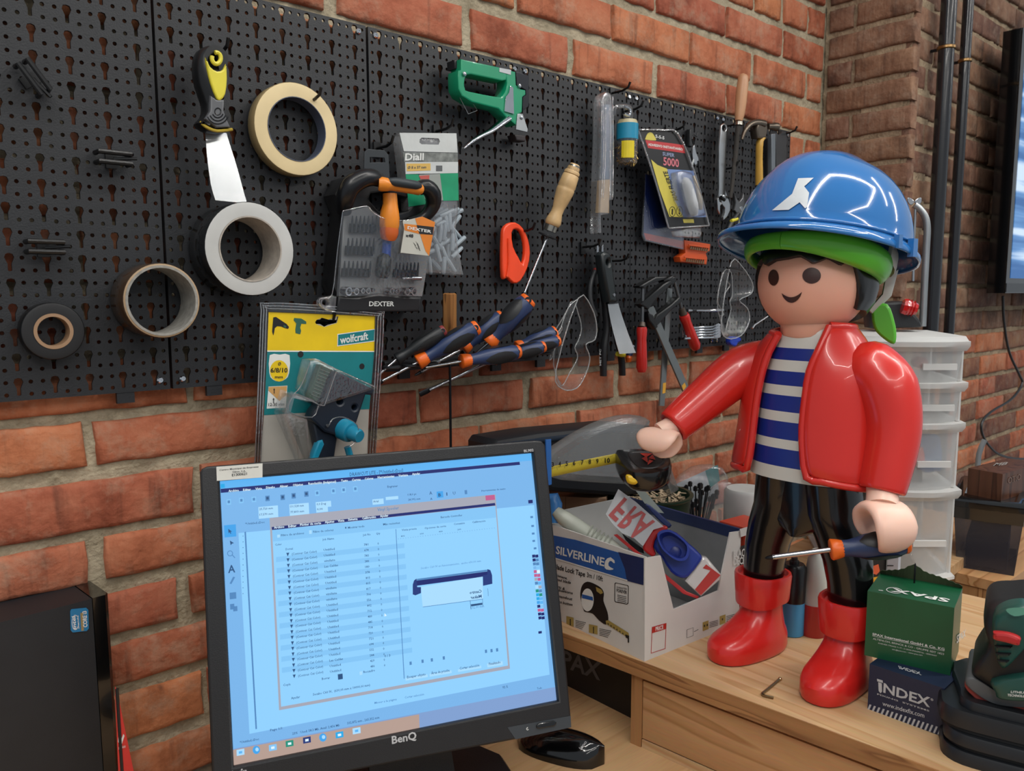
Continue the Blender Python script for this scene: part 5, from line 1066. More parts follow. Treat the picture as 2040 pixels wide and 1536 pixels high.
Rq=[edge(y,x,1) for x,y in ((1606,945),(1600,900),(1599,850),(1604,790),(1614,740),(1630,700),(1654,650))]
N_=30; rings=[]
for (pl_,zl_),(pr_,zr_) in zip(Lq,Rq):
    row=[]
    for j in range(N_+1):
        t_=j/N_; ph=pr_+(2*PI+pl_-pr_)*t_; zb_=zr_+(zl_-zr_)*t_
        k=(zb_-.262)/.2; side=abs(math.sin(ph))
        z=zb_-.028*side*max(0,1-max(0,zb_-.25)/.06)
        row.append(jp(z,ph))
    rings.append(row)
mb=MB(); mb.loft(rings,cap=False,closed=False)
jk=ob('jacket',mb,JK,fig,smooth=60); md=jk.modifiers.new('solid','SOLIDIFY'); md.thickness=.006; md.offset=1; md=jk.modifiers.new('sub','SUBSURF'); md.levels=1; md.render_levels=1
lp_=[r[-1] for r in rings]; rp_=[r[0] for r in rings]
mb=MB(); mb.tube(smoothpts(lp_[::-1]+rings[0][::-1][1:]+rp_[1:],2,False),.0052,8); ob('jacket_piping',mb,JK,fig,smooth=60)
mb=MB(); mb.tube(smoothpts([tl(0,0,0)+V((0,0,0))+(p-tl(0,0,0)) for p in rings[-1]],2,False),.0058,8); ob('collar',mb,JK,fig,smooth=60)
# shoulders yoke
mb=MB(); mb.loft([sel(tl(-.002,0,0),tF,tL,b,a,z=z) for z,a,b in ((.38,.084,.040),(.405,.083,.044),(.425,.072,.043),(.44,.056,.038),(.447,.045,.03))]); 
# arms
def arm(pts,rd,nm,label):
    P=smoothpts(pts,5,False); n=len(pts)-1; r_=[]
    for i in range(len(P)): 
        t_=i/5; k=min(int(t_),n-1); r_.append(rd[k]+(rd[k+1]-rd[k])*(t_-k))
    mb=MB(); t0=(P[0]-P[1]).normalized(); te=(P[-1]-P[-2]).normalized()
    pre=[P[0]+t0*rd[0]*math.sin(a) for a in (R(85),R(60),R(35),R(15))]; pr_=[rd[0]*math.cos(a) for a in (R(85),R(60),R(35),R(15))]
    post=[P[-1]+te*.003,P[-1]+te*.005,P[-1]+te*.005,P[-1]+te*.001]; por=[r_[-1]*.985,r_[-1]*.93,r_[-1]*.8,r_[-1]*.78]
    mb.tube(pre+P+post,pr_+r_+por,24); return ob('arm',mb,JK,fig,label,smooth=60),P[-1],te
aL,eL,dL_=arm([Xq(1735,738,1.0),Xq(1766,775,.998),Xq(1779,860,.992),Xq(1758,970,.972)],[.037,.037,.032,.0275],'l',None)
aR,eR,dR_=arm([Xq(1548,725,1.0),Xq(1478,738,.975),Xq(1408,792,.93),Xq(1345,846,.885)],[.036,.034,.029,.0245],'r',None)
def hand(c,g,ux,uz,a0,a1,rad,wr,wrr,w0,w1,th,parent):
    """C-shaped grip: swept slab around axis g; ux,uz span the profile plane"""
    mb=MB(); rings=[]; n=22; N=16
    for i in range(n+1):
        t_=i/n; a=R(a0+(a1-a0)*t_); rdir=ux*math.cos(a)+uz*math.sin(a); 
        w_=w0+(w1-w0)*t_; e=min(1,math.sin(PI*min(max(t_,.0),1))**.45+.12); w_=w_*min(1,e); hh=th*(.75+.5*math.sin(PI*t_))*min(1,e+.1)
        p=c+rdir*rad*(1.0+.04*math.cos(a)); rings.append([p+g*(w_*math.copysign(abs(math.cos(b))**.85,math.cos(b)))+rdir*(hh*math.copysign(abs(math.sin(b))**.85,math.sin(b))) for b in [2*PI*j/N for j in range(N)]])
    mb.loft(rings); 
    mb.tube([wr[0],wr[0]+(wr[1]-wr[0])*.5,wr[1]],[wrr,wrr*.98,wrr*1.02],18)
    return ob('hand',mb,SKIN2,parent,smooth=65)
g1=(tF*1.0+V((-.47,.88,0))*.9).normalized(); uz=V((0,0,1)); ux=uz.cross(g1).normalized()
if ux.dot(rt)<0: ux=-ux
cL=Xq(1755,1052,.955)
hand(cL,g1,ux,uz,222,-62,.0275,(eL,cL+uz*.026),.0185,.021,.030,.0072,fig)
# right hand (towards the wall) pinching the tape measure from the top and behind
hc=Xq(1313,889,.862); fa=(hc-eR).normalized(); vw=(hc-CAM).normalized(); g2=(V((vw.x,vw.y,0)).normalized()*1.0+rt*.15).normalized(); uz2=V((0,0,1)); ux2=(rt*.45+V((vw.x,vw.y,0)).normalized()*.9).normalized(); ux2=V((ux2.x,ux2.y,0)).normalized(); g2=uz2.cross(ux2).normalized()
uzz=(uz2*.97-ux2*.2).normalized(); uxx=(ux2*.97+uz2*.2).normalized()
hand(hc,g2,uxx,uzz,188,-78,.0185,(eR,hc+uxx*.008+uzz*.016),.0145,.031,.024,.0058,fig)
# head
HC=tl(0,-.004,.520); HR=V((.0695,.0695,.0665))
mb=MB(); mb.ball(HC,HR,36,22); 
mb.lathe(tl(0,-.002,.448),(0,0,1),[(0,.036),(.004,.040),(.016,.0405),(.022,.043),(.030,.047),(.04,.052)],n=32); hd=ob('head',mb,SKIN,fig,smooth=70)
def onhead(px,py,g=.0005):
    d=ray(px,py); o=CAM-HC; r_=HR+V((g,g,g)); D=V((d.x/r_.x,d.y/r_.y,d.z/r_.z)); O_=V((o.x/r_.x,o.y/r_.y,o.z/r_.z)); a=D.dot(D); b=2*D.dot(O_); c=O_.dot(O_)-1; q=b*b-4*a*c
    return CAM+d*((-b-math.sqrt(max(q,0)))/(2*a))
BRN=mat('face_print_brown',srgb('3b1a14'),rough=.4,var=0)
def facepatch(nm,outline):
    mb=MB(); n=len(outline); cx=sum(p[0] for p in outline)/n; cy=sum(p[1] for p in outline)/n
    rs=[[onhead(cx+(x-cx)*k,cy+(y-cy)*k) for x,y in outline] for k in (1,.7,.4,.1)]; mb.loft(rs,cap=False); mb.add(rs[-1],[tuple(range(n))]); ob(nm,mb,BRN,hd)
facepatch('eye',ellipse(1541,553,10.5,16,28)); facepatch('eye',ellipse(1617,549,18.5,16,28))
# mouth: crescent strip
mb=MB(); n=16; T_=[];B_=[]
for i in range(n+1):
    t_=i/n; x=1556.5+(1597-1556.5)*t_; yt=583.5-1.5*t_+9.5*math.sin(PI*t_)**.9; yb=583.5-1.5*t_+20.5*math.sin(PI*t_)**.62; T_.append((x,yt)); B_.append((x+.5,yb))
mb.loft([[onhead(*T_[i]),onhead((T_[i][0]+B_[i][0])/2,(T_[i][1]+B_[i][1])/2),onhead(*B_[i])] for i in range(n+1)],cap=False,closed=False); ob('mouth',mb,BRN,hd)
# hair cap with zigzag fringe
def sdir_(az,el): return tF*(math.cos(el)*math.cos(az))+tL*(math.cos(el)*math.sin(az))+V((0,0,math.sin(el)))
zig=[24,18,25,17,23,24,27,18,24,16,26]
def lowel(az):
    d=abs(math.degrees(az)); 
    if d<70:
        t_=(math.degrees(az)+70)/140*10; i=min(int(t_),9); f_=t_-i; return zig[i]*(1-f_)+zig[i+1]*f_
    if d<80: return 22+(d-70)/10*(-50)
    if d<100: return -28
    return -28-(d-100)/80*17
azs=[R(a) for a in range(-180,180,3)]; mb=MB(); rings=[]
for k in range(9):
    row=[]
    for az in azs:
        le=R(lowel(az)); el=le+(R(88)-le)*(k/8)**1.1; rr_=.0745+.008*max(0,-math.cos(az))+ (.002 if k else 0); row.append(HC+V((0,0,.001))+sdir_(az,el)*rr_)
    rings.append(row)
inner_=[[HC+(p-HC)*.93 for p in rings[0]]]; mb.loft(inner_+rings,cap=True); ob('hair',mb,HAIR,fig,smooth=50)
# bandana
tilt=R(14)
def tt_(f,l,z,piv,t,roll=0,yw=0):
    # pitch back by t about lateral axis, roll towards toy's left
    f,l=f*math.cos(yw)-l*math.sin(yw),f*math.sin(yw)+l*math.cos(yw)
    f2=f*math.cos(t)-z*math.sin(t); z2=f*math.sin(t)+z*math.cos(t); l2=l*math.cos(roll)+z2*math.sin(roll); z3=z2*math.cos(roll)-l*math.sin(roll); return piv+tF*f2+tL*l2+V((0,0,z3))
bp=HC+V((0,0,.028)); pts=[]; rd=[]
for i in range(41):
    a=2*PI*i/40; pts.append(tt_(.086*math.cos(a)-.002,.0845*math.sin(a),0,bp,R(17),R(2))); rd.append(.0080+.0055*max(0,math.cos(a-R(75)))**2)
mb=MB(); mb.tube(pts,[r*1.35 for r in rd],14,flat=.55,side=(0,0,1)); bn=ob('bandana',mb,GRN,fig,'bright green headband under the helmet',smooth=60)
tlp=Plane(tl(-.085,.045,.45),(CAM-tl(-.085,.045,.45)).cross(V((0,0,1))).cross(V((0,0,1)))); mb=MB(); plate(mb,tlp,smoothpts([(1738,612),(1768,606),(1782,640),(1786,668),(1781,686),(1760,675),(1740,652)],3),.010,.0035); ob('bandana_tail',mb,GRN,fig,'green headband tail hanging behind the shoulder',smooth=50)
# ---- hard hat (lifts off: a thing of its own) ----
hp=HC+V((0,0,.050))-tF*.020+tL*.0; HT,HRo,HY=R(11),R(0),R(-4)
hh_=thing('hard_hat','glossy blue hard hat with a white bird mark, worn by the toy figure','helmet',hp-V((0,0,.03)))
AF,AB,AL,AH=.121,.121,.106,.112
def hpt(az,t_,g=0):
    ca,sa=math.cos(az),math.sin(az); af=AF if ca>0 else AB
    el=t_*PI/2; cr=math.cos(el)**.82 if t_<1 else 0; zz=math.sin(el)**1.0
    ridge=.006*math.exp(-((sa*math.cos(el)*AL)/.034)**6)*min(1,max(0,(t_-.12)/.3)) if True else 0
    if ca<0 and t_<.5: ridge*=.4
    return tt_((af+g)*ca*cr,(AL+g)*sa*cr,(AH+g+ridge)*zz+0,hp,HT,HRo,HY)
azs=[2*PI*i/72 for i in range(72)]
def brim(az,o,dz):
    ca=math.cos(az); ext=.010+.024*max(0,ca)**2.2; af=AF if ca>0 else AB
    return tt_((af+ext*o)*ca,(AL+ext*o)*math.sin(az),dz-.010*o*max(0,ca)*0-.006*o,hp,HT,HRo,HY)
rings=[[brim(a,1.0,-.010) for a in azs],[brim(a,1.03,-.007) for a in azs],[brim(a,1.0,-.003) for a in azs],[brim(a,.45,.000) for a in azs],[brim(a,.12,.003) for a in azs]]+[[hpt(a,t_) for a in azs] for t_ in (.04,.09,.16,.24,.33,.43,.53,.63,.73,.82,.9,.96,.99)]
mb=MB(); mb.loft(rings,cap=False); mb.add(rings[-1],[tuple(range(72))]); sh_=ob('shell',mb,HEL,hh_,smooth=75); md=sh_.modifiers.new('solid','SOLIDIFY'); md.thickness=.0028; md.offset=-1
# rain gutter bead above the brim
mb=MB(); mb.tube([brim(a,.30,.0035) for a in azs]+[brim(0,.30,.0035)],.0022,6); ob('brim_bead',mb,HEL,hh_,smooth=60)
# accessory slot clip on the side
c0=brim(R(88),.9,.004); mb=MB(); 
for azd,sz in ((80,(.010,.006,.016)),(95,(.012,.007,.022))):
    c_=brim(R(azd),.95,-.002); mb.box(c_,sz)
ob('side_clip',mb,HEL,hh_,smooth=0)
mb=MB(); sp_=[tt_(.098*math.cos(a),.090*math.sin(a),-.012,hp,HT+R(6),HRo,HY) for a in [R(95+i*10) for i in range(19)]]; mb.tube(sp_,.012,10,flat=.2,side=(0,0,1)); ob('suspension_band',mb,mat('suspension_pale',srgb('b9bbb3'),rough=.5),hh_,'pale inner headband showing at the back')
sp2=[tt_(-.075,.06,-.02,hp,HT,HRo,HY),tt_(-.088,.05,-.05,hp,HT,HRo,HY),tt_(-.080,.035,-.075,hp,HT,HRo,HY)]
mb=MB(); mb.tube(sp2,[.014,.013,.009],8,flat=.35); ob('nape_strap',mb,mat('suspension_pale',srgb('b9bbb3')),hh_)
# white folded-paper-bird mark, laid on the dome by casting the drawing on the real surface
from mathutils.bvhtree import BVHTree
me_=sh_.data; bv_=BVHTree.FromPolygons([v.co+WPOS[sh_.name] for v in me_.vertices],[tuple(p.vertices) for p in me_.polygons])
def cast(x,y,l=.0012):
    d=ray(x,y).normalized(); h=bv_.ray_cast(CAM,d); return h[0]-d*l*1.5 if h[0] else None
bird=[(1538,419),(1578,386),(1590,355),(1621,354),(1606,368),(1602,371),(1612,384),(1608,412),(1604,415),(1593,403),(1571,418)]
me2=flatmesh([[(x/100,-y/100) for x,y in bird]],0)
import bmesh
bm=bmesh.new(); bm.from_mesh(me2); bmesh.ops.subdivide_edges(bm,edges=bm.edges[:],cuts=5,use_grid_fill=True); bmesh.ops.triangulate(bm,faces=bm.faces[:]); vs=[cast(v.co.x*100,-v.co.y*100) for v in bm.verts]; bm.verts.index_update(); fs=[tuple(v.index for v in f.verts) for f in bm.faces]; bm.free()
if all(v is not None for v in vs): mb=MB(); mb.add(vs,fs); ob('bird_mark',mb,mat('mark_white',srgb('d4dadd'),rough=.3,var=0),hh_,'white bird mark',smooth=80)
# ---- screwdriver in the toy's left hand ----
def screwdriver(name,label,tip,neck,end,rn,rs,hm=None,group=None,cat='screwdriver',tipk='cross',collar=None,accent=ORANGE,base=NAVY,gripm=None,loc=None):
    """tip..neck blade, neck..end handle"""
    t=thing(name,label,cat,loc or neck,group); ax=(end-neck).normalized(); Lh=(end-neck).length
    mb=MB(); mb.tube([tip+(neck-tip)*.12,neck],rs,10); ob('shaft',mb,STEEL,t)
    mb=MB(); a=(neck-tip).normalized()
    if tipk=='cross': mb.tube([tip,tip+(neck-tip)*.03,tip+(neck-tip)*.12,tip+(neck-tip)*.15],[rs*.25,rs*.7,rs*1.0,rs*1.02],8)
    else: mb.tube([tip,tip+(neck-tip)*.1,tip+(neck-tip)*.15],[rs*1.5,rs*1.5,rs*1.0],8,flat=.25)
    ob('tip',mb,DARK,t)
    mb=MB(); P=lambda k:neck+ax*(Lh*k)
    mb.tube([P(0),P(.015),P(.10),P(.16)],[rn*.72,rn*.8,rn*.72,rn*.62],16) ; ob('collar',mb,collar or accent,t,smooth=60)
    mb=MB(); ks=[.10,.16,.24,.34,.46,.58,.70,.82,.90,.945]; rr_=[.66,.62,.62,.74,.92,1.0,1.0,.93,.82,.72]; mb.tube([P(k) for k in ks],[rn*r_ for r_ in rr_],18); h=ob('handle',mb,base,t,smooth=60)
    for an in (0,2*PI/3,4*PI/3):
        x=ax.orthogonal().normalized(); y=ax.cross(x); d_=x*math.cos(an+.6)+y*math.sin(an+.6); s2=ax.cross(d_)
        mb=MB(); rows=[]
        for k,w_,r_ in ((.36,.05,.77),(.44,.42,.92),(.56,.6,1.03),(.68,.62,1.04),(.80,.5,.98),(.88,.1,.86)): rows.append([P(k)+(d_*math.cos(b)+s2*math.sin(b))*(rn*(r_+.03)) for b in [w_*q for q in (-1.2,-.6,0,.6,1.2)]])
        mb.loft(rows,cap=False,closed=False); ob('grip_panel',mb,gripm or BLK,h,smooth=60)
    mb=MB(); mb.tube([P(.93),P(.965),P(.99),P(1.0)],[rn*.78,rn*.76,rn*.66,rn*.4],16); e_=ob('end_cap',mb,accent,t,smooth=60)
    # hanging hole
    s2=(CAM-P(.97)).normalized(); 
    mb=MB(); mb.lathe(P(.955)+s2*(rn*.72),s2,[(0,rn*.3),(.0006,rn*.3)],n=12); ob('hanging_hole',mb,INK,e_)
    return t
hcm=Plane(cL,(CAM-cL).cross(V((0,0,1))).cross(V((0,0,1))))
s0=hcm(1524,1112,.030); s1=hcm(1654,1095,.012); s2=hcm(1813,1081,-.012)
screwdriver('screwdriver','blue and orange cross-head screwdriver held in the toy figure\'s hand',s0,s1,s2,.0165,.0034,loc=cL-V((0,0,.04)))
# ---- tape measure in the other hand ----
tm=Xq(1283,925,.862); tn_=(V((0,0,1))+V((CAM.x-tm.x,CAM.y-tm.y,0)).normalized()*.27).normalized(); TP=Plane(tm,tn_)
t=thing('tape_measure','black tape measure with a yellow button, pinched in the toy figure\'s other hand','tape measure',tm-V((0,0,.02)))
ol=smoothpts([(1225,898),(1240,893),(1285,892),(1325,899),(1338,915),(1332,932),(1300,943),(1262,941),(1240,925)],3)
o_=[TP.ab(TP(x,y,.0)) for x,y in ol]; cx=sum(a for a,b in o_)/len(o_); cy=sum(b for a,b in o_)/len(o_)
mb=MB(); mb.loft([[TP.w(cx+(a-cx)*k,cy+(b-cy)*k,z) for a,b in o_] for z,k in ((-.031,.86),(-.027,.97),(-.020,1.0),(-.006,1.0),(-.001,.95),(0,.87))]); ob('case',mb,C('tape_case_black','101113',rough=.22,coat=.4),t,smooth=50)
mb=MB(); mb.loft([[TP.w(cx+.004+(a-cx)*k,cy+(b-cy)*k,z) for a,b in o_] for z,k in ((0,.66),(.0012,.64),(.0012,.60),(.0002,.57))]); ob('face_disc',mb,C('tape_face','1d1e20',rough=.4),t)
mb=MB()
for tri in ([(1275,903),(1300,903),(1287,911)],[(1278,913),(1289,908),(1291,922)],[(1300,905),(1292,913),(1306,916)],[(1293,915),(1302,918),(1290,926)]): pp(mb,TP,tri,.0016)
ob('pinwheel_mark',mb,C('mark_red','c4382c',rough=.4),t,smooth=0,kind='stuff')
bpn=TP.w(cx,cy,-.014); sdv=V((CAM.x-tm.x,CAM.y-tm.y,0)).normalized(); BP=Plane(TP(1258,940,-.008)+sdv*.002,sdv+V((0,0,.2))); mb=MB(); plate(mb,BP,smoothpts([(1246,950),(1250,945),(1264,948),(1272,955),(1271,963),(1262,966),(1250,962)],3),.016,.004,lift=.013); ob('lock_button',mb,C('button_yellow','d8b028',rough=.35),t,smooth=50)
yb=TP(1230,915,-.012).y; BL=Plane((0,yb,0),(0,-1,0)); x0=BL(1228,925); x1=BL(1066,945); 
q=[BL(1062,926),BL(1228,909),BL(1228,930),BL(1040,957)]
za,zb_=BL(1160,918).z,BL(1160,938).z
mb=MB(); pr_=[(-.0022,1),(0,.5),(.0002,0),(0,-.5),(-.0022,-1)]; zc_=(za+zb_)/2; hh2=(za-zb_)/2
mb.loft([[V((x,yb-a,zc_+b*hh2)) for a,b in pr_]+[V((x,yb-a+.0004,zc_+b*hh2)) for a,b in pr_[::-1]] for x in (x1.x,x0.x)]); bl=ob('blade',mb,C('blade_yellow','b3a234',rough=.35),t,'yellow steel blade with black numbers')
mb=MB(); BL2=Plane((0,yb-.0006,0),(0,-1,0))
for i,n_ in enumerate(('3','4','5','6','7','8','9','10')):
    X=(1101,1115,1129,1144,1160,1175,1190,1210)[i]; Y=927-(X-1101)*.075+3; wd=5 if len(n_)<2 else 10
    txt(mb,n_,BL2,(X-wd/2,Y),(X+wd/2,Y-.4),(X-wd/2,Y-9),.0003,bold=.04)
for i in range(60):
    X=1095+i*2.1; 
    if X<1222: p=BL2(X,930); z_=zc_+hh2*.98; hl=.005 if i%7==0 else .0025; mb.add([V((p.x-.0002,yb-.0004,z_)),V((p.x+.0002,yb-.0004,z_)),V((p.x+.0002,yb-.0011,z_-hl)),V((p.x-.0002,yb-.0011,z_-hl))],[(0,1,2,3)])
ob('numbers',mb,INK,bl,smooth=0,kind='stuff')
# ================= tools on the board =================
def mk(ox,oy,s): return lambda x,y:(ox+x/s,oy+y/s)
fT1=mk(380,80,3.84); fT2=mk(0,400,3.657); fT3=mk(620,240,3.84); fT4=mk(880,90,4.955); fT5=mk(740,400,3.073); fT6=mk(1140,460,3.84); fT7=mk(1150,140,3.658); fT8=mk(480,560,4.15); fT0=mk(0,0,3.84)
def W3(f,x,y,off): return Wq(*f(x,y),off)
def PLT(f,pts,off,th,bv=.001,sm=0,holes=()):
    """plate parallel to the wall, front face at off"""
    mb=MB(); L=[[f(*p) for p in (smoothpts(pts,sm) if sm else pts)]]+[[f(*p) for p in (smoothpts(h,sm) if sm else h)][::-1] for h in holes]
    return plate(mb,WP(off),L,th,bv)
def put(nm,mb,m,t,lab=None,sm=40,**k): return ob(nm,mb,m,t,lab,smooth=sm,**k)
def scl(x,y,off): return mpp(Wq(x,y,off))
def ptub(f,pts,rpx,n=12,flat=1.0,k=3,mb=None,cap=True):
    """tube through (x,y,off) crop points; radii in picture px of the full frame"""
    P=[W3(f,x,y,o) for x,y,o in pts]; r=rpx if isinstance(rpx,(list,tuple)) else [rpx]*len(P)
    rr_=[a*mpp(p) for a,p in zip(r,P)]
    if k>1 and len(P)>2:
        Q_=smoothpts(P,k,False); R_=[]
        for i in range(len(Q_)): t_=i/k; j=min(int(t_),len(rr_)-2); R_.append(rr_[j]+(rr_[j+1]-rr_[j])*(t_-j))
        P,rr_=Q_,R_
    return (mb or MB()).tube(P,rr_,n,cap,flat=flat,side=(0,-1,0) if flat!=1 else None)
HOOKM=C('hook_black','0c0d0f',rough=.35)
def hook(x,y,label,L=.045,up_=.012,group='black peg hooks on the tool board'):
    p=Wq(x,y,PB+.001); t=thing('peg_hook',label,'hook',p,group=group)
    mb=MB(); mb.box(p+V((0,-.0015,-.002)),(.012,.003,.022)); put('back_plate',mb,HOOKM,t)
    mb=MB(); mb.tube([p+V((0,-.002,0)),p+V((0,-L*.6,0)),p+V((0,-L*.9,up_*.3)),p+V((0,-L,up_))],.0022,8); put('peg',mb,HOOKM,t); return t
def clip(x,y,ang,label):
    p=Wq(x,y,PB+.001); t=thing('loop_hook',label,'hook',p,group='empty black loop hooks on the left board panel'); Mx=Matrix.Rotation(ang,3,'Y')
    g=lambda a,b,c: p+Mx@V((a,b,c))
    mb=MB(); mb.box(p+V((0,-.002,0)),(.012,.004,.020),M=Mx); put('back_plate',mb,HOOKM,t)
    mb=MB(); mb.tube([g(-.017,-.004,.006),g(-.017,-.020,.006),g(.017,-.020,.006),g(.017,-.004,.006)],.003,8); mb2=mb; put('upper_loop',mb,HOOKM,t)
    mb=MB(); mb.tube([g(-.017,-.004,-.005),g(-.017,-.020,-.005),g(.017,-.020,-.005),g(.017,-.004,-.005)],.003,8); put('lower_loop',mb,HOOKM,t)
    mb=MB(); mb.tube([g(.0,-.012,0),g(.024,-.018,.002)],.002,6); put('peg',mb,HOOKM,t)
clip(60,160,R(55),'empty black loop hook turned askew, upper left of the board'); clip(220,319,0,'empty black loop hook level, middle of the left board panel'); clip(85,494,0,'empty black loop hook level, above the black insulating tape')
for x,y,l in ((427,112,'black hook through the putty knife hole'),(608,205,'black hook carrying the masking tape'),(868,262,'black hook holding the bag of wall plugs'),(750,296,'black hook holding the bit set case'),(1218,186,'black hook holding the blade pack'),(1244,222,'black hook above the jar of nails'),(1328,262,'black hook holding the glue pack'),(1030,461,'black hook through the orange cutter'),(1160,492,'empty black hook right of the turned-wood file handle'),(1434,338,'empty black hook left of the adjustable wrench'),(1443,252,'black hook through the adjustable wrench ring'),(1448,462,'empty black hook low beside the helmet brim'),(1552,268,'black hook beside the hammer'),(636,640,'black hook holding the dowel jig pack'),(1216,520,'black hook through the small filling knife')): hook(x,y,l)
# rolls of tape
def roll(name,label,cx,cy,ro,ri,off,th,m_side,m_face,m_core,core=4,tilt=0,group=None,icx=None,icy=None):
    c=Wq(cx,cy,off); k=mpp(c); t=thing(name,label,'tape',c-V((0,0,ro*k)),group); ax=V((0,1,tilt)).normalized(); ro*=k; ri*=k; cr=ri+core*k
    cc=c.copy()
    if icx: d_=Wq(icx,icy,off)-c
    mb=MB(); n=48; mb.lathe(c,ax,[(.0006,ro-.0008),(.0014,ro),(th-.001,ro),(th,ro-.001),(th,cr),(.0002,cr)],n=n,cap=False,mis=[0,0,0,0,0]); 
    mb.lathe(c,ax,[(.0002,cr),(.0,ro-.003),(.0006,ro-.0008)],n=n,cap=False,mi=1); put('tape_winding',mb,[m_side,m_face],t,sm=50)
    mb=MB(); mb.lathe(c,ax,[(-.0006,cr),(-.0006,ri),(th,ri),(th,cr-.0002),(-.0006,cr-.0002)],n=n,cap=False); put('core',mb,m_core,t,sm=50); return t
roll('masking_tape','cream masking tape roll hanging on a hook, upper left board','594.8'and 592.5,257.5,90,61,.046,.020,C('masking_side','8f7d58',rough=.6),C('masking_cream','d9c598',rough=.6),C('core_slate','4a5162',rough=.5),core=1.5)
roll('duct_tape','large roll of duct tape with white side face and dark outside, under the putty knife',500,496,92.5,62,.076,.052,C('duct_dark','1b1d1f',rough=.2,coat=.3),C('duct_face','b9bab8',rough=.5),C('printed_core','a29a90',rough=.6,var=.15,scale=120),core=3)
roll('parcel_tape','nearly used-up brown parcel tape roll below the left board seam',324,599,74.5,65,.073,.050,C('brown_tape','3f2f22',rough=.25,coat=.3),C('tan_card','a98f6f',rough=.6),C('grey_card_core','8c8a84',rough=.6,var=.2,scale=150),core=5)
roll('insulating_tape','small black insulating tape roll with a tan core, lower left',107,660,57,29,.042,.020,C('black_tape','0f1012',rough=.35),C('black_tape_face','131417',rough=.55),C('tan_core','96785c',rough=.6),core=6.5)
def blade_bend(mb,slope):
    zt=max(v.z for v in mb.v); zb_=min(v.z for v in mb.v)
    for v in mb.v: q=(zt-v.z)/(zt-zb_); v.y-=slope*(zt-zb_)*(q**1.5)
def bladeplate(pl_rows,off,f):
    mb=MB(); A=[[W3(f,x,y,off) for x,y in r_] for r_ in pl_rows]; rings=[]
    for a,b in A: rings.append([a,b,b+V((0,.001,0)),a+V((0,.001,0))])
    return mb.loft(rings)
# --- putty knife
t=thing('putty_knife','large putty knife with yellow and black handle above the duct tape','putty knife',Wq(445,400,.05))
mb=bladeplate([((112,685),(275,712)),((113,750),(285,755)),((115,850),(310,850)),((117,930),(330,930)),((121,1020),(348,1020)),((126,1110),(363,1110)),((136,1180),(376,1190)),((148,1233),(389,1259))],.056,fT1); blade_bend(mb,.20)
put('blade',mb,mat('ground_blade',srgb('c8cacb'),rough=.27,metal=1,var=.05),t)
put('handle',PLT(fT1,[(58,200),(75,90),(120,40),(190,30),(240,80),(268,160),(283,280),(272,420),(262,510),(290,600),(318,680),(240,700),(130,680),(72,625),(118,575),(130,480),(80,340)],.080,.032,.010,2,holes=[ellipse(196,140,26,34,12)]),C('grip_black','141517',rough=.3),t,sm=50)
put('yellow_insert',PLT(fT1,[(116,128),(150,200),(205,238),(250,222),(272,178),(281,290),(268,410),(232,458),(200,445),(155,330),(128,220)],.083,.006,.002,2),C('insert_yellow','d7cb3c',rough=.35),t)
put('grey_collar',PLT(fT1,[(152,420),(200,455),(258,455),(255,540),(280,610),(306,664),(200,668),(112,600),(150,540)],.0825,.008,.002,1),C('grip_grey','5a5c60',rough=.4),t)
for r_ in (26,48,72,96):
    pts=[W3(fT1,208+r_*math.cos(a)*.9,545+r_*math.sin(a),.0828) for a in ([2*PI*i/12 for i in range(13)] if r_<40 else [R(25+i*13) for i in range(11)])]
    mb=MB(); mb.tube(pts,.0007,5); put('grip_ridge',mb,C('grip_black','141517'),t)
mb=ptub(fT1,[(76,628,.072),(120,665,.078),(200,695,.081),(315,683,.076)],3.2,8); put('yellow_rim',mb,C('rim_ochre','a8902c',rough=.35),t)
pts=[W3(fT1,196+34*math.cos(a),138+44*math.sin(a),.0828) for a in [R(200-i*22) for i in range(15)]]; mb=MB(); mb.tube(pts,.0026,8); put('hole_ring',mb,C('insert_yellow','d7cb3c'),t)
# --- bit set case
t=thing('bit_set_case','screwdriver bit set in a dark carry case with orange T-handle driver and clear front','tool case',Wq(755,620,.04))
put('shell',PLT(fT3,[(182,565),(240,445),(330,412),(450,405),(520,425),(835,460),(900,462),(950,520),(965,640),(945,790),(890,1090),(838,1345),(824,1460),(192,1466),(205,1345),(165,1250),(235,700)],.056,.034,.003,1,holes=[[(440,600),(460,560),(560,545),(780,600),(800,620),(740,690),(640,715),(520,690)]]),C('case_charcoal','1c1d1f',rough=.35),t)
put('tray',PLT(fT3,[(250,705),(430,660),(600,770),(700,775),(800,740),(942,775),(850,1345),(215,1350)],.0585,.002,.0005),C('tray_grey','77797a',rough=.45,var=.03),t)
mb=ptub(fT3,[(250,690,.062),(262,600,.075),(300,505,.083),(390,445,.086),(470,437,.084),(535,462,.078)],[16,19,20,19,17,13],14); put('left_handle_arch',mb,C('handle_satin_black','101216',rough=.3),t,sm=60)
mb=ptub(fT3,[(820,520,.078),(880,508,.084),(928,560,.083),(930,650,.076),(860,740,.068),(740,770,.062)],[14,16,17,15,12,7],14); put('right_handle_arch',mb,C('handle_satin_black','101216'),t,sm=60)
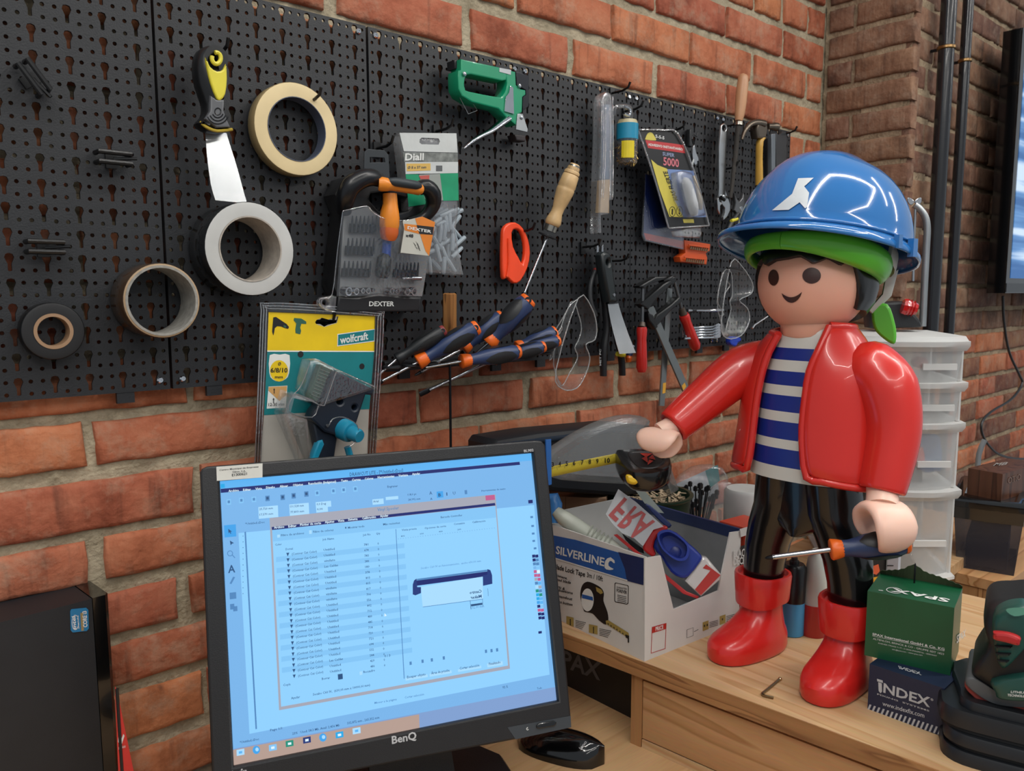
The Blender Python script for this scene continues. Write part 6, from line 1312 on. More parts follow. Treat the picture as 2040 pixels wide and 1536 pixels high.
def rackx(x0,y0,x1,y1,n,off=.063):
    put('bit_rack',PLT(fT3,[(x0,y0+(y1-y0)*.45),(x1-12,y0+(y1-y0)*.5),(x1-25,y1),(x0-8,y1-5)],off,.004,.001),C('rack_black','17181a',rough=.4),t)
    for i in range(n):
        x=x0+12+(x1-x0-35)*i/(n-1); mb=ptub(fT3,[(x-4,y1-12,off+.003),(x,y0+(y1-y0)*.55,off+.003),(x+4,y0+(y1-y0)*.25,off+.003),(x+5,y0+4,off+.003)],[2.6,2.6,2.4,1.2],6,k=1); put('bit',mb,C('gunmetal','3b3d40',rough=.35,metal=.8),t)
rackx(300,725,520,865,7); rackx(268,895,498,1035,7); rackx(240,1070,472,1200,7); rackx(636,1082,838,1205,7)
OR2=C('driver_orange','e0872a',rough=.3)
mb=ptub(fT3,[(515,485,.088),(540,487,.090),(575,490,.090),(602,495,.090),(620,497,.090),(820,525,.090),(836,527,.089)],[13,14.5,13.5,11,10.5,12,10],14,k=1); h=put('driver_grip',mb,OR2,t,sm=50)
mb=ptub(fT3,[(590,463,.093),(640,470,.097),(800,495,.097),(830,505,.092)],[5,9,9,5],12,k=2); put('grip_overmould',mb,C('slate_rubber','2b3338',rough=.5),h)
mb=ptub(fT3,[(602,560,.078),(605,640,.078),(602,690,.077),(600,740,.076),(598,800,.075),(597,830,.074)],[14,15,18,20,20,18],16,k=2); put('driver_neck',mb,OR2,t,sm=50)
mb=ptub(fT3,[(597,828,.075),(595,860,.075),(592,890,.075),(590,905,.074)],[19,19,17,15],16,k=1); put('driver_collar',mb,C('burnt_orange','c05a22',rough=.35),t)
mb=ptub(fT3,[(582,900,.070),(572,1045,.070)],[9.5,9],12,k=1); put('driver_sleeve',mb,C('cobalt','27479a',rough=.3),t)
mb=ptub(fT3,[(572,1040,.069),(558,1060,.070),(545,1165,.070),(540,1190,.068)],[11,15,16,13],12,k=1); put('chuck',mb,C('chuck_black','1e2222',rough=.4),t)
for x,y,r_ in ((290,1308,9.5),(348,1308,7.5),(398,1304,5.5),(440,1304,6.5),(482,1298,4),(620,1304,6.5),(664,1308,5.5),(738,1310,8),(790,1310,8.5)):
    c=W3(fT3,x,y,.074); k=mpp(c); mb=MB(); mb.lathe(c,V((-.25,1,.12)),[(.012,r_*k*.9),(.001,r_*k),(0,r_*k*.95),(0,r_*k*.62),(.006,r_*k*.58)],n=16,cap=False); put('socket',mb,CHROME,t)
mb=ptub(fT3,[(695,1208,.066),(760,1208,.066),(765,1208,.066),(838,1208,.066)],[2.5,2.5,4.5,4.5],10,k=1); put('bit_adapter',mb,STEEL,t)
put('bottom_band',PLT(fT3,[(207,1345),(350,1352),(520,1322),(700,1345),(845,1352),(826,1462),(192,1468)],.068,.012,.003),C('case_charcoal','1c1d1f',rough=.35),t)
mb=MB(); txt(mb,'DEXTER',WP(.068),fT3(442,1420),fT3(634,1420),fT3(444,1384),.0005,bold=.03); put('lettering',mb,WHITE,t,sm=0)
put('clear_cover',PLT(fT3,[(240,690),(300,680),(430,655),(470,700),(560,760),(690,760),(860,745),(950,780),(850,1345),(195,1345)],.083,.0012,.0004),CLEAR,t)
mb=ptub(fT3,[(243,692,.083),(420,655,.083),(470,700,.083),(570,755,.083),(700,765,.083),(860,745,.083)],.9,6); put('cover_edge',mb,clearmat('clear_edge',base=.5,edge=.9,rough=.08),t)
mb=ptub(fT3,[(240,700,.083),(200,1000,.083),(160,1330,.083),(75,1360,.080),(62,1400,.080),(110,1450,.080),(185,1465,.08)],.9,6); put('cover_edge',mb,MC['clear_edge'],t)
put('latch_lug',PLT(fT3,[(165,1335),(80,1350),(62,1400),(100,1440),(190,1468),(200,1345)],.078,.012,.003,holes=[ellipse(112,1395,26,24,10)]),clearmat('clear_lug',base=.15,edge=.7),t)
cd_=put('label_card',PLT(fT3,[(700,770),(850,735),(948,778),(925,905),(902,1036),(684,1012),(712,830)],.0865,.0008,.0002),C('card_grey','b5b5ac',rough=.4),t,'orange and grey label card')
mb=MB(); P_=WP(.0865); pp(mb,P_,[fT3(*p) for p in ((795,750),(850,735),(948,778),(902,1036),(875,1000))],.0003); pp(mb,P_,[fT3(*p) for p in ((712,790),(808,800),(828,868),(715,840))],.0003); ob('orange_field',mb,C('card_orange','d07a28',rough=.4),cd_,smooth=0)
mb=MB(); pp(mb,P_,[fT3(*p) for p in ((805,800),(938,815),(930,875),(828,868))],.0005); txt(mb,'x48',P_,fT3(722,890),fT3(780,896),fT3(724,865),.0005,bold=.03)
for a in range(6): x=790+random.uniform(-20,25); y=945+random.uniform(-30,25); mb.add([P_(*fT3(x,y),.0005),P_(*fT3(x+4,y+2),.0005),P_(*fT3(x+22,y+24),.0005),P_(*fT3(x+19,y+27),.0005)],[(0,1,2,3)])
ob('dark_print',mb,INK,cd_,smooth=0,kind='stuff')
mb=MB(); txt(mb,'DEXTER',P_,fT3(736,830),fT3(918,862),fT3(738,808),.0008,bold=.035); ob('lettering',mb,WHITE,cd_,smooth=0)
put('hanger_tab',PLT(fT3,[(402,440),(408,240),(435,218),(560,228),(592,262),(602,440)],.060,.002,.0005,holes=[[(450,280),(560,285),(568,320),(450,322)]]),C('tab_grey','2b3034',rough=.35),t)
# --- bag of wall plugs
BG=clearmat('bag_film',base=.10,edge=.5,rough=.12,haze=.10)
t=thing('plug_bag','clear hang bag of grey wall plugs with a white and green header','bag',Wq(860,545,.03))
mb=PLT(fT3,[(674,92),(895,100),(1112,96),(1124,250),(1134,700),(1118,860),(1178,1186),(1040,1178),(870,1172),(760,900),(735,600),(700,300)],.056,.022,.006,1)
for v in mb.v: v+=V((noise.noise(v*50),noise.noise(v*50+V((5,0,0)))*1.4,noise.noise(v*50+V((0,9,0)))))*.0016
put('bag_film',mb,BG,t)
mb=PLT(fT3,[(676,94),(1111,98),(1121,246),(709,236)],.0572,.0008,.0002,holes=[[(830,145),(845,132),(975,138),(985,160),(975,185),(845,182),(828,168)]]); hd_=put('white_header',mb,C('header_white','bfc3c2',rough=.45,bump=.3,bscale=60),t)
P_=WP(.0575); mb=MB(); pp(mb,P_,[fT3(*p) for p in ((718,318),(1124,316),(1122,402),(722,410))],.0003); ob('white_band',mb,C('header_white','bfc3c2'),t,smooth=0)
mb=MB(); pp(mb,P_,[fT3(*p) for p in ((704,242),(1121,248),(1124,314),(712,316))],.0003); ob('photo_band',mb,C('photo_grey','6f7370',rough=.4,var=.5,scale=90),t,smooth=0)
mb=MB(); pp(mb,P_,[fT3(*p) for p in ((728,330),(912,328),(914,382),(732,388))],.0006); ob('yellow_field',mb,C('label_ochre','cfa955'),t,smooth=0)
mb=MB(); txt(mb,'Ø 8 x 37 mm',P_,fT3(738,370),fT3(880,366),fT3(739,350),.0009,bold=.03); pp(mb,P_,[fT3(*p) for p in ((955,345),(1003,345),(1003,388),(955,388))],.0006); ob('small_print',mb,C('grey_print2','55585a'),t,smooth=0)
mb=MB(); txt(mb,'Diall',P_,fT3(718,305),fT3(860,302),fT3(720,252),.0008,bold=.05); ob('lettering',mb,WHITE,t,smooth=0)
mb=MB(); pp(mb,P_,[fT3(*p) for p in ((722,412),(820,412),(880,640),(745,660))],.0003); ob('green_field',mb,C('label_green','1f8f66',rough=.3,var=.15),t,smooth=0); mb=MB(); pp(mb,P_,[fT3(*p) for p in ((985,405),(1124,404),(1128,612),(1010,614))],.0003); ob('green_field',mb,C('label_green','1f8f66',rough=.3,var=.15),t,smooth=0)
mb=MB(); pp(mb,P_,[fT3(*p) for p in ((822,424),(905,418),(900,470),(860,475))],.0006); ob('red_field',mb,C('label_red','b8524a'),t,smooth=0)
mb=MB(); pp(mb,P_,[fT3(*p) for p in ((825,415),(985,408),(1010,612),(960,615),(870,600))],.00028); ob('grey_field',mb,C('label_grey','8f9490'),t,smooth=0)
pm_=C('plug_grey','97a3ac',rough=.5); pl0=None
for i in range(34):
    row=i//6; x=900+(i%6)*42+random.uniform(-14,14)+row*4; y=700+row*78+random.uniform(-12,12); 
    if row>=5: x=905+(i-30)*55; y=1110
    p=W3(fT3,min(x,1105+row*9),min(y,1125),.044+random.uniform(-.006,.004)); an=random.choice([R(random.uniform(40,75)),R(random.uniform(-30,15)),R(random.uniform(-70,-40))]) if row else R(65)
    if pl0 is None:
        mb=MB(); mb.tube([V((0,0,-.0135)),V((0,0,-.012)),V((0,0,.010)),V((0,0,.0135))],[.0026,.0036,.0036,.0030],8); mb.v=[v+p for v in mb.v]; pl0=ob('wall_plug',mb,pm_,label='grey ribbed plastic wall plug inside the clear hang bag',cat='wall plug',group='grey wall plugs in the hang bag'); o=pl0
        o.data.transform(Matrix.Translation((0,0,-.0135))); 
    else: o=pl0.copy(); COL.objects.link(o)
    o.location=p; o.rotation_euler=(random.uniform(-.2,.2),an,0)
# --- staple gun
t=thing('staple_gun','green staple gun with chrome lever hanging at the top of the board','staple gun',Wq(990,265,.04))
SG=C('staple_green','118a62',rough=.28,coat=.3)
put('body',PLT(fT4,[(190,135),(560,215),(730,262),(735,390),(780,432),(828,442),(830,490),(800,512),(795,660),(748,690),(736,790),(640,710),(560,628),(300,562),(200,500),(165,430),(160,300),(162,250),(190,242)],.066,.026,.002,holes=[smoothpts([(225,380),(240,310),(290,288),(600,352),(640,335),(640,420),(600,500),(540,508),(270,455),(235,430)],2)]),SG,t)
put('nose_plate',PLT(fT4,[(736,262),(862,300),(862,600),(800,655),(802,512),(832,490),(828,442),(738,392)],.060,.016,.001),C('nose_dark','24262c',rough=.3,metal=.6),t)
mb=ptub(fT4,[(640,735,.062),(560,790,.066),(470,855,.070),(370,905,.072),(290,955,.072),(215,1020,.070)],[13,13,11,9,8,5],12,flat=.5); put('lever',mb,CHROME,t,sm=60)
put('side_plate',PLT(fT4,[(680,398),(708,420),(716,680),(622,652),(634,510),(665,470)],.0685,.002,.0006),CHROME,t)
put('foot_plate',PLT(fT4,[(750,675),(802,680),(852,830),(846,860),(732,832)],.0675,.003,.0008),ALU,t)
mb=MB(); pp(mb,WP(.066),[fT4(*p) for p in ((570,222),(686,244),(682,292),(568,262))],.0006); put('label_plate',mb,ALU,t)
for x,y in ((222,285),(765,402),(785,715)): mb=MB(); c=W3(fT4,x,y,.067); mb.lathe(c,(0,-1,0),[(0,.0034),(.002,.0030),(.0026,.0018)],n=14); put('rivet',mb,STEEL,t)
mb=ptub(fT4,[(245,478,.06),(300,560,.058),(350,645,.056),(262,678,.056),(200,560,.056),(160,480,.058)],.8,6,k=1); put('wire_latch',mb,ALU,t)
put('rear_block',PLT(fT4,[(125,145),(188,140),(188,240),(130,232)],.056,.02,.002),BLK,t)
put('magazine_end',PLT(fT4,[(720,880),(830,890),(828,950),(740,940)],.045,.02,.002),C('magazine_dark','2a2224'),t)
# --- orange cutter, turned handle, vertical handle
t=thing('film_cutter','bright orange plastic film cutter hanging by its loop','cutter',Wq(1028,562,.03))
put('body',PLT(fT5,[(812,170),(840,138),(885,132),(928,165),(962,235),(974,320),(958,410),(915,492),(872,505),(838,472),(822,478),(806,465),(803,330),(806,220)],.040,.009,.0025,2,holes=[[(862,195),(885,172),(918,190),(938,250),(942,320),(928,386),(905,350),(870,280)]]),C('cutter_orange','ee4a22',rough=.3,sss=.1),t,sm=50)
mb=ptub(fT5,[(838,230,.041),(840,380,.041),(828,465,.041)],2,8); put('blade_guard',mb,C('cutter_orange','ee4a22'),t)
t=thing('awl','long steel rod tool with a turned pale wooden handle','screwdriver',Wq(1093,470,.05))
A=Wq(1146,327,.085); B=Wq(1096,458,.055); ax=(B-A); k=mpp(A); L_=ax.length; n_=ax.normalized()
mb=MB(); mb.lathe(A,n_,[(L_*a,r_*k) for a,r_ in ((0,8),(.02,11.5),(.06,12.5),(.10,13),(.105,14.5),(.12,16),(.15,16),(.155,14.5),(.17,16.5),(.34,18.5),(.36,17.3),(.375,18.3),(.42,18.3),(.56,15.5),(.66,12.5),(.74,12),(.82,15),(.88,16.5),(.92,15),(.935,13))],n=24); put('handle',mb,PALEW,t,sm=50)
mb=MB(); mb.lathe(A+ax*.02,n_,[(0,11.8*k),(L_*.08,13*k)],n=20); put('end_ring',mb,C('nickel','a8a49a',rough=.25,metal=1),t)
mb=MB(); mb.lathe(A+ax*.93,n_,[(0,13.2*k),(L_*.09,13.4*k)],n=20); put('ferrule',mb,C('nickel','a8a49a'),t)
mb=MB(); F_=Wq(1092,468,.052); mb.lathe(F_,n_,[(0,8*k),(.001,20*k),(.003,20*k),(.004,8*k)],n=20); put('flange',mb,BLK,t)
mb=MB(); mb.tube([F_,Wq(1045,583,.042)],.0021,10); put('rod',mb,STEEL,t)
t=thing('wooden_handle_tool','tool with a plain vertical wooden handle and long thin rod hanging below the board','screwdriver',Wq(898,880,.05))
mb=ptub(fT5,[(478,565,.060),(478,572,.060),(478,790,.058),(478,830,.057)],[12,15,15,13],6,k=1); put('handle',mb,woodmat('oiled_wood',srgb('9a6a3a'),srgb('5d3a1c'),'z',3,.4,14),t)
mb=ptub(fT5,[(480,1000,.055),(486,1560,.055)],2.6,8,k=1); put('rod',mb,DARK,t)
# --- screwdriver rack and screwdrivers
t=thing('tool_rack','black plastic rack bar holding the row of screwdrivers','rack',Wq(930,735,.03))
put('bar',PLT(fT5,[(80,985),(400,975),(1110,890),(1112,925),(560,1010),(90,1035)],.050,.028,.002),BLK,t)
for x in range(9):
    c=Wq(780+x*38,731-x*3.4,.066); mb=MB(); mb.tube([c+V((.011*math.cos(a),0.011*math.sin(a),0)) for a in [2*PI*i/12 for i in range(13)]],.0022,6); put('loop',mb,BLK,t)
def sdv_(label,tip,neck,end,offs,rn,rs,**k):
    P=Wq(*tip,offs[0]); N=Wq(*neck,offs[1]); E=Wq(*end,offs[2]); return screwdriver('screwdriver',label,P,N,E,rn*mpp(E),rs*mpp(N),**k)
sdv_('charcoal screwdriver with dark red stripe, leftmost in the rack',(742,757),(790,716),(887,656),(.052,.062,.095),15,3,base=C('grip_charcoal','1c1f22',rough=.45),accent=C('dark_red_plastic','7c2f30',rough=.4),collar=BLK,gripm=C('grip_ridged','141618',bump=.5,bscale=900))
g_='blue and orange screwdrivers in the rack'
sdv_('thick blue and orange screwdriver pointing lower left, second from the left in the rack',(752,764),(832,722),(953,650),(.056,.075,.115),20,3.2,group=g_,tipk='flat')
sdv_('blue and orange screwdriver partly behind the tallest one, orange collar lowest',(826,748),(922,694),(1003,628),(.060,.066,.095),19,3.5,group=g_)
sdv_('tallest blue and orange screwdriver with its end cap highest above the rack',(944,708),(972,684),(1056,594),(.07,.085,.125),23,3.5,group=g_)
sdv_('long blue and orange screwdriver lying nearly level in front of the rack',(838,734),(918,720),(1036,700),(.070,.092,.115),18,3,group=g_)
sdv_('level blue and orange screwdriver behind the foremost one, middle end cap',(836,786),(985,716),(1086,690),(.045,.066,.095),15,3.4,group=g_,tipk='flat')
sdv_('blue and orange screwdriver whose end cap reaches furthest right',(915,748),(1020,702),(1115,678),(.05,.062,.09),15,2.4,group=g_)
sdv_('blue and orange screwdriver with scuffed grip, above the furthest right one',(960,712),(1030,694),(1108,662),(.045,.050,.075),19,3,group=g_)
# --- goggles
GG=clearmat('goggle_clear',tint=(.96,.97,.97),base=.05,edge=.45,rough=.06,haze=.04); GE=clearmat('goggle_rim',base=.35,edge=.8,rough=.08,haze=.25,hcol=(.65,.68,.68))
def goggles(label,f,out_,inner_,arm,off,loc):
    t=thing('safety_goggles',label,'goggles',loc)
    mb=MB(); n=len(out_); A=[W3(f,x,y,off) for x,y in smoothpts(out_,3)]; B=[W3(f,x,y,off-.030) for x,y in smoothpts(inner_,3)]; 
    mb.loft([A,[ (a+b)/2+V((0,-.006,0)) for a,b in zip(A,B)],B],cap=False); put('lens',mb,GG,t,sm=60)
    for L_,r_ in ((A,.0011),(B,.0010)): mb=MB(); mb.tube(L_+[L_[0]],r_,6); put('rim',mb,GE,t,sm=60)
    for a in arm: mb=ptub(f,[(x,y,o) for x,y,o in a],1.6,6,flat=.5); put('temple',mb,GE,t,sm=60)
goggles('clear safety goggles hanging beside the screwdrivers, lower middle of the board',fT5,[(1265,597),(1345,650),(1378,760),(1368,850),(1312,880),(1337,960),(1312,1060),(1255,1148),(1165,1150),(1128,1040)],[(1220,620),(1265,690),(1285,780),(1268,850),(1245,900),(1262,960),(1215,1050),(1170,1130),(1140,1100),(1116,930)],[[(1120,800,.06),(1170,720,.07),(1215,640,.075),(1265,600,.075)],[(1125,830,.06),(1160,775,.065),(1165,790,.065),(1130,840,.06)],[(1100,935,.05),(1090,975,.05),(1105,960,.05),(1112,920,.05)]],.082,Wq(1150,775,.06))
goggles('clear safety goggles hanging right beside the toy figure\'s head',fT6,[(1215,242),(1300,275),(1378,400),(1368,480),(1278,530),(1340,592),(1355,690),(1292,800),(1180,820),(1140,700)],[(1160,310),(1215,320),(1225,430),(1222,500),(1205,540),(1215,600),(1190,690),(1160,800),(1145,720),(1108,540)],[[(1150,320,.06),(1110,520,.06),(1140,600,.06),(1158,640,.06),(1130,650,.06)],[(1190,390,.065),(1205,420,.065),(1165,480,.065),(1160,520,.065)]],.080,Wq(1455,675,.06))
mb=ptub(fT6,[(1185,285,.085),(1240,285,.088),(1300,300,.088)],2,6); t=thing('peg_hook','dark hook through the goggles beside the toy head','hook',W3(fT6,1240,285,.03),group='black peg hooks on the tool board'); put('peg',mb,HOOKM,t)
# --- small filling knife
t=thing('filling_knife','small filling knife with dark handle and bright blade','putty knife',Wq(1238,705,.05))
mb=bladeplate([((272,555),(352,550)),((278,620),(368,620)),((285,690),(385,690)),((296,780),(406,780)),((308,870),(428,870)),((318,938),(443,930))],.060,fT6); blade_bend(mb,.15); put('blade',mb,mat('ground_blade',srgb('c8cacb')),t)
put('handle',PLT(fT6,[(226,185),(245,158),(285,160),(305,195),(352,545),(285,547),(240,300)],.072,.020,.005,1,holes=[ellipse(278,240,13,22,10)]),C('handle_green_black','1e2426',rough=.35),t,sm=50)
mb=MB(); mb.lathe(W3(fT6,320,490,.072),(0,-1,0),[(0,.0032),(.0012,.0028)],n=12); put('rivet',mb,STEEL,t)
put('neck',PLT(fT6,[(284,543),(353,540),(352,556),(276,560)],.066,.008,.001),BLK,t)
# --- pliers behind it
t=thing('side_cutters','black-handled cutters hanging behind the small filling knife','pliers',Wq(1200,750,.04))
put('left_jaw',PLT(fT6,[(186,175),(190,110),(198,96),(206,130),(204,180)],.046,.006,.001),STEEL,t); put('right_jaw',PLT(fT6,[(226,160),(228,118),(236,104),(242,130),(240,170)],.046,.006,.001),STEEL,t)
mb=ptub(fT6,[(200,190,.045),(215,320,.045),(262,700,.045),(240,900,.045),(238,1110,.045)],[6,7,8,8.5,8],10,flat=.7); hh1=put('handle',mb,BLK,t)
mb=ptub(fT6,[(235,190,.043),(250,350,.043),(320,700,.043),(372,950,.043),(384,1105,.043)],[6,7,8,8,7.5],10,flat=.7); put('handle',mb,BLK,t)
mb=MB(); txt(mb,'MET PC',WP(.052),fT6(222,1030),fT6(220,905),fT6(209,1030),.0005); ob('lettering',mb,GREYL,hh1,smooth=0)
t=thing('long_nose_pliers','pliers with a bowed grey handle and red ring, left of the small filling knife','pliers',Wq(1180,600,.035))
mb=ptub(fT6,[(205,200,.036),(185,290,.036),(150,380,.036),(138,470,.036),(148,560,.036),(185,650,.036)],[5,5,4.5,4.5,4.5,4],10); put('handle',mb,C('grey_grip','3f4245',rough=.4),t)
mb=ptub(fT6,[(192,285,.036),(176,308,.036)],[5.6,5.6],10,k=1); put('red_ring',mb,C('ring_red','a83a34'),t)
mb=ptub(fT6,[(205,120,.034),(212,200,.034),(250,420,.034),(262,640,.034),(260,760,.034)],[3,6,6,6,5],10); put('handle',mb,BLK,t)
t=thing('electrician_pliers','blue and orange handled pliers end showing under the filling knife blade','pliers',Wq(1250,720,.05))
mb=ptub(fT6,[(330,800,.05),(400,850,.052),(448,900,.052),(432,960,.052)],[5,7,7,6],10); put('handle',mb,NAVY,t)
mb=ptub(fT6,[(436,958,.052),(432,975,.053),(430,1000,.052)],[6,7,5],10,k=1); put('end_cap',mb,ORANGE,t); mb=ptub(fT6,[(345,940,.048),(395,950,.048)],[5,5],8,k=1); put('collar',mb,C('insert_yellow','d7cb3c'),t)
# --- clamps
RH=C('clamp_red','b8221c',rough=.25,coat=.4); CB=C('cast_black','121314',rough=.3)
def clamp(label,bar,h0,h1,rod,arms,loc,offb,lab):
    t=thing('bar_clamp',label,'clamp',loc)
    (a,b,w_)=bar; A_=V((a[0],a[1]));B_=V((b[0],b[1])); n_=(B_-A_).normalized(); s_=V((-n_.y,n_.x))*w_
    put('bar',PLT(fT6,[tuple(A_+s_),tuple(B_+s_),tuple(B_-s_),tuple(A_-s_)],offb,.004,.0006),C('bar_zinc','7f8485',rough=.35,metal=.7),t)
    mb=MB(); pp(mb,WP(offb),[fT6(*p) for p in lab],.0004); put('yellow_sticker',mb,C('sticker_ochre','d09a30'),t)
    mb=ptub(fT6,[(rod[0][0],rod[0][1],offb+.012),(rod[1][0],rod[1][1],offb+.014)],3.4,10,k=1)
    r0_=put('spindle',mb,C('spindle_steel','6a6d70',rough=.35,metal=.9),t)
    for i in range(14):
        q=i/13; c=W3(fT6,rod[0][0]+(rod[1][0]-rod[0][0])*q,rod[0][1]+(rod[1][1]-rod[0][1])*q,offb+.012+.002*q); ax=(W3(fT6,rod[1][0],rod[1][1],offb+.014)-W3(fT6,rod[0][0],rod[0][1],offb+.012)).normalized()
        mb=MB(); mb.lathe(c-ax*.0008,ax,[(0,.0026),(.0008,.0034),(.0016,.0026)],n=10); ob('thread',mb,C('spindle_steel','6a6d70'),r0_)
    mb=ptub(fT6,[(h0[0],h0[1],offb+.015),(h0[0]+(h1[0]-h0[0])*.06,h0[1]+(h1[1]-h0[1])*.06,offb+.015),(h0[0]+(h1[0]-h0[0])*.25,h0[1]+(h1[1]-h0[1])*.25,offb+.015),(h0[0]+(h1[0]-h0[0])*.42,h0[1]+(h1[1]-h0[1])*.42,offb+.015),(h0[0]+(h1[0]-h0[0])*.9,h0[1]+(h1[1]-h0[1])*.9,offb+.015),(h1[0],h1[1],offb+.015)],[9.5,11,9.5,10,11.5,8],14,k=1); put('handle',mb,RH,t,sm=50)
    mb=ptub(fT6,[(rod[1][0],rod[1][1],offb+.014),(h0[0],h0[1],offb+.015)],[6,8],12,k=1); put('ferrule',mb,C('ferrule_brown','4a4038',rough=.4,metal=.5),t)
    for ar in arms: put('jaw_arm',PLT(fT6,ar,offb+.018,.018,.003),CB,t)
    return t
clamp('bar clamp with a long red handle hanging straight down, left one of two',((600,585),(884,1240),26),(532,735),(531,1080),((540,425),(536,700)),[[(515,420),(560,395),(640,350),(740,345),(700,375),(620,400),(575,425),(560,440),(520,435)],[(520,560),(700,405),(755,375),(770,400),(640,530),(590,600),(560,590)],[(580,620),(620,640),(660,735),(640,755),(590,690)]],Wq(1278,740,.05),.058,((838,1185),(860,1160),(872,1190),(850,1222)))
clamp('bar clamp with a tilted red handle, right one of two',((748,440),(688,1340),19),(852,640),(948,900),((780,385),(835,590)),[[(760,350),(798,345),(800,385),(780,410),(745,410)],[(620,700),(650,640),(760,560),(820,505),(845,520),(840,545),(760,610),(680,700),(640,740)],[(700,375),(770,340),(790,350),(720,410)]],Wq(1390,690,.04),.046,((695,1165),(718,1160),(712,1240),(690,1245)))
# wrenches on the right
t=thing('socket_bar','chrome socket bar lying level behind the right clamp','bar',Wq(1400,620,.03)); mb=ptub(fT6,[(880,608,.045),(920,608,.045),(930,608,.045),(1060,610,.045),(1070,608,.045),(1150,605,.045)],[3.5,3.5,2.6,2.6,3.6,3.6],10,k=1); put('rod',mb,CHROME,t)
mb=ptub(fT6,[(915,608,.045),(940,608,.045)],4.2,10,k=1); put('ring',mb,BLK,t)
for i in range(5):
    y=735+i*20; t=thing('spanner',('topmost','second from the top','middle','fourth from the top','lowest')[i]+' chrome spanner in the level stack beside the goggles','spanner',Wq(1395,(460+y/3.84),.04),group='stack of chrome spanners')
    put('shank',PLT(fT6,[(890-i*6,y),(1080,y-8),(1120,y-30),(1140,y-20),(1135,y+2),(1110,y+8),(1085,y+6),(885-i*6,y+15)],.042+.006*i,.004,.001),CHROME,t)
t=thing('socket_key','dark T-shaped key at the left end of the spanner stack','key',Wq(1362,680,.04)); mb=ptub(fT6,[(820,825,.05),(870,820,.05)],3,8,k=1); put('cross_bar',mb,DARK,t); mb=ptub(fT6,[(845,760,.05),(850,830,.05)],2.5,8,k=1); put('stem',mb,STEEL,t)
t=thing('precision_screwdriver','small chrome screwdriver pointing down left behind the toy\'s chin','screwdriver',Wq(1500,655,.04)); mb=ptub(fT6,[(1378,745,.05),(1395,720,.05),(1500,650,.055)],[2.2,2.0,2.0],8,k=1); put('shaft',mb,STEEL,t); mb=ptub(fT6,[(1500,650,.055),(1560,610,.06)],[4,5],10,k=1); put('handle',mb,BLK,t)
t=thing('blue_wrap','small crumpled blue plastic wrapper under the goggles','wrapper',Wq(1465,686,.04)); mb=PLT(fT6,[(1212,820),(1245,808),(1290,818),(1288,850),(1270,862),(1262,885),(1215,870)],.05,.014,.004,2)
for v in mb.v: v+=V((noise.noise(v*220),noise.noise(v*220+V((3,0,0))),noise.noise(v*220+V((0,0,8)))))*.003
put('film',mb,C('wrap_blue','1f3fb0',rough=.25),t)
# --- blade pack, nail jar
t=thing('blade_pack','narrow clear blister pack of saw blades with a pale wooden block at its foot','blade pack',Wq(1200,420,.04))
put('clear_sleeve',PLT(fT7,[(178,230),(190,175),(215,155),(248,165),(262,230),(270,560),(268,945),(240,950),(232,1050),(178,1060),(182,1190),(152,1188),(160,800),(172,500)],.062,.022,.004),clearmat('sleeve_clear',base=.2,edge=.75,rough=.07,haze=.05),t)
for x in (192,205,240,262):
    mb=ptub(fT7,[(x-2,190,.063),(x+2,560,.063),(x-(16 if x<220 else 2),930,.063)],.9,6); put('sleeve_rib',mb,MC['clear_edge'],t)
put('wooden_block',PLT(fT7,[(180,800),(238,795),(232,1042),(166,1036)],.058,.012,.001),C('block_wood','b99b70',rough=.5,var=.15),t)
put('backing_card',PLT(fT7,[(190,250),(245,250),(240,795),(182,795)],.050,.003,.0005),C('card_blue_grey','4c5f78',rough=.35,var=.3),t)
t=thing('nail_jar','hanging clear jar of brass nails with a blue band','jar',W3(fT7,365,680,.05)); c=W3(fT7,362,690,.055); k=mpp(c); s_=k/3.658
mb=MB(); mb.lathe(c,(0,0,1),[(0,60*s_),(8*s_,74*s_),(160*s_,78*s_),(290*s_,76*s_),(315*s_,55*s_)],n=24); put('glass',mb,clearmat('jar_clear',base=.08,edge=.5,rough=.05,haze=.03),t)
mb=MB(); mb.lathe(c+V((0,0,178*s_)),(0,0,1),[(0,79.5*s_),(110*s_,79.5*s_)],n=24,cap=False); put('blue_band',mb,C('band_cyan','1f86a8',rough=.3),t)
mb=MB(); mb.lathe(c+V((0,0,288*s_)),(0,0,1),[(0,77*s_),(28*s_,66*s_),(30*s_,1*s_)],n=24,cap=False); put('cream_top',mb,C('cream_plastic','b3a985',rough=.4),t)
P_=Plane(c+V((0,-80*s_,0)),(0,-1,0)); mb=MB(); 
for a0 in range(5): a=R(190+a0*14); b=R(204+a0*14); mb.add([c+V((79.8*s_*math.cos(q),79.8*s_*math.sin(q),z)) for q,z in ((a,40*s_),(b,40*s_),(b,160*s_),(a,160*s_))],[(0,1,2,3)])
put('yellow_label',mb,C('label_yellow','d5c020',rough=.35),t)
mb=MB()
for i in range(170):
    a=random.uniform(0,2*PI); r_=66*s_*math.sqrt(random.random()); p=c+V((r_*math.cos(a),r_*math.sin(a),random.uniform(10,140)*s_)); d_=V((random.uniform(-1,1),random.uniform(-1,1),random.uniform(-1,1))).normalized()*.007; mb.tube([p-d_,p+d_],.0007,4)
put('nails',mb,C('brass_nail','a98f55',rough=.3,metal=1),t,kind='stuff',sm=0)
mb=ptub(fT7,[(268,330,.055),(275,270,.058),(330,262,.06),(388,275,.058),(390,350,.055)],4,8); put('hanger',mb,MC['jar_clear'],t); mb=ptub(fT7,[(345,270,.062),(385,290,.064),(375,330,.064),(340,315,.064)],3,8); put('hanger_ring',mb,CHROME,t)
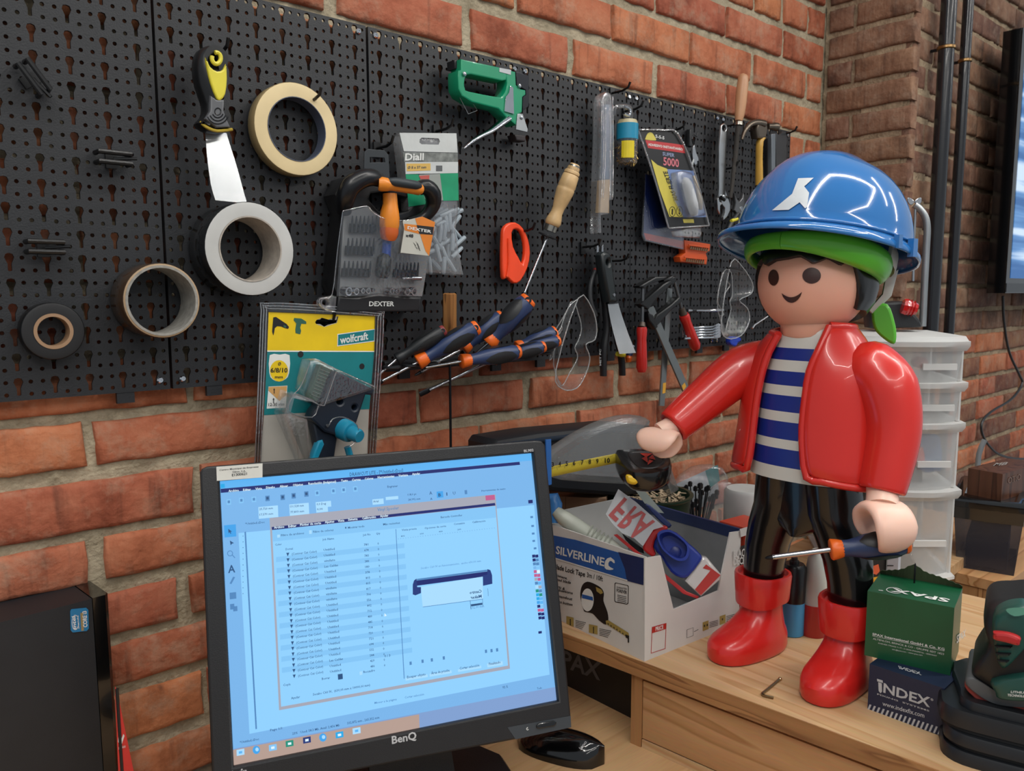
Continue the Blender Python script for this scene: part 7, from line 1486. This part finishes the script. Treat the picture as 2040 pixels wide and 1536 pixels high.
# --- glue blister, blue pack behind
t=thing('tool_blister','blue and red blister pack hanging behind the glue pack','blister pack',Wq(1325,490,.03))
put('card',PLT(fT7,[(502,760),(640,780),(775,1200),(772,1302),(500,1238),(484,1200)],.036,.002,.0005),C('pack_navy','14265a',rough=.3),t)
mb=MB(); pp(mb,WP(.036),[fT7(*p) for p in ((486,1185),(773,1245),(771,1298),(500,1234))],.0004); put('red_band',mb,C('pack_red','9c3a36',rough=.3),t)
put('clear_blister',PLT(fT7,[(500,750),(640,770),(780,1195),(778,1308),(495,1245),(478,1200)],.042,.004,.001),CLEAR,t)
t=thing('glue_blister','hanging blister pack of super glue with black, red and yellow card','blister pack',Wq(1380,455,.05)); P_=WP(.062)
cd_=put('card',PLT(fT7,[(452,438),(640,440),(735,470),(845,730),(958,1110),(955,1142),(668,1146),(560,780)],.062,.002,.0005),C('glue_card_black','1a1a1c',rough=.35),t)
mb=MB(); pp(mb,P_,[fT7(*p) for p in ((496,508),(700,534),(772,545),(788,605),(516,566))],.0004); ob('red_band',mb,C('pack_red2','b83436',rough=.35),cd_,smooth=0)
mb=MB(); pp(mb,P_,[fT7(*p) for p in ((538,650),(585,690),(655,718),(700,930),(775,1070),(672,1068),(600,870))],.0004); pp(mb,P_,[fT7(*p) for p in smoothpts([(497,495),(515,458),(545,455),(568,490),(572,512),(500,505)],2)],.0004); pp(mb,P_,[fT7(*p) for p in ((770,1085),(848,1085),(852,1112),(776,1112))],.0004); ob('yellow_field',mb,C('pack_yellow','c9bb50',rough=.35),cd_,smooth=0,kind='stuff')
mb=MB(); pp(mb,P_,[fT7(*p) for p in ((655,720),(845,732),(945,1070),(775,1072),(700,930))],.0003); ob('blue_field',mb,C('pack_blue','6f86b4',rough=.3,var=.2),cd_,smooth=0)
mb=MB(); txt(mb,'ADHESIVO INSTANTANEO',P_,fT7(518,548),fT7(770,585),fT7(515,530),.0008,bold=.04); txt(mb,'5-5-5',P_,fT7(570,490),fT7(635,505),fT7(570,468),.0006,bold=.05); ob('white_lettering',mb,WHITE,cd_,smooth=0)
mb=MB(); txt(mb,'SUPER',P_,fT7(622,620),fT7(708,632),fT7(622,595),.0006,bold=.04); ob('blue_lettering',mb,C('lettering_blue_grey','8f9ab8'),cd_,smooth=0)
mb=MB(); txt(mb,'5000',P_,fT7(628,690),fT7(742,706),fT7(626,632),.0006,bold=.05); ob('pink_lettering',mb,C('lettering_pink','c9707a'),cd_,smooth=0)
mb=MB(); txt(mb,'MAS FUERTE',P_,fT7(735,948),fT7(655,735),fT7(705,950),.0007,bold=.05)
for x,y in ((693,1030),(745,1028)):
    e_=ellipse(x,y,24,38,18); mb.add([P_(*fT7(a,b),.0007) for a,b in e_]+[P_(*fT7(x+(a-x)*.85,y+(b-y)*.88),.0007) for a,b in e_],[(i,(i+1)%18,18+(i+1)%18,18+i) for i in range(18)]); pp(mb,P_,[fT7(x-4,y-20),fT7(x+6,y-20),fT7(x+4,y+24),fT7(x-6,y+20)],.0007)
ob('black_lettering',mb,INK,cd_,smooth=0,kind='stuff')
mb=ptub(fT7,[(770,800,.068),(800,830,.074),(840,980,.076),(850,1040,.070)],[6,10,11.5,8],12); put('glue_tube',mb,C('tube_milk','b9bcc0',rough=.3),t,'milky glue bottle inside the blister',sm=60)
mb=ptub(fT7,[(845,770,.068),(870,850,.072),(895,960,.072),(900,1010,.068)],[3,4,5,4],10); put('glue_nozzle',mb,C('nozzle_tan','a89a86',rough=.3),t)
put('clear_blister',PLT(fT7,[(735,740),(790,728),(840,740),(925,920),(942,1060),(820,1075),(760,950)],.085,.022,.006,1),clearmat('blister_bubble',base=.14,edge=.65,rough=.06),t,sm=50)
for a in ([(445,440,.066),(560,780,.066),(665,1148,.066)],[(672,1150,.066),(820,1140,.068),(958,1132,.066)],[(452,432,.066),(640,436,.066),(735,465,.066),(850,730,.066),(960,1130,.066)]): mb=ptub(fT7,a,1.8,6); put('pack_edge',mb,MC['clear_edge'],t)
put('lower_fold',PLT(fT7,[(705,1170),(900,1140),(912,1190),(898,1220),(720,1212)],.058,.010,.003),clearmat('blister_bubble'),t)
# --- orange bit holder
t=thing('bit_holder','orange plastic holder with two rows of screw bits','bit holder',Wq(1385,525,.03)); OH=C('holder_orange','c44e1e',rough=.35)
put('frame',PLT(fT7,[(782,1236),(972,1266),(966,1318),(940,1332),(950,1368),(944,1416),(756,1396),(748,1360),(790,1330)],.040,.018,.002),OH,t)
for r_ in range(2):
    for i in range(9):
        x=(830 if r_==0 else 800)+i*15; y=(1272 if r_==0 else 1362)+i*2.2; mb=ptub(fT7,[(x,y,.045),(x-2,y+32,.045)],[1.5,1.9],6,k=1); put('bit',mb,C('bit_bronze','7a6a54',rough=.35,metal=.9),t)
    put('retainer',PLT(fT7,[(815-r_*30,1268+r_*90),(965-r_*22,1290+r_*85),(965-r_*22,1298+r_*85),(815-r_*30,1277+r_*90)],.049,.003,.0006),OH,t)
# --- mini pliers on hook
t=thing('mini_pliers','tiny steel pliers hanging from a keyring hook above the glue pack','pliers',Wq(1388,365,.04))
put('hanger_plate',PLT(fT7,[(822,430),(838,425),(845,470),(838,560),(818,550)],.032,.01,.002),BLK,t)
put('head',PLT(fT7,[(845,560),(856,540),(868,600),(885,640),(886,680),(860,690),(845,660),(840,610)],.044,.006,.001),STEEL,t)
mb=ptub(fT7,[(848,650,.044),(835,710,.044),(832,760,.044)],1.8,6); put('handle',mb,ALU,t); mb=ptub(fT7,[(880,660,.044),(888,740,.044),(906,825,.044)],1.8,6); put('handle',mb,DARK,t)
mb=ptub(fT7,[(848,540,.05),(838,500,.052),(850,470,.05),(870,480,.05),(880,450,.05)],1.5,6); put('ring',mb,BLK,t)
# --- adjustable wrench
t=thing('adjustable_wrench','chrome adjustable wrench hanging jaw down','wrench',Wq(1440,438,.04))
put('handle',PLT(fT7,[(1050,402),(1073,384),(1096,402),(1100,460),(1092,560),(1080,860),(1098,920),(1068,952),(1030,930),(1036,860),(1036,560),(1045,470)],.046,.007,.002,holes=[ellipse(1073,420,15,22,10)]),mat('satin_chrome',srgb('bfc2c4'),rough=.25,metal=1,var=.05),t)
put('fixed_jaw',PLT(fT7,[(1062,905),(1096,915),(1117,975),(1116,1022),(1095,1068),(1068,1092),(1066,1072),(1080,1040),(1080,1005),(1055,972)],.050,.010,.002),MC['satin_chrome'],t)
put('movable_jaw',PLT(fT7,[(1040,955),(1058,975),(1044,990),(1042,1050),(1026,1015),(1022,940),(1030,925)],.049,.008,.002),MC['satin_chrome'],t)
mb=ptub(fT7,[(1045,925,.050),(1072,945,.050)],3.5,10,k=1); put('knurl',mb,DARK,t)
# --- round file
t=thing('round_file','round dark file with a pale wooden handle rising above the board','file',Wq(1452,400,.05))
mb=ptub(fT7,[(1212,36,.060),(1210,48,.060),(1205,110,.060),(1196,180,.060),(1190,260,.060),(1182,330,.060),(1176,370,.060)],[6,10,11.5,11.8,11,9.5,7],16,k=2); put('handle',mb,C('file_handle_beech','b98a66',rough=.4,var=.08),t,sm=60)
mb=ptub(fT7,[(1178,378,.060),(1176,402,.060)],[8,8.5],14,k=1); put('ferrule',mb,C('nickel','a8a49a'),t)
mb=ptub(fT7,[(1174,402,.060),(1150,640,.058),(1118,930,.055)],[5.5,4.8,3.4],10,k=1); put('blade',mb,mat('file_steel',srgb('4a4744'),rough=.5,metal=.7,bump=.9,bscale=1400),t)
# --- claw hammer
t=thing('claw_hammer','claw hammer with a yellowish wooden handle and black grip','hammer',Wq(1510,400,.06))
mb=ptub(fT7,[(1200,505,.068),(1222,440,.070),(1262,392,.072),(1310,382,.074),(1350,392,.074)],[3,5,7,9,10.5],12,flat=.8); put('claw',mb,mat('forged_steel',srgb('6d6358'),rough=.3,metal=.9),t,sm=60)
put('head',PLT(fT7,[(1318,385),(1340,370),(1385,385),(1392,430),(1378,498),(1322,495),(1312,430)],.080,.020,.004),MC['forged_steel'],t)
mb=ptub(fT7,[(1385,408,.072),(1420,410,.074),(1432,412,.074),(1455,414,.076)],[6,6,8.5,8.5],14,k=1); put('face',mb,MC['forged_steel'],t)
mb=ptub(fT7,[(1350,495,.072),(1330,520,.072),(1325,640,.070),(1326,845,.068)],[7,8,7.5,8.5],12,k=2,flat=.7); put('handle',mb,C('hammer_ash','c69a45',rough=.35,var=.1),t,sm=60)
mb=ptub(fT7,[(1326,840,.068),(1322,900,.068),(1318,1010,.066)],[8.5,8,8],12,flat=.8,k=1); put('grip',mb,BLK,t,sm=60)
# --- steel try square
t=thing('steel_angle','dark steel angle with a pale stock hanging at the right end of the board','square',Wq(1550,360,.04))
put('blade',PLT(fT7,[(1448,456),(1472,470),(1500,448),(1528,452),(1524,760),(1450,800)],.040,.003,.0006),C('angle_steel','46484b',rough=.35,metal=.5),t)
put('stock',PLT(fT7,[(1416,466),(1446,460),(1444,830),(1418,830)],.050,.010,.001),C('stock_alu','7d858c',rough=.35,metal=.6),t)
put('shadow_side',PLT(fT7,[(1378,500),(1415,480),(1412,830),(1380,860)],.034,.004,.001),BLK,t)  # black plate stands in for the shade left of the stock
# --- combination pliers
t=thing('combination_pliers','steel pliers with yellow and black handles left of the helmet','pliers',Wq(1475,440,.05)); FS=mat('plier_steel',srgb('77787a'),rough=.35,metal=.9)
put('jaws',PLT(fT7,[(1146,895),(1162,930),(1182,958),(1205,930),(1214,888),(1222,940),(1222,1000),(1205,1045),(1170,1048),(1150,1020),(1160,965)],.052,.009,.002),FS,t)
mb=MB(); mb.lathe(W3(fT7,1196,1008,.052),(0,-1,0),[(0,.0055),(.001,.005)],n=14); put('pivot',mb,STEEL,t)
mb=ptub(fT7,[(1172,1040,.050),(1150,1070,.050),(1122,1110,.050),(1100,1160,.05)],[4,5,6,6],10); h=put('handle',mb,BLK,t); mb=ptub(fT7,[(1165,1083,.053),(1122,1098,.054)],3.4,8,k=1); put('yellow_guard',mb,C('insert_yellow','d7cb3c'),t)
mb=ptub(fT7,[(1205,1040,.050),(1235,1065,.050),(1262,1100,.050),(1275,1160,.05)],[4,5,6,6],10); put('handle',mb,BLK,t); mb=ptub(fT7,[(1212,1080,.053),(1256,1090,.054)],3.4,8,k=1); put('yellow_guard',mb,C('insert_yellow','d7cb3c'),t)
# --- dowelling jig blister
t=thing('jig_blister','large blister pack with a yellow and teal card holding a dowelling jig, over the monitor','blister pack',Wq(630,900,.05)); P_=WP(.062)
f=fT8
cd_=put('card',PLT(f,[(228,255),(1110,290),(1105,580),(1060,1060),(1040,1640),(150,1640),(190,1110),(217,575)],.062,.0016,.0004,holes=[[(615,340),(625,322),(655,318),(668,305),(715,308),(722,320),(790,322),(800,290),(805,300),(790,345),(720,362),(690,378),(655,355),(622,355)]]),C('card_pale_grey','a8a49c',rough=.4,var=.05),t)
mb=MB(); g_h=[(228,256),(1110,291),(1103,580),(217,575)]; 
me_=flatmesh([[WP(.062).ab(WP(.062)(*f(*p))) for p in g_h],[WP(.062).ab(WP(.062)(*f(*p))) for p in [(612,340),(625,320),(668,303),(722,318),(806,288),(792,347),(690,380),(622,357)]][::-1]],0); mb.mesh(me_,lambda c:WP(.062).w(c.x,c.y,.0004)); ob('yellow_field',mb,C('jig_yellow','e0be12',rough=.3),cd_,smooth=0)
mb=MB(); pp(mb,P_,[f(*p) for p in ((217,586),(1101,584),(1062,1058),(960,1062),(190,1108))],.0004); pp(mb,P_,[f(*p) for p in ((803,440),(1107,398),(1103,495),(800,535))],.0007); ob('teal_field',mb,C('jig_teal','12757a',rough=.3),cd_,smooth=0,kind='stuff')
mb=MB(); pp(mb,P_,[f(*p) for p in ((217,573),(1102,578),(1102,586),(217,585))],.0006); pp(mb,P_,[f(*p) for p in smoothpts([(238,612),(320,608),(402,612),(398,760),(370,810),(315,832),(260,812),(235,760)],2)],.0006); pp(mb,P_,[f(*p) for p in ((228,872),(384,864),(372,1046),(213,1055))],.0006)
txt(mb,'wolfcraft',P_,f(820,518),f(1052,480),f(818,458),.0010,bold=.06); e_=[(798,438),(1109,395),(1105,498),(796,540)]; e2=[(804,444),(1104,401),(1100,492),(802,532)]; mb.add([P_(*f(*p),.0008) for p in e_]+[P_(*f(*p),.0008) for p in e2],[(i,(i+1)%4,4+(i+1)%4,4+i) for i in range(4)])
ob('white_print',mb,WHITE,cd_,smooth=0,kind='stuff')
mb=MB(); pp(mb,P_,[f(*p) for p in ellipse(315,742,75,88,24)],.0009); ob('yellow_disc',mb,C('jig_yellow','e0be12'),cd_,smooth=0)
mb=MB(); pp(mb,P_,[f(*p) for p in ((230,875),(380,868),(376,940),(318,992),(228,905))],.0009); ob('board_drawing',mb,C('print_wood','c89a5c'),cd_,smooth=0)
mb=MB(); txt(mb,'6/8/10',P_,f(244,755),f(384,755),f(246,718),.0012,bold=.05); txt(mb,'mm',P_,f(280,804),f(346,804),f(282,780),.0012,bold=.03); txt(mb,'Ø',P_,f(306,697),f(332,697),f(306,672),.0012,bold=.04); txt(mb,'12-30 mm',P_,f(228,1034),f(358,1030),f(229,1008),.0012,bold=.01)
for x,y in ((275,885),(270,965)): pp(mb,P_,[f(x-8,y+15),f(x,y),f(x+8,y+15),f(x+3,y+15),f(x+3,y+45),f(x-3,y+45),f(x-3,y+15)],.0012)
pp(mb,P_,[f(*p) for p in ((268,300),(290,296),(340,330),(378,355),(398,380),(390,395),(370,390),(330,375),(300,372),(280,390),(276,420),(268,450),(258,420),(262,360))],.0008)
ob('black_print',mb,INK,cd_,smooth=0,kind='stuff')
mb=MB(); pp(mb,P_,[f(*p) for p in ((440,305),(500,310),(540,335),(540,355),(500,352),(490,385),(498,410),(490,440),(452,430),(450,400),(458,350),(436,325))],.0008); pp(mb,P_,[f(*p) for p in ((355,362),(375,372),(370,388),(350,376))],.0012); ob('green_drill_print',mb,C('print_green','2a5c4c'),cd_,smooth=0,kind='stuff')
JB=C('jig_navy','1a222e',rough=.3); JT=C('jig_teal_plastic','1880a0',rough=.25)
put('jig_body',PLT(f,[(790,740),(1110,900),(1085,945),(1035,940),(960,1170),(940,1250),(860,1300),(690,1250),(580,1140),(600,1080),(640,1030),(690,960),(750,800)],.090,.022,.003,holes=[ellipse(820,995,26,26,12),ellipse(940,1045,20,22,12)]),JB,t)
put('jig_arm',PLT(f,[(585,1130),(700,1160),(800,1300),(770,1500),(700,1640),(600,1640),(640,1400)],.084,.018,.003),JB,t)
put('teal_lever',PLT(f,[(640,1320),(680,1310),(695,1350),(640,1480),(560,1640),(520,1640)],.086,.012,.003),JT,t)
put('insert_block',PLT(f,[(655,690),(775,740),(690,960),(670,1020),(560,960)],.078,.012,.001),C('insert_olive','3f5648',rough=.4),t)
for i in range(9): mb=ptub(f,[(655-i*9,730+i*26,.0785),(760-i*9,770+i*26,.0785)],.8,5,k=1); put('insert_rib',mb,C('rib_grey','6f7a70',rough=.4),t)
c=W3(f,880,1230,.098); k=mpp(c); mb=MB(); mb.lathe(c+V((0,.012,0)),V((.25,-1,-.25)),[(0,22*k),(.012,22*k),(.016,20*k),(.017,15*k),(.030,14*k),(.033,12*k)],n=24); put('teal_knob',mb,JT,t)
mb=ptub(f,[(880,1370,.085),(900,1440,.085)],[7,7],10,k=1); put('teal_pin',mb,JT,t)
for x,y in ((712,1195),): mb=MB(); mb.lathe(W3(f,x,y,.091),(0,-1,0),[(0,.0024),(.002,.002)],n=10); put('pin',mb,STEEL,t)
for x,y in ((493,605),(1000,705)): mb=MB(); mb.lathe(W3(f,x,y,.0625),(0,-1,0),[(0,.0042),(.0004,.0042)],n=12); put('punched_hole',mb,INK,t)
put('blister_step',PLT(f,[(575,650),(620,645),(1115,860),(1110,900),(690,1035),(640,1030),(430,950),(395,1080),(560,1140),(600,1640),(560,1640),(380,1090),(420,930),(560,960),(520,900)],.100,.030,.005),clearmat('blister_bubble'),t)
for a in ([(575,660,.100),(620,645,.102),(800,735,.102),(1112,878,.100)],[(430,945,.1),(470,935,.1),(640,1020,.1),(690,1030,.1)],[(575,665,.1),(500,860,.1),(440,930,.1)],[(690,1030,.1),(790,745,.1)],[(640,1030,.1),(590,1125,.1),(395,1080,.1),(430,945,.1)],[(730,1190,.118),(760,1140,.118),(850,1125,.118),(960,1190,.118),(965,1300,.116),(900,1370,.112)]): mb=ptub(f,a,1.0,6); put('blister_edge',mb,MC['clear_edge'],t)
# outer rim of the shell
orim=[(168,220),(200,180),(640,205),(1160,262),(1180,300),(1150,700),(1110,1200),(1090,1640)]
for dx_ in (0,22,44):
    L_=[(158+dx_,1640-0),(150+dx_,1300),(165+dx_,700),(168+dx_,240),(200+dx_*.6,182+dx_),(640,200+dx_),(1140-dx_*.3,250+dx_*.8),(1178-dx_,290+dx_*.2),(1160-dx_,700),(1125-dx_,1200),(1100-dx_,1640)]
    L_[0]=(112+dx_,1640); L_[1]=(126+dx_,1300); L_[2]=(150+dx_,700)
    mb=ptub(f,[(x,y,.066) for x,y in L_],1.3,6); put('shell_rim',mb,MC['clear_edge'],t)
put('shell_flange',PLT(f,[(112,1640),(150,700),(165,230),(200,180),(640,198),(1140,248),(1180,290),(1160,700),(1100,1640),(1040,1640),(1105,580),(1110,290),(228,255),(217,575),(150,1640)],.064,.004,.001),clearmat('flange_smoky',tint=(.55,.55,.56),base=.1,edge=.5,rough=.08),t)
